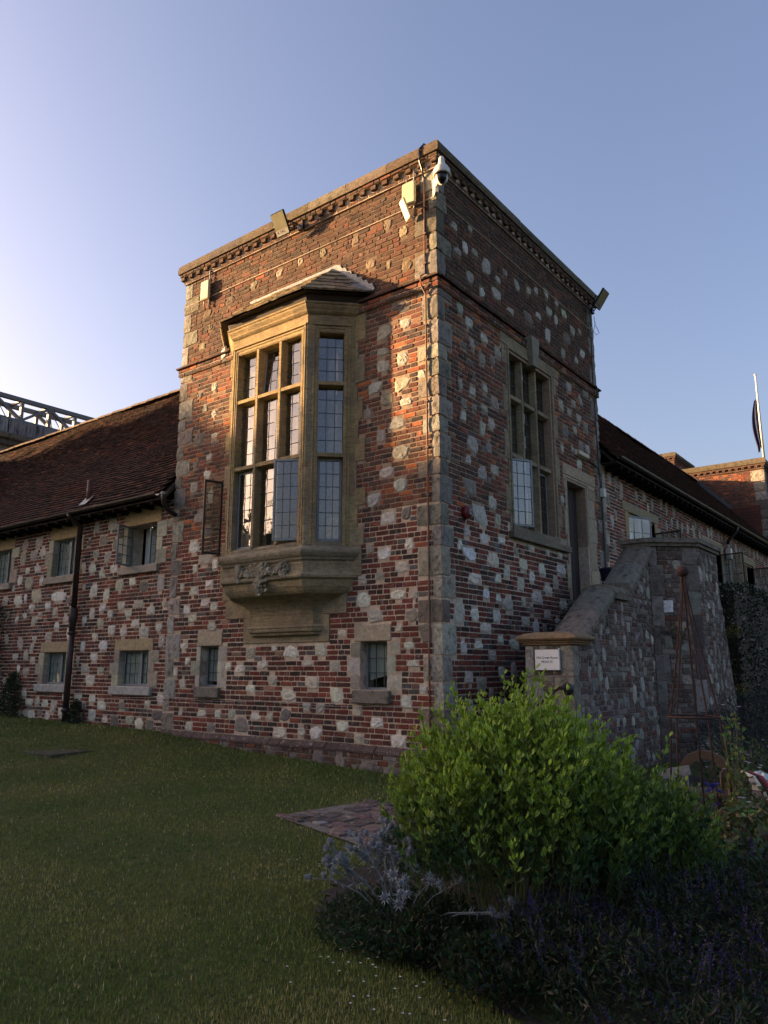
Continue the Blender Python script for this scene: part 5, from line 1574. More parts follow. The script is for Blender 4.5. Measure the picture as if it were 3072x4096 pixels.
# sign on the pier
def text_mesh(body, size, mat, extrude=0.001, spacing=1.0):
    cu = bpy.data.curves.new('text', 'FONT'); cu.body = body; cu.size = size; cu.align_x = 'CENTER'; cu.align_y = 'CENTER'; cu.extrude = extrude; cu.space_character = spacing
    ob = bpy.data.objects.new('text_tmp', cu); col.objects.link(ob)
    dg = bpy.context.evaluated_depsgraph_get(); dg.update()
    me = bpy.data.meshes.new_from_object(ob.evaluated_get(dg))
    col.objects.unlink(ob); bpy.data.objects.remove(ob)
    me.materials.clear(); me.materials.append(mat)
    return me


sign = thing('sign', (1.26, 0.58, 1.565), 'white sign with black lettering screwed to the stair pier', 'sign')
mb = MB(); mb.obox(Matrix.Translation((1.26, 0.575, 1.695)), 0.172, 0.018, 0.132, bev=0.003); mb.build('board', m_plain('sign_white', (0.70, 0.69, 0.66), 0.5, var=0.05), sign)
for body, zz, sz in (('Old Green Room', 1.722, 0.043), ('PRIVATE', 1.668, 0.043)):
    o = bpy.data.objects.new('lettering', text_mesh(body, sz, M['black'])); o.matrix_basis = Matrix.Translation((1.26, 0.5562, zz)) @ Matrix.Rotation(R(90), 4, 'X'); link(o, sign)
mb = MB(); mb.lathe([(0, 0), (0.014, 0.004), (0.012, 0.02), (0, 0.024)], M=frame((1.435, 0.57, 1.83), (1, 0, 0), (0, 0, 1)) , n=8); mb.build('screw_cap', M['white'], sign)
boss = thing('iron_handle', (1.53, 0.5, 1.31), 'dark iron pump handle with round boss in front of the stair pier', 'handle')
mb = MB(); mb.lathe([(0.0, 0.0), (0.075, 0.0), (0.08, 0.02), (0.055, 0.06), (0.0, 0.075)], M=frame((1.53, 0.56, 1.33), (1, 0, 0), (0, 0, 1)), n=16); mb.build('boss', M['iron'], boss, True)
mb = MB(); mb.tube([(1.54, 0.49, 1.35), (1.47, 0.42, 1.34), (1.40, 0.38, 1.29), (1.33, 0.34, 1.22), (1.24, 0.30, 1.13), (1.16, 0.28, 1.0), (1.15, 0.28, 0.2)], [0.03, 0.022, 0.02, 0.02, 0.02, 0.02, 0.02], 10); mb.build('lever', M['rust'], boss, True)

# ================================================================ fixtures on the tower
def floodlight(label, cen, across, down, mount, group, parent_cable=None):
    t = thing('floodlight', mount, label, 'floodlight', group)
    a, d = Vector(across).normalized(), Vector(down).normalized()
    n = a.cross(-d).normalized()            # lamp face normal
    W, H = Vector(across).length / 2, Vector(down).length / 2
    m = Matrix((a, -d, n)).transposed().to_4x4(); m.translation = Vector(cen)
    mb = MB(); mb.obox(m, W, H, 0.022, (1, 1, 1), 0.016); mb.build('housing', M['black'], t)
    mb = MB(); mb.obox(m @ Matrix.Translation((0, H * 0.22, 0.021)), W * 0.88, H * 0.68, 0.0025); mb.build('lens', M['lens'], t)
    mb = MB(); mb.obox(m @ Matrix.Translation((0, -H * 0.70, 0.021)), W * 0.88, H * 0.235, 0.003); mb.build('maker_plate', M['plate'], t)
    o = bpy.data.objects.new('lettering', text_mesh('V-TAC', 0.062, M['black'], 0.0008, 1.1)); o.matrix_basis = m @ Matrix.Translation((-W * 0.12, -H * 0.66, 0.0248)); link(o, t)
    mb = MB(); w = Vector(mount); b = Vector(cen) - n * 0.03
    for s in (-1, 1):
        mb.tube([w + a * 0.04 * s, b + a * (W * 0.95) * s - n * 0.03, b + a * (W * 1.04) * s + n * 0.03], 0.012, 6)
    mb.build('bracket', M['black'], t)
    mb = MB(); mb.obox(frame(w, a, (0, 0, 1)), 0.06, 0.05, 0.03, bev=0.004); mb.build('mount', M['black'], t)
    return t


M['lens'] = m_plain('lamp_glass', (0.20, 0.19, 0.13), 0.15, var=0.15, sc=6, spec=0.6)
M['plate'] = m_plain('lamp_plate', (0.22, 0.215, 0.19), 0.35, var=0.05)
fl1 = floodlight('black floodlight on bracket above the oriel window', (-3.05, -0.32, 9.24), (0.33, 0, 0), (0, 0.20, -0.36), (-2.80, -0.06, 9.20), 'floodlights on the parapet')
fl2 = floodlight('black floodlight jutting from the far parapet corner above the door wall', (0.34, 5.80, 9.24), (0, 0.33, 0), (-0.24, 0, -0.33), (0.07, 5.95, 9.10), 'floodlights on the parapet')
mb = MB(); mb.tube([(0.05, 6.08, 9.05), (0.02, 6.2, 8.9), (0.06, 6.32, 8.75), (0.02, 6.25, 8.68), (0.0, 6.13, 8.72), (0.03, 6.2, 8.95)], 0.006, 5)
mb.build('cable_loop', M['black'], fl2)


def antenna(label, x, z, low=False):
    t = thing('antenna', (x, -0.02, z), label, 'antenna', 'antenna boxes on the tower wall')
    for s in (-1, 1):
        mb = MB(); mb.tube([(x + 0.07 * s, -0.05, z + 0.36 + 0.05 * s), (x + 0.07 * s, -0.05, z - 0.36)], 0.014, 8); mb.build('rod', M['metal'], t, True)
    mb = MB(); mb.obox(Matrix.Translation((x, -0.09, z)), 0.125, 0.03, 0.20, bev=0.018); mb.build('box', M['cream'], t)
    if low:
        mb = MB(); mb.obox(Matrix.Translation((x - 0.02, -0.16, z - 0.30)) @ Matrix.Rotation(R(18), 4, 'X') @ Matrix.Rotation(R(-12), 4, 'Y') @ Matrix.Rotation(R(-30), 4, 'Z'), 0.085, 0.02, 0.17, bev=0.012); mb.build('side_panel', M['cream'], t)
        mb = MB(); mb.tube([(x + 0.02, -0.13, z - 0.35), (x + 0.06, -0.03, z - 0.45)], 0.015, 6); mb.build('arm', M['white'], t)
    return t


antenna('single cream antenna box on twin rods near the far left quoins of the tower', -5.33, 8.80)
antenna('cream antenna box with a second tilted panel beside the camera corner', -0.44, 8.86, True)

cc = thing('security_camera', (0.0, 0.0, 8.85), 'white dome security camera with black eye on the tower corner', 'camera')
CX, CY, CZ = 0.27, -0.24, 8.83
mb = MB(); mb.obox(Matrix.Translation((0.02, -0.03, 8.83)) @ Matrix.Rotation(R(-45), 4, 'Z'), 0.08, 0.03, 0.15, bev=0.006); mb.build('bracket', M['white'], cc)
mb = MB(); mb.tube([(0.03, -0.04, 8.78), (0.10, -0.10, 8.80), (0.15, -0.145, 8.90), (0.19, -0.175, 9.02), (0.235, -0.21, 9.09), (CX, CY, CZ + 0.26)], 0.03, 10); mb.build('arm', M['white'], cc, True)
mb = MB(); mb.lathe([(0.0, 0.27), (0.03, 0.27), (0.042, 0.25), (0.05, 0.17), (0.055, 0.13), (0.095, 0.10), (0.122, 0.05), (0.132, -0.02), (0.132, -0.045), (0.112, -0.045), (0.0, -0.01)], (CX, CY, CZ), 24); mb.build('hood', M['white'], cc, True)
mb = MB(); mb.lathe([(0.0, 0.0), (0.092, -0.03), (0.095, -0.08), (0.085, -0.13), (0.05, -0.17), (0.0, -0.185)], (CX, CY, CZ), 24); mb.build('shell', M['white'], cc, True)
d_ = (CAM - Vector((CX, CY, CZ))).normalized()
mb = MB()
V, n1, n2 = [], 8, 12
for i in range(n1 + 1):
    for j in range(n2 + 1):
        th = -0.85 + 1.7 * j / n2; ph = -0.03 - 0.165 * i / n1
        prof = [(0.0, 0.092), (-0.08, 0.0965), (-0.13, 0.088), (-0.165, 0.056), (-0.195, 0.02)]
        r = 0.05
        for (za, ra), (zb, rb) in zip(prof, prof[1:]):
            if zb <= ph <= za: r = ra + (rb - ra) * (za - ph) / (za - zb)
        az = math.atan2(d_.y, d_.x) + th
        V.append((CX + (r + 0.003) * math.cos(az), CY + (r + 0.003) * math.sin(az), CZ + ph))
mb.add(V, [(i * (n2 + 1) + j, i * (n2 + 1) + j + 1, (i + 1) * (n2 + 1) + j + 1, (i + 1) * (n2 + 1) + j) for i in range(n1) for j in range(n2)])
mb.build('lens_window', M['black'], cc, True)

# cables and small boxes, each fixed to the masonry
co = thing('conduit', (-0.22, -0.02, 0.5), 'thin brown conductor strip running down the tower corner', 'conduit')
pts = [(-0.20, -0.025, 9.10), (-0.20, -0.025, 7.45), (-0.225, -0.11, 7.38), (-0.225, -0.10, 7.24), (-0.19, -0.03, 7.10), (-0.19, -0.028, 2.05), (-0.205, -0.03, 1.75), (-0.195, -0.03, 0.5)]
mb = MB(); mb.tube(pts, 0.013, 8); mb.build('strip', M['conduit'], co, True)
for z in [8.55, 8.1, 7.6, 6.6, 6.05, 5.4, 4.7, 4.0, 3.3, 2.6, 1.45, 0.95]:
    MB().box(-0.222, -0.168, -0.045, -0.005, z, z + 0.025).build('clip', M['conduit'], co)
mb = MB(); mb.tube([(-0.16, 0.1, 9.66), (-0.17, -0.06, 9.64), (-0.19, -0.14, 9.52), (-0.21, -0.145, 9.40), (-0.215, -0.12, 9.33), (-0.205, -0.06, 9.20), (-0.20, -0.03, 9.08)], 0.014, 7); mb.build('black_cable', M['black'], co, True)
wc = thing('cable', (-3.0, -0.02, 1.0), 'thin pale cable sagging along the front wall below the sills', 'cable')
pts = []
x = -7.6
while x < -0.16:
    pts.append((x, -0.028, 1.045 - 0.012 * math.sin(x * 2.3) + 0.004 * math.sin(x * 9))); x += 0.22
mb = MB(); mb.tube(pts + [(-0.15, -0.03, 1.05), (-0.14, -0.03, 1.6), (-0.15, -0.03, 2.4), (-0.14, -0.03, 3.4), (-0.06, -0.03, 3.65), (0.02, -0.02, 3.7), (0.03, 0.3, 3.68), (0.02, 0.55, 3.75)], 0.0035, 5); mb.build('cable_run', m_plain('grey_cable', (0.30, 0.28, 0.25), 0.6), wc)
rc = thing('cable', (0.02, 5.95, 3.0), 'black cable running down the far edge of the door wall', 'cable')
pts = [(0.05, 5.88, 9.0), (0.022, 5.88, 7.42), (0.10, 5.88, 7.37), (0.10, 5.89, 7.2), (0.022, 5.9, 7.1), (0.022, 5.93, 5.5), (0.03, 5.98, 5.0), (0.03, 5.96, 3.2)]
mb = MB(); mb.tube(pts, 0.011, 6); mb.build('cable_run', M['black'], rc)
mb = MB(); mb.tube([(0.05, 5.3, 5.68), (0.02, 5.55, 5.66), (0.02, 5.9, 5.60), (0.03, 6.0, 5.45), (0.03, 6.0, 3.2)], 0.010, 6); mb.build('cable_run', M['black'], rc)
jb = MB(); jb.obox(Matrix.Translation((0.055, 5.99, 5.10)), 0.045, 0.06, 0.09, bev=0.008); tag(jb.build('junction_box', M['white']), 'white electrical box on the tower edge right of the door', 'box')
el = thing('emergency_light', (0.05, 5.03, 5.7), 'white bulkhead light on the wall above the dark door', 'light')
mb = MB(); mb.obox(Matrix.Translation((0.02, 5.03, 5.70)), 0.02, 0.26, 0.055, bev=0.006); mb.build('base', M['white'], el)
mb = MB(); mb.obox(Matrix.Translation((0.065, 5.03, 5.695)), 0.035, 0.25, 0.045, bev=0.012); mb.build('diffuser', M['cream'], el)
al = thing('alarm_sounder', (0.05, 0.64, 3.82), 'round dark red alarm sounder on the wall beside the corner stones', 'alarm')
am = frame((0.015, 0.64, 3.83), (0, 1, 0), (0, 0, 1))
mb = MB(); mb.lathe([(0.10, 0.0), (0.10, 0.05), (0.095, 0.07), (0.0, 0.07)], M=am, n=24); mb.build('case', M['red'], al, True)
mb = MB(); mb.lathe([(0.075, 0.071), (0.075, 0.078), (0.0, 0.080)], M=am, n=20); mb.build('grille', m_plain('alarm_dark', (0.05, 0.025, 0.025), 0.5), al, True)
for zz in (-0.02, 0.03):
    mb = MB(); mb.obox(am @ Matrix.Translation((0.01, zz, 0.082)), 0.012, 0.007, 0.002); mb.build('mark', M['white'], al)
jl = MB()
bn = thing('plant_tub', (0.62, 4.75, 2.70), 'dark blue tub with white band on the stair landing', 'tub')
mb = MB(); mb.lathe([(0.17, 0.0), (0.20, 0.45), (0.225, 0.62), (0.235, 0.63), (0.235, 0.67), (0.205, 0.67), (0.20, 0.55), (0.0, 0.53)], (0.62, 4.75, 2.702), 24); mb.build('body', M['blue'], bn, True)
mb = MB(); mb.lathe([(0.199, 0.405), (0.2025, 0.405), (0.2045, 0.425), (0.2005, 0.425)], (0.62, 4.75, 2.702), 24); mb.build('band', M['white'], bn, True)

# ================================================================ far buildings
def far_tower(name, label, x0, x1, y0, y1, ztop, zlow, cat='tower'):
    t = thing(name, ((x0 + x1) / 2, (y0 + y1) / 2, 0.0), label, cat)
    MB().box(x0 + 0.012, x1 - 0.012, y0 + 0.012, y1 - 0.012, 0.0, ztop - 0.35).build('wall', M['mortar_mid'], t)
    for W, L in ((Wall((x0, y0, 0), (1, 0, 0), (0, -1, 0)), x1 - x0), (Wall((x1, y0, 0), (0, 1, 0), (1, 0, 0)), y1 - y0), (Wall((x0, y1, 0), (0, -1, 0), (-1, 0, 0)), y1 - y0)):
        W.rows(0, L, zlow, ztop - 0.36, pal=PAL_MID[:3] + PAL_TOP[:1], key='far', mat=M['brick']); W.emit(t, 0, detail=False)
    for (e, z0, z1) in ((0.035, -0.46, -0.385), (0.09, -0.33, -0.27)):
        mb = MB(); mb.box(x0 - e, x1 + e, y0 - e, y1 + e, ztop + z0, ztop + z1, (0.10, 0.056, 0.04)); mb.build('cornice_band', M['brick_top'], t)
    for W, L in ((Wall((x0, y0, 0), (1, 0, 0), (0, -1, 0)), x1 - x0), (Wall((x1, y0, 0), (0, 1, 0), (1, 0, 0)), y1 - y0)):
        n = int(L / 0.235)
        for i in range(n + 1):
            o = bpy.data.objects.new('dentil', dme); o.matrix_basis = W.M(L * i / n, ztop - 0.355, 0.04); link(o, t)
    prof = [(q[0], q[1] - 9.645 + ztop) for q in CP]
    coping_run(lambda p, q, s: Vector((x0 + s, y0 - p, q)), x1 - x0, t, prof, 4, CC); coping_run(lambda p, q, s: Vector((x1 + p, y0 + s, q)), y1 - y0, t, prof, 4, CC)
    coping_run(lambda p, q, s: Vector((x1 - s, y1 + p, q)), x1 - x0, t, prof, 4, CC); coping_run(lambda p, q, s: Vector((x0 - p, y1 - s, q)), y1 - y0, t, prof, 4, CC)
    MB().box(x0 + 0.3, x1 - 0.3, y0 + 0.3, y1 - 0.3, ztop - 0.36, ztop - 0.2).build('roof_slab', M['flash'], t)
    return t


ft = far_tower('brick_tower', 'distant flat topped brick tower carrying the flagpole', -6.2, 0.0, 23.0, 29.0, 9.68, 5.5)
z = 6.0
while z < 9.2:
    h = rng.uniform(0.3, 0.5); mb = MB(); a = rng.uniform(0.25, 0.5)
    rough_block(mb, Matrix.Translation((-a / 2 + 0.012, 23.15 - 0.012, z + h / 2)), a / 2 + 0.012, 0.162, h / 2 - 0.008, 0.006, quoin_col()); mb.build('quoin', M['quoin'], ft); z += h
mb = MB(); mb.add([(-2.9, 22.98, 9.35), (-0.1, 22.98, 6.3), (0.06, 22.98, 6.42), (-2.8, 22.98, 9.5), (-2.9, 22.90, 9.33), (-0.1, 22.90, 6.28)], [(0, 1, 2, 3), (0, 4, 5, 1)]); mb.build('lead_flashing', M['lead'], ft)
for i in range(12):
    mb = MB(); mb.box(-1.55, -0.25, 22.945, 22.985, 6.35 + i * 0.12, 6.35 + i * 0.12 + 0.11, (0.14, 0.05, 0.038)); mb.build('hung_tile', M['tile'], ft)
far_tower('chimney_stack', 'distant square brick chimney stack rising behind the dark roof ridge', -7.6, -5.34, 30.0, 33.2, 12.45, 8.0, 'chimney')
fp = thing('flagpole', (0.02, 23.35, 9.6), 'white flagpole with limp dark blue flag on the distant tower', 'flagpole')
mb = MB(); mb.tube([(0.0, 23.35, 9.4), (0.0, 23.35, 11.6), (0.0, 23.35, 13.15)], [0.05, 0.042, 0.03], 10); mb.lathe([(0, 0.0), (0.05, 0.03), (0.05, 0.07), (0, 0.10)], (0.0, 23.35, 13.15), 10); mb.build('pole', M['white'], fp, True)
mb = MB(); V = []
nu, nv = 14, 24
for j in range(nv + 1):
    q = j / nv; z = 12.2 - 2.0 * q
    for i in range(nu + 1):
        s = i / nu
        wd = (0.10 + 0.20 * math.sin(min(1, q * 1.15) * math.pi * 0.85)) * (1.0 - 0.25 * q)
        V.append((-0.04 - wd * s + 0.0, 23.35 + 0.05 * math.sin(s * 11 + q * 2.0) * (0.3 + q), z - 0.25 * s * (0.3 + q)))
mb.add(V, [(j * (nu + 1) + i, j * (nu + 1) + i + 1, (j + 1) * (nu + 1) + i + 1, (j + 1) * (nu + 1) + i) for j in range(nv) for i in range(nu)])
mb.build('flag', m_plain('flag_blue', (0.012, 0.02, 0.07), 0.8), fp, True)

# stone block with roof truss beyond the left wing
sb = thing('stone_block', (-27.0, 9.0, 0.5), 'grey streaked stone building block seen over the left wing ridge', 'building')
def m_streak():
    k = NT('streaked_stone'); c = k.attr()
    s = k.noise(3.0, 5, 0.7, sx=(2, 2, 0.25))
    c = k.mix(k.ramp(s, 0.48, 0.60, 0, 0.9), c, (0.02, 0.02, 0.022))
    k.bump(k.noise(20, 4), 0.6, 0.01)
    return k.done(c, 0.9, spec=0.15)
M['streak'] = m_streak()
MB().box(-34.0, -24.0, 3.0, 16.0, 0.0, 10.30, (0.14, 0.135, 0.12)).build('wall', M['coping'], sb)
y = 3.0
while y < 15.9:
    w = min(rng.choice((1.05, 1.3, 1.15)), 16.0 - y)
    mb = MB(); mb.obox(Matrix.Translation((-24.2, y + w / 2, 11.10)), 0.25, w / 2 - 0.012, 0.30, wpick([(1, (0.20, 0.21, 0.22)), (1, (0.14, 0.145, 0.15))]), 0.015); mb.build('parapet_block', M['streak'], sb)
    mb = MB(); mb.obox(Matrix.Translation((-24.15, y + w / 2, 10.66)), 0.42, w / 2 - 0.008, 0.13, (0.12, 0.11, 0.085), 0.05); mb.build('cornice_block', M['coping'], sb)
    mb = MB(); mb.obox(Matrix.Translation((-24.0, y + w / 2, 9.9)), 0.02, w / 2 - 0.012, 0.22, wpick([(1, (0.22, 0.215, 0.20)), (1, (0.16, 0.155, 0.145))]), 0.01); mb.build('wall_block', M['ashlar'], sb)
    mb = MB(); mb.obox(Matrix.Translation((-24.0, y + w / 2 + 0.4, 9.42)), 0.02, w / 2 - 0.012, 0.22, wpick([(1, (0.22, 0.215, 0.20)), (1, (0.13, 0.125, 0.115))]), 0.01); mb.build('wall_block', M['ashlar'], sb)
    mb = MB(); mb.obox(Matrix.Translation((-24.1, y + w / 2, 10.40)), 0.25, w / 2, 0.12, (0.07, 0.065, 0.055), 0.02); mb.build('cornice_block', M['coping'], sb)
    y += w
M['steel'] = m_plain('grey_truss_paint', (0.10, 0.105, 0.105), 0.5, var=0.15)
tr = thing('roof_truss', (-24.3, 8.5, 11.4), 'pale painted steel truss standing on the stone block', 'truss')
def bar(mb, a, b, w=0.07, h=0.07):
    a, b = Vector(a), Vector(b)
    m = frame((a + b) / 2, b - a, (1, 0, 0.01)); mb.obox(m, (b - a).length / 2, w, h)
ys = [2.2 + 1.17 * i for i in range(11)]
for X, nm in ((-24.25, 'near'), (-25.3, 'far')):
    mb = MB(); bar(mb, (X, 1.5, 12.40), (X, 14.2, 12.40), 0.09, 0.085); mb.build('top_chord', M['steel'], tr)
    mb = MB(); bar(mb, (X, 1.5, 11.47), (X, 14.2, 11.47), 0.09, 0.07); mb.build('bottom_chord', M['steel'], tr)
    for i, y in enumerate(ys):
        mb = MB(); bar(mb, (X, y, 11.53), (X, y, 12.32), 0.075, 0.06); mb.build('vertical', M['steel'], tr)
        if i + 1 < len(ys):
            a, b = ((X, y, 12.34), (X, ys[i + 1], 11.53)) if i % 2 == 0 else ((X, y, 11.53), (X, ys[i + 1], 12.34))
            mb = MB(); bar(mb, a, b, 0.07, 0.055); mb.build('diagonal', M['steel'], tr)
for i, y in enumerate(ys):
    mb = MB(); bar(mb, (-24.33, y, 12.40), (-25.2, y, 12.40), 0.05, 0.05); mb.build('cross_tie', M['steel'], tr)
    if i % 2 == 0:
        mb = MB(); mb.tube([(-24.2, y, 12.3), (-23.98, y + 0.45, 11.42)], 0.02, 6); mb.build('tie_rod', M['steel'], tr)
        mb = MB(); mb.tube([(-24.2, y, 12.3), (-25.2, y + 0.7, 11.53)], 0.025, 6); mb.build('tie_rod', M['steel'], tr)

# ================================================================ ground
def axis(lo, hi, step, outer):
    a = [lo + i * step for i in range(int((hi - lo) / step) + 1)]
    return [-o for o in outer[::-1]] + a + list(outer)


def m_lawn():
    k = NT('lawn_soil_and_grass')
    c = k.mix(k.ramp(k.noise(0.9, 4, 0.6), 0.35, 0.68), (0.055, 0.075, 0.020), (0.095, 0.095, 0.034))
    c = k.mix(k.ramp(k.noise(9, 5, 0.7), 0.42, 0.7, 0, 0.6), c, (0.038, 0.044, 0.015))
    k.bump(k.noise(90, 4, 0.7), 0.8, 0.02)
    return k.done(c, 0.95, spec=0.1)


xs = [-600, -250, -120, -70, -45, -30] + [-24 + 0.4 * i for i in range(91)] + [14, 18, 25, 40, 80, 200, 600]
ys = [-600, -250, -100, -50, -30, -20, -15] + [-12 + 0.4 * i for i in range(46)] + [8, 12, 20, 40, 90, 250, 600]
V = [(x, y, gz(x, y) + (0.022 * noise.noise(Vector((x * 0.7, y * 0.7, 3.1))) if abs(x) < 30 and abs(y) < 20 else 0)) for y in ys for x in xs]
nx = len(xs)
mb = MB(); mb.add(V, [(j * nx + i, j * nx + i + 1, (j + 1) * nx + i + 1, (j + 1) * nx + i) for j in range(len(ys) - 1) for i in range(nx - 1)])
tag(mb.build('lawn', m_lawn(), None, True, recalc=False), kind='structure')
def gh(x, y):
    return gz(x, y) + 0.022 * noise.noise(Vector((x * 0.7, y * 0.7, 3.1)))


BED = [(1.70, -3.75), (1.85, -4.35), (2.2, -4.85), (2.75, -5.12), (3.35, -5.10), (3.9, -5.35), (5.0, -5.9), (7.5, -6.2), (10, -5), (10, 3), (2.3, 3), (2.25, -0.6), (2.2, -3.0)]
def inpoly(x, y, P):
    r = False
    for (ax, ay), (bx, by) in zip(P, P[1:] + P[:1]):
        if (ay > y) != (by > y) and x < (bx - ax) * (y - ay) / (by - ay) + ax: r = not r
    return r
mb = MB()
st_ = 0.10
n = 0
for i in range(88):
    for j in range(98):
        x, y = 1.4 + i * st_, -6.5 + j * st_
        if inpoly(x + st_ / 2, y + st_ / 2, BED):
            q = [(x, y), (x + st_, y), (x + st_, y + st_), (x, y + st_)]
            mb.add([(a, b, gh(a, b) + 0.012 + 0.03 * noise.noise(Vector((a * 3, b * 3, 1)))) for a, b in q], [(0, 1, 2, 3)])
tag(mb.build('flower_bed_soil', m_plain('dark_soil', (0.028, 0.022, 0.016), 0.95, var=0.5, sc=20, bump=0.03, bsc=40), None, recalc=False), kind='structure')

# brick path
path = bpy.data.objects.new('brick_path', None)
PO, PA = Vector((0.16, -1.72, 0)), R(-13)
pu, pv = Vector((math.cos(PA), math.sin(PA), 0)), Vector((math.sin(PA), -math.cos(PA), 0))
mb = MB()
for i in range(5):
    for j in range(3):
        q = [PO + pu * (a * 0.45) + pv * (b * 0.42) for a, b in ((i, j), (i + 1, j), (i + 1, j + 1), (i, j + 1))]
        mb.add([(p.x, p.y, gh(p.x, p.y) + 0.012) for p in q], [(0, 1, 2, 3)])
path = mb.build('brick_path', m_mortar('path_joint', (0.22, 0.19, 0.16))); tag(path, kind='structure')
PAL_PATH = [(3, (0.135, 0.095, 0.082)), (2, (0.155, 0.098, 0.08)), (1, (0.10, 0.08, 0.074)), (1, (0.19, 0.17, 0.15))]
pool = []
for i in range(24):
    b = MB(); Vb, Fb = brick_geo(0.214, 0.102, rng, depth=0.04); b.add(Vb, Fb, wpick(PAL_PATH)); pool.append(b.mesh('paving_brick', M['brick_stair'], recalc=False))
for r in range(11):
    u = -0.10 * rng.random() + (0.11 if r % 2 else 0) + (0.05 * r if r < 4 else 0.0)
    while u < 2.0:
        if (r in (0, 10) or u < 0.2) and rng.random() < 0.3:
            u += 0.226; continue
        c_ = PO + pu * (u + 0.11) + pv * (0.06 + r * 0.113)
        o = bpy.data.objects.new('paving_brick', rng.choice(pool))
        m = Matrix((pu, -pv, Vector((0, 0, 1)))).transposed().to_4x4(); m.translation = Vector((c_.x, c_.y, gh(c_.x, c_.y) + 0.026 + rng.uniform(-0.004, 0.004)))
        o.matrix_basis = m @ Matrix.Rotation(rng.gauss(0, 0.02), 4, 'Z') @ Matrix.Rotation(rng.gauss(0, 0.015), 4, 'X'); link(o, path); u += 0.226
mb = MB(); c_ = PO + pu * 0.55 + pv * 1.15
mb.obox(Matrix.Translation((0.46, -2.92, gh(0.46, -2.92) + 0.022)) @ Matrix.Rotation(PA, 4, 'Z'), 0.07, 0.05, 0.012, bev=0.004); tag(mb.build('drain_cover', M['flash']), 'small grey metal drain cover at the edge of the brick path', 'cover')
mb = MB(); mb.obox(Matrix.Translation((-5.45, -2.35, gh(-5.45, -2.35) - 0.018)) @ Matrix.Rotation(R(8), 4, 'Z'), 0.42, 0.36, 0.025, (0.075, 0.075, 0.05), 0.012); tag(mb.build('stone_slab', M['coping']), 'mossy flat stone slab sunk in the lawn before the wing', 'slab')

# ---------------------------------------------------------------- grass
NBL = 330000
rs = np.random.RandomState(5)
def grass():
    N = NBL * 3
    th = rs.uniform(R(-10), R(112), N)                    # compass left of +Y, generous fan in front of the camera
    d = 2.0 * np.exp(rs.uniform(0, math.log(11.0), N))    # even density per view distance
    x = CAM.x - d * np.sin(th); y = CAM.y + d * np.cos(th)
    ok = (y < -0.10) & (x < 6.5)
    x, y, d = x[ok], y[ok], d[ok]
    bx = np.array(BED)
    ins = np.zeros(len(x), bool)
    P = BED
    for (ax, ay), (bx_, by) in zip(P, P[1:] + P[:1]):
        c = ((ay > y) != (by > y)) & (x < (bx_ - ax) * (y - ay) / (by - ay + 1e-12) + ax)
        ins ^= c
    rel = np.stack([x - PO.x, y - PO.y], 1)
    a = rel @ np.array([pu.x, pu.y]); b = rel @ np.array([pv.x, pv.y])
    onp = (a > 0.0 + 0.03 * np.sin(b * 9)) & (b > 0.0 + 0.04 * np.sin(a * 7)) & (b < 1.25 + 0.04 * np.sin(a * 5)) & (a < 2.2)
    sl = (np.abs(x + 5.45) < 0.36) & (np.abs(y + 2.35) < 0.30) & (rs.rand(len(x)) < 0.75)
    k = ~(ins | onp | sl)
    x, y, d = x[k][:NBL], y[k][:NBL], d[k][:NBL]
    n = len(x)
    z = np.array([gh(p, q) for p, q in zip(x, y)])
    pt = np.array([noise.noise(Vector((p * 0.8, q * 0.8, 7.0))) for p, q in zip(x, y)])
    wall = np.exp(-np.abs(y) / 0.8)
    L = (0.018 + 0.016 * rs.rand(n)) * (1 + 1.2 * wall)
    w = (0.0022 + 0.0014 * rs.rand(n)) * (0.7 + d * 0.14)
    az = rs.uniform(0, 2 * np.pi, n); lean = np.abs(rs.normal(0, 0.6, n))
    dx, dy = np.cos(az), np.sin(az)
    co = np.zeros((n, 3, 3), np.float32)
    co[:, 0] = np.stack([x - dy * w, y + dx * w, z - 0.004], 1); co[:, 1] = np.stack([x + dy * w, y - dx * w, z - 0.004], 1)
    co[:, 2] = np.stack([x + dx * L * np.sin(lean), y + dy * L * np.sin(lean), z + L * np.cos(lean)], 1)
    g1, g2, g3 = np.array([0.092, 0.142, 0.025]), np.array([0.215, 0.205, 0.050]), np.array([0.38, 0.32, 0.15])
    t = np.clip(0.45 + pt * 1.3 - wall * 0.5 + rs.normal(0, 0.18, n), 0, 1)[:, None]
    c = g1 * (1 - t) + g2 * t
    dry = (rs.rand(n) < 0.05 + 0.40 * np.clip(pt - 0.1, 0, 1))[:, None]
    c = np.where(dry, g3, c) * rs.uniform(0.7, 1.25, n)[:, None]
    me = bpy.data.meshes.new('grass')
    me.vertices.add(n * 3); me.vertices.foreach_set('co', co.ravel())
    me.loops.add(n * 3); me.loops.foreach_set('vertex_index', np.arange(n * 3, dtype=np.int32))
    me.polygons.add(n); me.polygons.foreach_set('loop_start', np.arange(0, n * 3, 3, dtype=np.int32)); me.polygons.foreach_set('loop_total', np.full(n, 3, np.int32))
    at = me.attributes.new('Col', 'FLOAT_COLOR', 'POINT')
    cc_ = np.ones((n, 3, 4), np.float32); cc_[:, :, :3] = c[:, None, :]
    at.data.foreach_set('color', cc_.ravel())
    me.materials.append(M['grassblade']); me.update(calc_edges=True)
    o = bpy.data.objects.new('grass', me); link(o)
    tag(o, 'short mown grass blades of the shaded lawn', 'grass', kind='stuff')


grass()

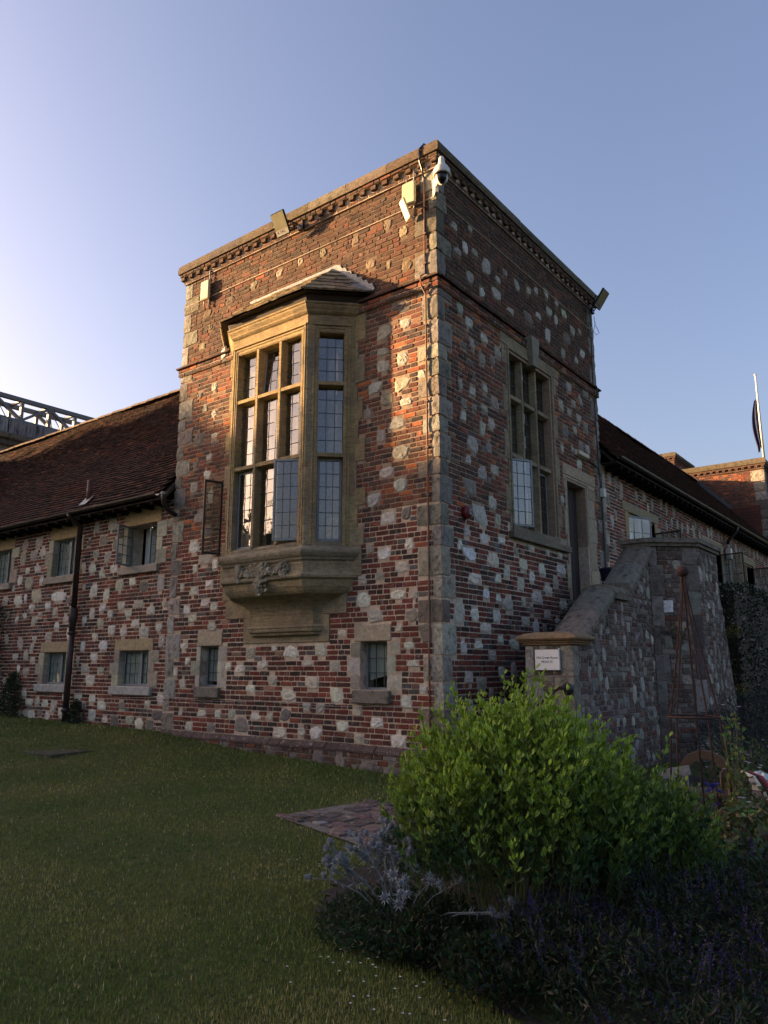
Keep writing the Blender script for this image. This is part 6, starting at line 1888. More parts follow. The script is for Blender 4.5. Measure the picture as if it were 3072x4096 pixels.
# ---------------------------------------------------------------- leaves
def leaf(mb, p, d, s, L, W, c, fold=0.25, wide=0.55):
    d = d.normalized(); s = (s - d * s.dot(d)).normalized(); u = d.cross(s)
    q = [p, p + d * L * wide + s * W / 2 + u * W * fold, p + d * L, p + d * L * wide - s * W / 2 + u * W * fold, p + d * L * 0.55]
    mb.add(q, [(0, 1, 4), (1, 2, 4), (2, 3, 4), (3, 0, 4)], c)


def rv(rs, a=1.0):
    while True:
        v = Vector((rs.uniform(-1, 1), rs.uniform(-1, 1), rs.uniform(-1, 1)))
        if 0.01 < v.length < 1: return v.normalized() * a


# ---------------------------------------------------------------- big bush
def leafy_bush(label, base, cen, rad, nshoot, seed, bright, singles, stems=True, lsc=1.0):
    rs = random.Random(seed)
    t = thing('bush', base, label, 'bush', None)
    cen, base = Vector(cen), Vector(base)
    leaves = []
    sm = MB()
    for i in range(nshoot):
        v = rv(rs); v.z = abs(v.z) * 1.1 - 0.42 * rs.random() * (1 if v.z < 0 else 0.6)
        v.normalize()
        r = rs.uniform(0.78, 1.07) * (1 + 0.16 * noise.noise(v * 2.3 + Vector((seed, 0, 0))))
        if rs.random() < 0.22: r *= rs.uniform(0.5, 0.85)
        elif v.z > 0.25 and rs.random() < 0.14: r *= rs.uniform(1.06, 1.2)
        tip = cen + Vector((v.x * rad[0] * r, v.y * rad[1] * r, v.z * rad[2] * r))
        if tip.z < base.z + 0.12: continue
        dirn = (Vector((v.x * 0.45, v.y * 0.45, 0.85)) + rv(rs, 0.16)).normalized()
        ln = rs.uniform(0.16, 0.30)
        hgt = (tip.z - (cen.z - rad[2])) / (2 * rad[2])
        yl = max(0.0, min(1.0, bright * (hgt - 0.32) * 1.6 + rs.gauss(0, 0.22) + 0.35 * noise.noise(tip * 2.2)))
        nw = int(ln / 0.034)
        sm.tube([tip - dirn * ln * 1.3, tip], [0.003, 0.0018], 4, (0.10, 0.13, 0.04), caps=False)
        for k in range(nw):
            q = tip - dirn * (ln * k / nw)
            a0 = k * 2.4 + rs.random()
            young = 1.0 - k / nw
            for h in range(3):
                az = a0 + (h - 1) * 0.62
                side = Vector((math.cos(az), math.sin(az), 0))
                d = (side * (0.75 - 0.30 * young) + dirn * (0.55 + 0.5 * young) + rv(rs, 0.14)).normalized()
                L = rs.uniform(0.036, 0.056) * lsc * (0.65 + 0.35 * min(1, (k + 1) / 3)); W = L * rs.uniform(0.36, 0.46)
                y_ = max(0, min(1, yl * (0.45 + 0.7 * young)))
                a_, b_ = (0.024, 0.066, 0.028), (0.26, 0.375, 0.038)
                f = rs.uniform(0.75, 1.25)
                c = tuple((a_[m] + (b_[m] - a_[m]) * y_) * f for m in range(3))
                leaves.append((q + d * 0.012, d, side.cross(d), L, W, c))
    order = sorted(range(len(leaves)), key=lambda i: (leaves[i][0] - CAM).length - 0.1 * leaves[i][0].z)
    one = set(order[:singles])
    mass = MB()
    pool = None
    if singles:
        pool = []
        for i in range(30):
            j = rs.choice(order[:max(600, singles)])
            b = MB(); leaf(b, Vector((0, 0, 0)), Vector((0, 1, 0)), Vector((1, 0, 0)), 0.05, 0.021, leaves[j][5], wide=0.58); pool.append(b.mesh('leaf', M['leaf'], recalc=False))
    for i, (p, d, s, L, W, c) in enumerate(leaves):
        if i in one:
            s2 = (s - d * s.dot(d)).normalized()
            m = Matrix((s2, d, s2.cross(d))).transposed().to_4x4(); m.translation = p
            o = bpy.data.objects.new('leaf', rs.choice(pool)); o.matrix_basis = m @ Matrix.Diagonal((W / 0.021, L / 0.05, W / 0.021, 1)); link(o, t)
        else:
            leaf(mass, p, d, s, L, W, c, wide=0.58)
    tag(mass.build('foliage', M['leaf'], t, recalc=False), kind='stuff')
    if stems:
        for i in range(46):
            a = rs.uniform(0, 6.28); r0 = 0.20 * math.sqrt(rs.random()); r1 = rs.uniform(0.2, 0.75)
            b0 = base + Vector((math.cos(a) * r0, math.sin(a) * r0, -0.02)); b1 = cen + Vector((math.cos(a) * rad[0] * r1, math.sin(a) * rad[1] * r1, rad[2] * 0.1))
            sm.tube([b0, b0.lerp(b1, 0.5) + Vector((0, 0, 0.06)), b1], [0.006, 0.005, 0.004], 5, (0.13, 0.14, 0.055), caps=False)
    tag(sm.build('stems', M['leaf'], t, recalc=False), kind='stuff')
    return t


b0 = (3.32, -4.42, gh(3.32, -4.42))
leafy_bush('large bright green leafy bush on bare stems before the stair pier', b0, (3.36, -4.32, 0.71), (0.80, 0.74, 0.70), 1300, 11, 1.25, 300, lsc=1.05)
leafy_bush('smaller dull green bush to the right of the bright bush', (3.92, -3.62, 0.02), (3.92, -3.62, 0.45), (0.46, 0.42, 0.46), 380, 12, 0.40, 0, stems=True, lsc=1.0)

# ---------------------------------------------------------------- sea holly
def sea_holly():
    rs = random.Random(21)
    base = Vector((2.78, -4.74, gh(2.78, -4.74)))
    t = thing('sea_holly', base, 'silver blue sea holly with spiky flower heads at the bed edge', 'plant')
    HM = []
    for v in range(5):
        b = MB()
        r = 0.014
        b.lathe([(0.004, -0.004), (r * 0.9, 0.004), (r, 0.013), (r * 0.8, 0.024), (r * 0.35, 0.032), (0.001, 0.034)], n=9, c=(0.17, 0.19, 0.22))
        for i in range(26):
            d = rv(rs); d.z = abs(d.z)
            p = Vector((0, 0, 0.014)) + d * r; b.add([p + d.orthogonal().normalized() * 0.0018, p - d.orthogonal().normalized() * 0.0018, p + d * 0.008], [(0, 1, 2)], (0.24, 0.26, 0.30))
        nb = 10
        for i in range(nb):
            a = 6.283 * i / nb + rs.uniform(-0.15, 0.15); el = rs.uniform(0.05, 0.5)
            d = Vector((math.cos(a) * math.cos(el), math.sin(a) * math.cos(el), math.sin(el)))
            leaf(b, Vector((0, 0, 0)), d, Vector((-math.sin(a), math.cos(a), 0)), rs.uniform(0.032, 0.05), 0.008, (0.34, 0.375, 0.37), wide=0.3)
        HM.append(b.mesh('flower_head', M['leaf'], recalc=False))
    sm = MB(); fo = MB()
    heads = []
    for i in range(32):
        a = rs.uniform(1.7, 6.6); r = rs.uniform(0.08, 0.50)
        if i >= 30: a = rs.uniform(-0.2, 0.3); r = rs.uniform(0.62, 0.75)
        tip = base + Vector((math.cos(a) * r, math.sin(a) * r, (0.50 - 0.5 * r) * rs.uniform(0.75, 1.15) + 0.08))
        mid = base.lerp(tip, 0.55) + Vector((0, 0, 0.05))
        sm.tube([base, mid, tip], [0.005, 0.004, 0.003], 5, (0.20, 0.23, 0.25), caps=False)
        heads.append((tip, (tip - mid).normalized()))
        for j in range(rs.choice((2, 3, 3))):
            d = ((tip - mid).normalized() + rv(rs, 0.75) + Vector((0, 0, 0.35))).normalized()
            tp = tip + d * rs.uniform(0.06, 0.14) - (tip - mid) * 0.2
            sm.tube([mid.lerp(tip, 0.75), tp], [0.003, 0.0025], 5, (0.22, 0.25, 0.27), caps=False); heads.append((tp, d))
        for j in range(4):
            d = rv(rs); leaf(sm, mid.lerp(tip, rs.random()), d, rv(rs), 0.05, 0.01, (0.30, 0.33, 0.34), wide=0.3)
    for p, d in heads:
        o = bpy.data.objects.new('flower_head', rs.choice(HM)); q = Vector((0, 0, 1)).rotation_difference((d + Vector((0, 0, 0.3))).normalized())
        sc = rs.uniform(0.9, 1.25)
        o.matrix_basis = Matrix.Translation(p) @ q.to_matrix().to_4x4() @ Matrix.Scale(sc, 4); link(o, t)
    for i in range(4200):
        a = rs.uniform(0, 6.283); r = 0.50 * math.sqrt(rs.random()); p = base + Vector((math.cos(a) * r, math.sin(a) * r, rs.uniform(0.0, 0.20) * (1.2 - r)))
        d = (rv(rs) + Vector((0, 0, 0.5))).normalized(); leaf(fo, p, d, rv(rs), rs.uniform(0.03, 0.07), 0.014, tuple(x * rs.uniform(0.6, 1.2) for x in (0.030, 0.055, 0.022)))
    sm.build('stems', M['leaf'], t, recalc=False)
    tag(fo.build('foliage', M['leaf'], t, recalc=False), kind='stuff')


sea_holly()


def tuft(name, label, cat, base, rad, h, n, leafc, spikec, seed, nspike=0, stuff=False, group=None, sl=0.12, lw=0.012, ll=(0.03, 0.07)):
    """dense low plant: stems with small leaves, optional flower spikes"""
    rs = random.Random(seed); base = Vector(base)
    fo, sp = MB(), MB()
    for i in range(n):
        a = rs.uniform(0, 6.283); q = math.sqrt(rs.random())
        x, y = math.cos(a) * rad[0] * q, math.sin(a) * rad[1] * q
        top = h * (1 - 0.55 * q * q) * (0.8 + 0.4 * noise.noise(Vector((x * 4, y * 4, seed))) + 0.15)
        p = base + Vector((x, y, top * (1 - 0.75 * rs.random() ** 2)))
        d = (Vector((x, y, 0)) * 0.6 / max(rad) + Vector((0, 0, 0.6)) + rv(rs, 0.8)).normalized()
        leaf(fo, p, d, rv(rs), rs.uniform(*ll), lw * rs.uniform(0.7, 1.4), tuple(c * rs.uniform(0.55, 1.35) for c in leafc))
    for i in range(nspike):
        a = rs.uniform(0, 6.283); q = math.sqrt(rs.random())
        x, y = math.cos(a) * rad[0] * q * 1.05, math.sin(a) * rad[1] * q * 1.05
        top = h * (1 - 0.5 * q * q)
        b = base + Vector((x, y, top * 0.9)); d = (Vector((x, y, 0)) * 0.5 / max(rad) + Vector((0, 0, 1)) + rv(rs, 0.25)).normalized()
        l_ = sl * rs.uniform(0.7, 1.5)
        sp.tube([b - d * 0.1, b + d * l_], [0.0015, 0.001], 3, leafc, caps=False)
        for k in range(14):
            r_ = rv(rs); r_ = (r_ - d * r_.dot(d)).normalized()
            pp = b + d * (l_ * (0.15 + 0.85 * k / 14)); leaf(sp, pp, (r_ + d * 0.6), d, 0.012, 0.007, tuple(c * rs.uniform(0.6, 1.4) for c in spikec))
    if stuff:
        fo.v += sp.v; fo.f += [tuple(i + fo.n for i in f) for f in sp.f]; fo.c += sp.c
        o = fo.build(name, M['leaf'], None, recalc=False); return tag(o, label, cat, group, 'stuff')
    t = thing(name, base, label, cat, group)
    tag(fo.build('foliage', M['leaf'], t, recalc=False), kind='stuff')
    if nspike: tag(sp.build('flower_spikes', M['leaf'], t, recalc=False), kind='stuff')
    return t


tuft('lavender', 'small grey purple lavender tuft between path and bush', 'plant', (1.98, -3.62, 0.04), (0.20, 0.20), 0.26, 900, (0.05, 0.058, 0.045), (0.10, 0.085, 0.12), 31, 60, sl=0.07)
for i, (x, y, r, h, lb) in enumerate([(2.75, -3.55, 0.42, 0.42, 'dark leafy undergrowth behind the bright bush stems'), (3.35, -3.45, 0.45, 0.45, 'dense dark undergrowth between bright bush and obelisk'), (3.1, -4.95, 0.28, 0.20, 'low dark ground cover at the foot of the bright bush'), (3.65, -5.02, 0.34, 0.24, 'low dark ground cover between bright bush and purple salvias')]):
    tuft('undergrowth', lb, 'plant', (x, y, gh(x, y)), (r, r), h, 2200, (0.028, 0.042, 0.018), (0.03, 0.03, 0.03), 140 + i, 0, lw=0.02)
DK = (0.022, 0.034, 0.016)
PU = (0.045, 0.030, 0.125)
k = 0
for (x, y, r, h) in [(3.95, -4.95, 0.42, 0.42), (4.45, -5.2, 0.45, 0.40), (4.55, -4.55, 0.5, 0.55), (5.1, -4.85, 0.5, 0.5), (5.1, -4.15, 0.5, 0.6), (4.75, -3.85, 0.45, 0.62), (5.6, -4.3, 0.5, 0.6), (5.5, -3.6, 0.5, 0.65), (3.75, -4.75, 0.35, 0.30), (4.95, -5.55, 0.5, 0.35), (5.7, -5.2, 0.5, 0.45), (4.2, -4.35, 0.4, 0.5), (3.9, -3.3, 0.45, 0.45)]:
    tuft('salvia', 'dark green salvia clump with thin deep purple flower spikes', 'plant', (x, y, gh(x, y)), (r, r), h, 2300, DK, PU, 40 + k, 34, group='purple salvias filling the bed', sl=0.13, lw=0.011, ll=(0.02, 0.055)); k += 1

# strap leaved irises, rose-like shrubs and flowers in the border
def iris_clump(label, base, seed, n=34, flower=True, colr=(0.085, 0.12, 0.035)):
    rs = random.Random(seed); base = Vector(base); t = thing('iris', base, label, 'plant')
    for i in range(n):
        a = rs.uniform(0, 6.28); r = 0.22 * math.sqrt(rs.random()); p = base + Vector((math.cos(a) * r, math.sin(a) * r, -0.02))
        d = (Vector((math.cos(a) * 0.3, math.sin(a) * 0.3, 1)) + rv(rs, 0.2)).normalized(); L = rs.uniform(0.28, 0.5)
        b = MB(); s = d.cross(rv(rs)).normalized(); w = rs.uniform(0.012, 0.022)
        bend = Vector((d.x, d.y, 0)) * 0.3
        V = []
        for q, ww in ((0, 0.8), (0.35, 1), (0.7, 0.8), (1.0, 0.05)):
            c = p + d * L * q + bend * q * q * L - Vector((0, 0, 0.10 * q * q * q * L)); V += [c + s * w * ww, c - s * w * ww]
        b.add(V, [(0, 1, 3, 2), (2, 3, 5, 4), (4, 5, 7, 6)], tuple(c * rs.uniform(0.7, 1.5) for c in colr)); b.build('leaf', M['leaf'], t, recalc=False)
    if flower:
        b = MB(); c = base + Vector((0.02, -0.05, 0.64))
        b.tube([base, c], 0.005, 5, (0.06, 0.09, 0.03))
        for i in range(6):
            a = i * 1.047; up_ = 0.7 if i % 2 else -0.3
            d = Vector((math.cos(a), math.sin(a), up_)).normalized(); leaf(b, c, d, Vector((-math.sin(a), math.cos(a), 0)), 0.085, 0.06, (0.030, 0.026, 0.16), wide=0.65)
        for i in range(4):
            a = i * 1.57; leaf(b, c - Vector((0, 0, 0.10)), Vector((math.cos(a), math.sin(a), -0.2)), Vector((-math.sin(a), math.cos(a), 0)), 0.06, 0.045, (0.028, 0.024, 0.14), wide=0.65)
        b.build('flower', M['petal'], t, recalc=False)
    return t


iris_clump('iris clump with one deep blue flower beside the obelisk', (3.97, -2.30, 0.04), 61)
iris_clump('pale strap leaved clump at the foot of the obelisk', (3.70, -1.75, 0.06), 62, 30, False, (0.13, 0.15, 0.05))
def shrub(label, base, seed, n, r, h, leafc, L, fl=0, flc=(0.5, 0.42, 0.55), name='shrub'):
    rs = random.Random(seed); base = Vector(base); t = thing(name, base, label, 'plant')
    fo, fm, sm = MB(), MB(), MB()
    for i in range(9):
        a = rs.uniform(0, 6.28); e = base + Vector((math.cos(a) * r * 0.8, math.sin(a) * r * 0.8, h * rs.uniform(0.6, 1))); sm.tube([base, base.lerp(e, 0.5) + Vector((0, 0, 0.1)), e], [0.006, 0.005, 0.003], 5)
    for i in range(n):
        v = rv(rs) * rs.uniform(0.5, 1.0) ; p = base + Vector((v.x * r, v.y * r, h * 0.55 + v.z * h * 0.5))
        leaf(fo, p, (rv(rs) + Vector((0, 0, 0.2))), rv(rs), L * rs.uniform(0.6, 1.2), L * 0.55, tuple(c * rs.uniform(0.6, 1.5) for c in leafc))
    for i in range(fl):
        v = rv(rs); v.z = abs(v.z); p = base + Vector((v.x * r, v.y * r, h * 0.55 + v.z * h * 0.55))
        for k in range(6):
            a = k * 1.047; leaf(fm, p, Vector((math.cos(a), math.sin(a), 0.5)), Vector((-math.sin(a), math.cos(a), 0)), 0.024, 0.018, flc)
    tag(fo.build('foliage', M['leaf'], t, recalc=False), kind='stuff'); sm.build('stems', M['stem'], t)
    if fl: tag(fm.build('flowers', M['petal'], t, recalc=False), kind='stuff')
    return t


shrub('loose leafy shrub with pale mauve flowers right of the blue iris', (4.20, -2.20, 0.02), 71, 700, 0.30, 0.55, (0.085, 0.105, 0.04), 0.075, 14)
shrub('low olive leaved shrub at the edge of the purple salvias', (4.42, -2.95, 0.0), 72, 700, 0.38, 0.50, (0.06, 0.075, 0.03), 0.08, 6)
shrub('pale green climber twining up one obelisk leg', (3.98, -1.55, 0.05), 73, 150, 0.10, 1.25, (0.13, 0.17, 0.04), 0.06, 8)
shrub('leafy border shrub with pale mauve flowers below the landing', (4.22, -1.62, 0.02), 74, 700, 0.30, 0.56, (0.06, 0.08, 0.032), 0.06, 14)
shrub('pale flowered shrub next to the foil bundle', (3.88, -0.75, 0.04), 75, 700, 0.34, 0.62, (0.075, 0.095, 0.04), 0.055, 18, (0.5, 0.46, 0.52))
shrub('dark leafy shrub below the flared landing edge', (3.74, 0.25, 0.05), 76, 900, 0.50, 0.70, (0.04, 0.055, 0.026), 0.06, 8)
shrub('dark leafy shrub at the foot of the tall lavender', (3.40, 1.25, 0.05), 77, 900, 0.50, 0.75, (0.035, 0.05, 0.026), 0.06, 6)
tuft('lavender', 'tall dark grey green lavender mound below the hedge', 'plant', (3.35, 2.75, 0.05), (0.9, 0.9), 1.25, 4200, (0.030, 0.042, 0.040), (0.05, 0.05, 0.07), 33, 120, sl=0.2, lw=0.010, ll=(0.08, 0.2))
for i, (p, r) in enumerate((((1.83, 4.34, 2.16), 0.13), ((2.24, 6.10, 2.2), 0.11), ((2.26, 6.35, 1.15), 0.13))):
    rs = random.Random(80 + i); t = thing('wall_flower', p, ['small yellow wall flower rooted in the canted landing face', 'small yellow wall flower on the far upper edge of the landing', 'yellow wall flower low on the flared landing edge'][i], 'plant')
    fo, fm = MB(), MB()
    for k in range(160):
        v = rv(rs) * r; q = Vector(p) + Vector((v.x, v.y, v.z * 0.8)) + Vector((0.03, -0.05, 0)); leaf(fo, q, rv(rs) + Vector((0, 0, 0.5)), rv(rs), 0.04, 0.012, tuple(c * rs.uniform(0.6, 1.4) for c in (0.045, 0.065, 0.02)))
        if k % 4 == 0:
            q = q + Vector((0.03, -0.05, 0.06))
            for m in range(4): leaf(fm, q, rv(rs) + Vector((0, -0.5, 0.5)), rv(rs), 0.014, 0.012, (0.42, 0.27, 0.015))
    tag(fo.build('foliage', M['leaf'], t, recalc=False), kind='stuff'); tag(fm.build('flowers', M['petal'], t, recalc=False), kind='stuff')

# obelisk plant support
ob = thing('garden_obelisk', (3.66, -1.53, 0.08), 'rusty iron garden obelisk with ball finial and hoop', 'obelisk')
oc_ = Vector((3.66, -1.53, 0.0))
for i in range(5):
    a = 0.5 + i * 1.2566; e = Vector((math.cos(a), math.sin(a), 0))
    mb = MB(); mb.tube([oc_ + e * 0.018 + Vector((0, 0, 2.42)), oc_ + e * 0.03 + Vector((0, 0, 2.25)), oc_ + e * 0.10 + Vector((0, 0, 1.8)), oc_ + e * 0.215 + Vector((0, 0, 1.17)), oc_ + e * 0.30 + Vector((0, 0, 0.0))], 0.0085, 7); mb.build('leg', M['rust'], ob, True)
mb = MB(); mb.tube([oc_ + Vector((math.cos(a) * 0.228, math.sin(a) * 0.228, 1.17)) for a in [6.2832 * i / 32 for i in range(33)]], 0.009, 7, caps=False); mb.build('hoop', M['rust'], ob, True)
mb = MB(); mb.lathe([(0.0, -0.055)] + [(0.055 * math.cos(t), 0.055 * math.sin(t)) for t in [-1.3 + 0.26 * i for i in range(11)]] + [(0.0, 0.055)], oc_ + Vector((0, 0, 2.47)), 18); mb.build('ball_finial', M['rust'], ob, True)

# chair behind the obelisk: curved brown back, grey slatted side
ch = thing('garden_chair', (3.50, -0.75, 0.08), 'brown curved back garden chair with grey slats behind the obelisk', 'chair')
M['chairwood'] = m_plain('brown_bentwood', (0.085, 0.05, 0.026), 0.6, var=0.25, sc=30)
cr_ = Vector((3.50, -0.75, 0))
vw = (CAM - cr_); vw.z = 0; vw.normalize(); sd = Vector((-vw.y, vw.x, 0))
mb = MB(); V = []
for i in range(15):
    a = math.pi * i / 14
    for (r, z0) in ((0.16, 0), (0.24, 0)):
        V.append(cr_ + sd * (-math.cos(a) * r) - vw * 0.06 + Vector((0, 0, 0.56 + math.sin(a) * r)))
    for (r, z0) in ((0.24, 0), (0.16, 0)):
        V.append(cr_ + sd * (-math.cos(a) * r) - vw * 0.12 + Vector((0, 0, 0.56 + math.sin(a) * r)))
mb.add(V, [(i * 4 + k, i * 4 + (k + 1) % 4, i * 4 + 4 + (k + 1) % 4, i * 4 + 4 + k) for i in range(14) for k in range(4)] + [(0, 1, 2, 3), (59, 58, 57, 56)]); mb.build('backrest', M['chairwood'], ch)
mb = MB(); mb.tube([cr_ + sd * 0.13 + vw * 0.15 + Vector((0, 0, 0.3)), cr_ + sd * 0.14 + vw * 0.15 + Vector((0, 0, 0.62)), cr_ + sd * 0.20 + vw * 0.15 + Vector((0, 0, 0.69)), cr_ + sd * 0.26 + vw * 0.15 + Vector((0, 0, 0.62)), cr_ + sd * 0.28 + vw * 0.15 + Vector((0, 0, 0.3))], 0.014, 7); mb.build('armrest', M['chairwood'], ch, True)
for a, b in ((-0.2, -0.15), (0.2, -0.15), (-0.2, 0.2), (0.2, 0.2)):
    mb = MB(); q = cr_ + sd * a + vw * b; mb.tube([q + Vector((0, 0, 0.05)), q + Vector((0, 0, 0.56))], 0.02, 7); mb.build('leg', M['chairwood'], ch, True)
mb = MB(); mb.obox(frame(cr_ + Vector((0, 0, 0.42)), sd, vw), 0.22, 0.2, 0.02, bev=0.006); mb.build('seat', M['chairwood'], ch)
mb = MB(); mb.obox(frame(cr_ - sd * 0.28 + vw * 0.1 + Vector((0, 0, 0.60)), sd + Vector((0, 0, 0.2)), (0, 0, 1)), 0.15, 0.045, 0.01, bev=0.004); mb.build('slat_rail', M['flash'], ch)
for i in range(7):
    mb = MB(); mb.obox(frame(cr_ - sd * (0.40 - 0.04 * i) + vw * 0.1 + Vector((0, 0, 0.46)), sd, (0, 0, 1)), 0.009, 0.12, 0.006); mb.build('slat', M['flash'], ch)

# bundle at the far right of the border
bu = thing('bundle', (4.10, -1.22, 0.05), 'crumpled foil bundle with black white and red strap among the border plants', 'bundle')
rs = random.Random(5); mb = MB(); bc = Vector((4.10, -1.22, 0.62))
V, n1, n2 = [], 8, 12
for i in range(n1 + 1):
    for j in range(n2):
        a, b = 6.283 * j / n2, math.pi * i / n1
        r = 0.12 * rs.uniform(0.75, 1.15); V.append(bc + Vector((r * math.sin(b) * math.cos(a), r * math.sin(b) * math.sin(a), r * 0.7 * math.cos(b))))
mb.add(V, [(i * n2 + j, i * n2 + (j + 1) % n2, (i + 1) * n2 + (j + 1) % n2, (i + 1) * n2 + j) for i in range(n1) for j in range(n2)]); mb.build('foil', M['metal'], bu)
b2 = MB(); b2.lathe([(0.10, 0.0), (0.14, 0.12), (0.12, 0.35), (0.08, 0.52)], (4.10, -1.22, 0.03), 14); b2.build('sack', m_plain('grey_sack', (0.10, 0.10, 0.11), 0.8), bu, True)
for off, mt in ((0.0, 'white'), (0.028, 'black'), (0.056, 'red')):
    mb = MB(); q = bc + Vector((-0.04, -0.10, 0.0)); mb.tube([q + Vector((-0.09 + off, -0.02, 0.09)), q + Vector((0.02 + off, -0.05, 0.05)), q + Vector((0.09 + off, -0.05, -0.06)), q + Vector((0.12 + off, -0.04, -0.22))], [0.014, 0.02, 0.02, 0.012], 6); mb.build('strap', M[mt], bu, True)

# ---------------------------------------------------------------- hedge, climbers
def hedge():
    rs = random.Random(90); t = thing('hedge', (1.2, 12.0, 1.0), 'tall clipped dark hedge with pale blossom beside the right wing', 'hedge')
    fo = MB(); x0, x1, y0, y1, z1 = 0.35, 2.1, 7.6, 19.5, 3.25
    for i in range(15000):
        f = rs.random()
        if f < 0.50: p = Vector((x1, rs.uniform(y0, y1), rs.uniform(0.2, z1))); n = Vector((1, 0, 0))
        elif f < 0.78: p = Vector((rs.uniform(x0, x1), y0, rs.uniform(0.2, z1))); n = Vector((0, -1, 0))
        else: p = Vector((rs.uniform(x0, x1), rs.uniform(y0, y1), z1)); n = Vector((0, 0, 1))
        p += n * (0.10 * noise.noise(p * 1.7) + rs.uniform(-0.10, 0.05))
        d = (n * 0.5 + rv(rs) + Vector((0, 0, 0.2))).normalized()
        wht = rs.random() < 0.07
        c = (0.30, 0.31, 0.27) if wht else tuple(q * rs.uniform(0.5, 1.5) for q in (0.020, 0.034, 0.014))
        leaf(fo, p, d, rv(rs), rs.uniform(0.05, 0.09), rs.uniform(0.03, 0.05), c)
    tag(fo.build('foliage', M['leaf'], t, recalc=False), kind='stuff')
    MB().box(x0 + 0.12, x1 - 0.12, y0 + 0.12, y1 - 0.12, 0.0, z1 - 0.12, (0.015, 0.016, 0.01)).build('branches', M['bark'], t)


hedge()


def climber(label, x0, x1, z0, z1, n, seed, flowers, top, name='climber', out=0.25):
    rs = random.Random(seed); t = thing(name, ((x0 + x1) / 2, -0.1, z0), label, 'plant'); fo, fm, sm = MB(), MB(), MB()
    for i in range(6):
        x = rs.uniform(x0, x1); sm.tube([(x, -0.06, z0), (x + rs.uniform(-0.2, 0.2), -0.08, (z0 + z1) / 2), (x + rs.uniform(-0.3, 0.3), -0.06, z1 * 0.95)], [0.014, 0.01, 0.005], 5)
    for i in range(n):
        q = rs.random(); z = z0 + (z1 - z0) * q; wd = top(q)
        x = (x0 + x1) / 2 + rs.uniform(-1, 1) * (x1 - x0) / 2 * wd
        p = Vector((x, -0.03 - out * rs.random() * wd, z))
        leaf(fo, p, (rv(rs) + Vector((0, -0.5, -0.1))), rv(rs), rs.uniform(0.04, 0.09), rs.uniform(0.03, 0.05), tuple(c * rs.uniform(0.5, 1.4) for c in (0.028, 0.042, 0.020)))
        if i < flowers:
            z = z1 - 0.30 * abs(rs.gauss(0, 1)) ; p = Vector((x, -0.06 - out * wd, min(z1, max(z0, z))))
            for k in range(5):
                a = k * 1.2566; leaf(fm, p, Vector((math.cos(a), -0.4, math.sin(a))), Vector((-math.sin(a), 0, math.cos(a))), 0.05, 0.035, (0.11, 0.10, 0.26))
    tag(fo.build('foliage', M['leaf'], t, recalc=False), kind='stuff'); sm.build('stems', M['bark'], t)
    if flowers: tag(fm.build('flowers', M['petal'], t, recalc=False), kind='stuff')


climber('dark climber with mauve flowers on the wing wall away from the tower', -13.9, -11.75, 0.5, 3.15, 2600, 95, 46, lambda q: 1.0 - 0.25 * q, out=0.35)
climber('low dark shrub at the wall foot left of the downpipe', -12.1, -10.7, 0.45, 1.45, 1100, 96, 0, lambda q: 1 - 0.8 * q, out=0.3)
climber('small dark weed at the foot of the downpipe', -9.0, -8.45, 0.42, 0.95, 420, 97, 0, lambda q: 1 - 0.6 * q, out=0.25)
for i, (a, b, s_) in enumerate(((0.12, 1.0, 98),)):
    pass
fe = thing('ivy', (0.5, 1.5, 0.8), 'dark trailing weeds growing on the steps against the tower', 'plant')
fo = MB(); rs = random.Random(99)
for i in range(1500):
    y = rs.uniform(0.5, 3.9); z = 0.25 + (y - 0.55) / 0.25 * 0.1667 + rs.uniform(0, 0.35) * rs.random(); x = 0.04 + abs(rs.gauss(0, 0.12))
    leaf(fo, Vector((x, y, z)), rv(rs) + Vector((0.4, -0.2, 0.2)), rv(rs), rs.uniform(0.03, 0.06), 0.03, tuple(c * rs.uniform(0.5, 1.4) for c in (0.026, 0.038, 0.018)))
tag(fo.build('foliage', M['leaf'], fe, recalc=False), kind='stuff')

# daisies
mb = MB(); rs = random.Random(101)
spots = [(2.9, -5.35)] * 16 + [(3.6, -5.75)] * 10 + [(1.2, -4.1)] * 10 + [(-4.5, -0.5)] * 12 + [(-2.5, -2.0)] * 6 + [(3.25, -5.55)] * 12
for (x, y) in spots:
    x += rs.gauss(0, 0.22); y += rs.gauss(0, 0.14)
    if inpoly(x, y, BED): continue
    p = Vector((x, y, gh(x, y) + rs.uniform(0.03, 0.05)))
    for k in range(7):
        a = k * 0.8976; leaf(mb, p, Vector((math.cos(a), math.sin(a), 0.35)), Vector((-math.sin(a), math.cos(a), 0)), 0.009, 0.006, (0.62, 0.60, 0.56))
    mb.tube([p - Vector((0, 0, 0.045)), p], 0.0012, 3, (0.05, 0.08, 0.02), caps=False)
tag(mb.build('daisies', M['petal'], None, recalc=False), 'tiny white daisies scattered in the lawn', 'flowers', kind='stuff')

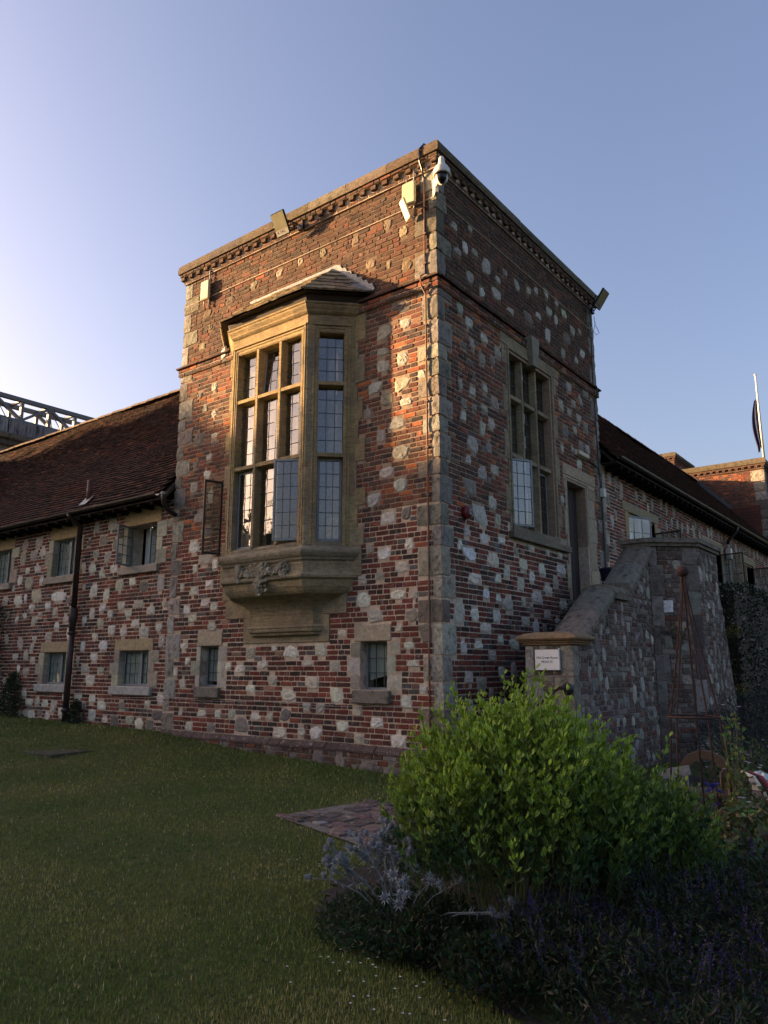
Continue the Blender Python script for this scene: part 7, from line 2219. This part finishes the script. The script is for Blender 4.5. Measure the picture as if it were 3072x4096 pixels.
# ---------------------------------------------------------------- trees across the lawn (west), behind the photographer's left
def tree(base, h, r, seed, label):
    rs = random.Random(seed); base = Vector(base); t = thing('tree', base, label, 'tree', 'trees across the lawn')
    tm = MB(); tm.tube([base, base + Vector((0.1, 0, h * 0.35)), base + Vector((0.2, 0.1, h * 0.7))], [0.35, 0.25, 0.1], 8)
    cen = base + Vector((0, 0, h * 0.56))
    for i in range(7):
        a = i * 0.9 + rs.random(); e = cen + Vector((math.cos(a) * r * 0.7, math.sin(a) * r * 0.7, rs.uniform(-0.1, 0.3) * h)); tm.tube([base + Vector((0.1, 0, h * rs.uniform(0.2, 0.4))), e], [0.12, 0.04], 6)
    tm.build('trunk', M['bark'], t, True)
    fo = MB()
    lob = [(cen + Vector((rs.uniform(-0.45, 0.45) * r, rs.uniform(-0.45, 0.45) * r, rs.uniform(-0.25, 0.24) * h)), r * rs.uniform(0.5, 0.7)) for _ in range(9)] + [(cen, r * 0.85)] + [(base + Vector((rs.uniform(-2.5, 2.5), rs.uniform(-2.5, 2.5), rs.uniform(1.0, 2.6))), rs.uniform(1.6, 2.3)) for _ in range(5)]
    for i in range(5200):
        c, q = rs.choice(lob); v = rv(rs) * q * rs.random() ** 0.33
        p = c + Vector((v.x, v.y, v.z * 0.95))
        if p.z > base.z + h: p.z = base.z + h - rs.random() * 0.5
        leaf(fo, p, rv(rs), rv(rs), rs.uniform(0.4, 0.7), rs.uniform(0.3, 0.5), tuple(x * rs.uniform(0.6, 1.4) for x in (0.035, 0.055, 0.02)))
    tag(fo.build('crown', M['leaf'], t, recalc=False), kind='stuff')
    inner = MB()  # solid cores added inside the unseen crowns to stop sun leaking through
    for c, q in lob:
        V, n1, n2 = [], 6, 9
        for i in range(n1 + 1):
            for j in range(n2):
                a, b = 6.283 * j / n2, math.pi * i / n1; r_ = q * rs.uniform(0.72, 0.86)
                p = c + Vector((r_ * math.sin(b) * math.cos(a), r_ * math.sin(b) * math.sin(a), r_ * math.cos(b))); p.z = min(p.z, base.z + h - 0.25); V.append(p)
        inner.add(V, [(i * n2 + j, i * n2 + (j + 1) % n2, (i + 1) * n2 + (j + 1) % n2, (i + 1) * n2 + j) for i in range(n1) for j in range(n2)], (0.02, 0.03, 0.012))
    tag(inner.build('sun_block_core', M['leaf'], t, recalc=False), kind='stuff')


for i in range(14):
    q = -19.0 + 4.1 * i
    x, y = -34.1 + q * 0.40 + rng.uniform(-1, 1), -13.6 - q * 0.916
    h = 10.9 + rng.uniform(-0.2, 0.2) if -2.4 < q < 6 else (13.6 + rng.uniform(-0.5, 1.0) if q <= -2.4 else 11.5 + rng.uniform(-1.2, 1.8))
    tree((x, y, gz(x, y)), h, 3.9, 200 + i, 'tall dark leafy tree in the row facing the lit front wall')
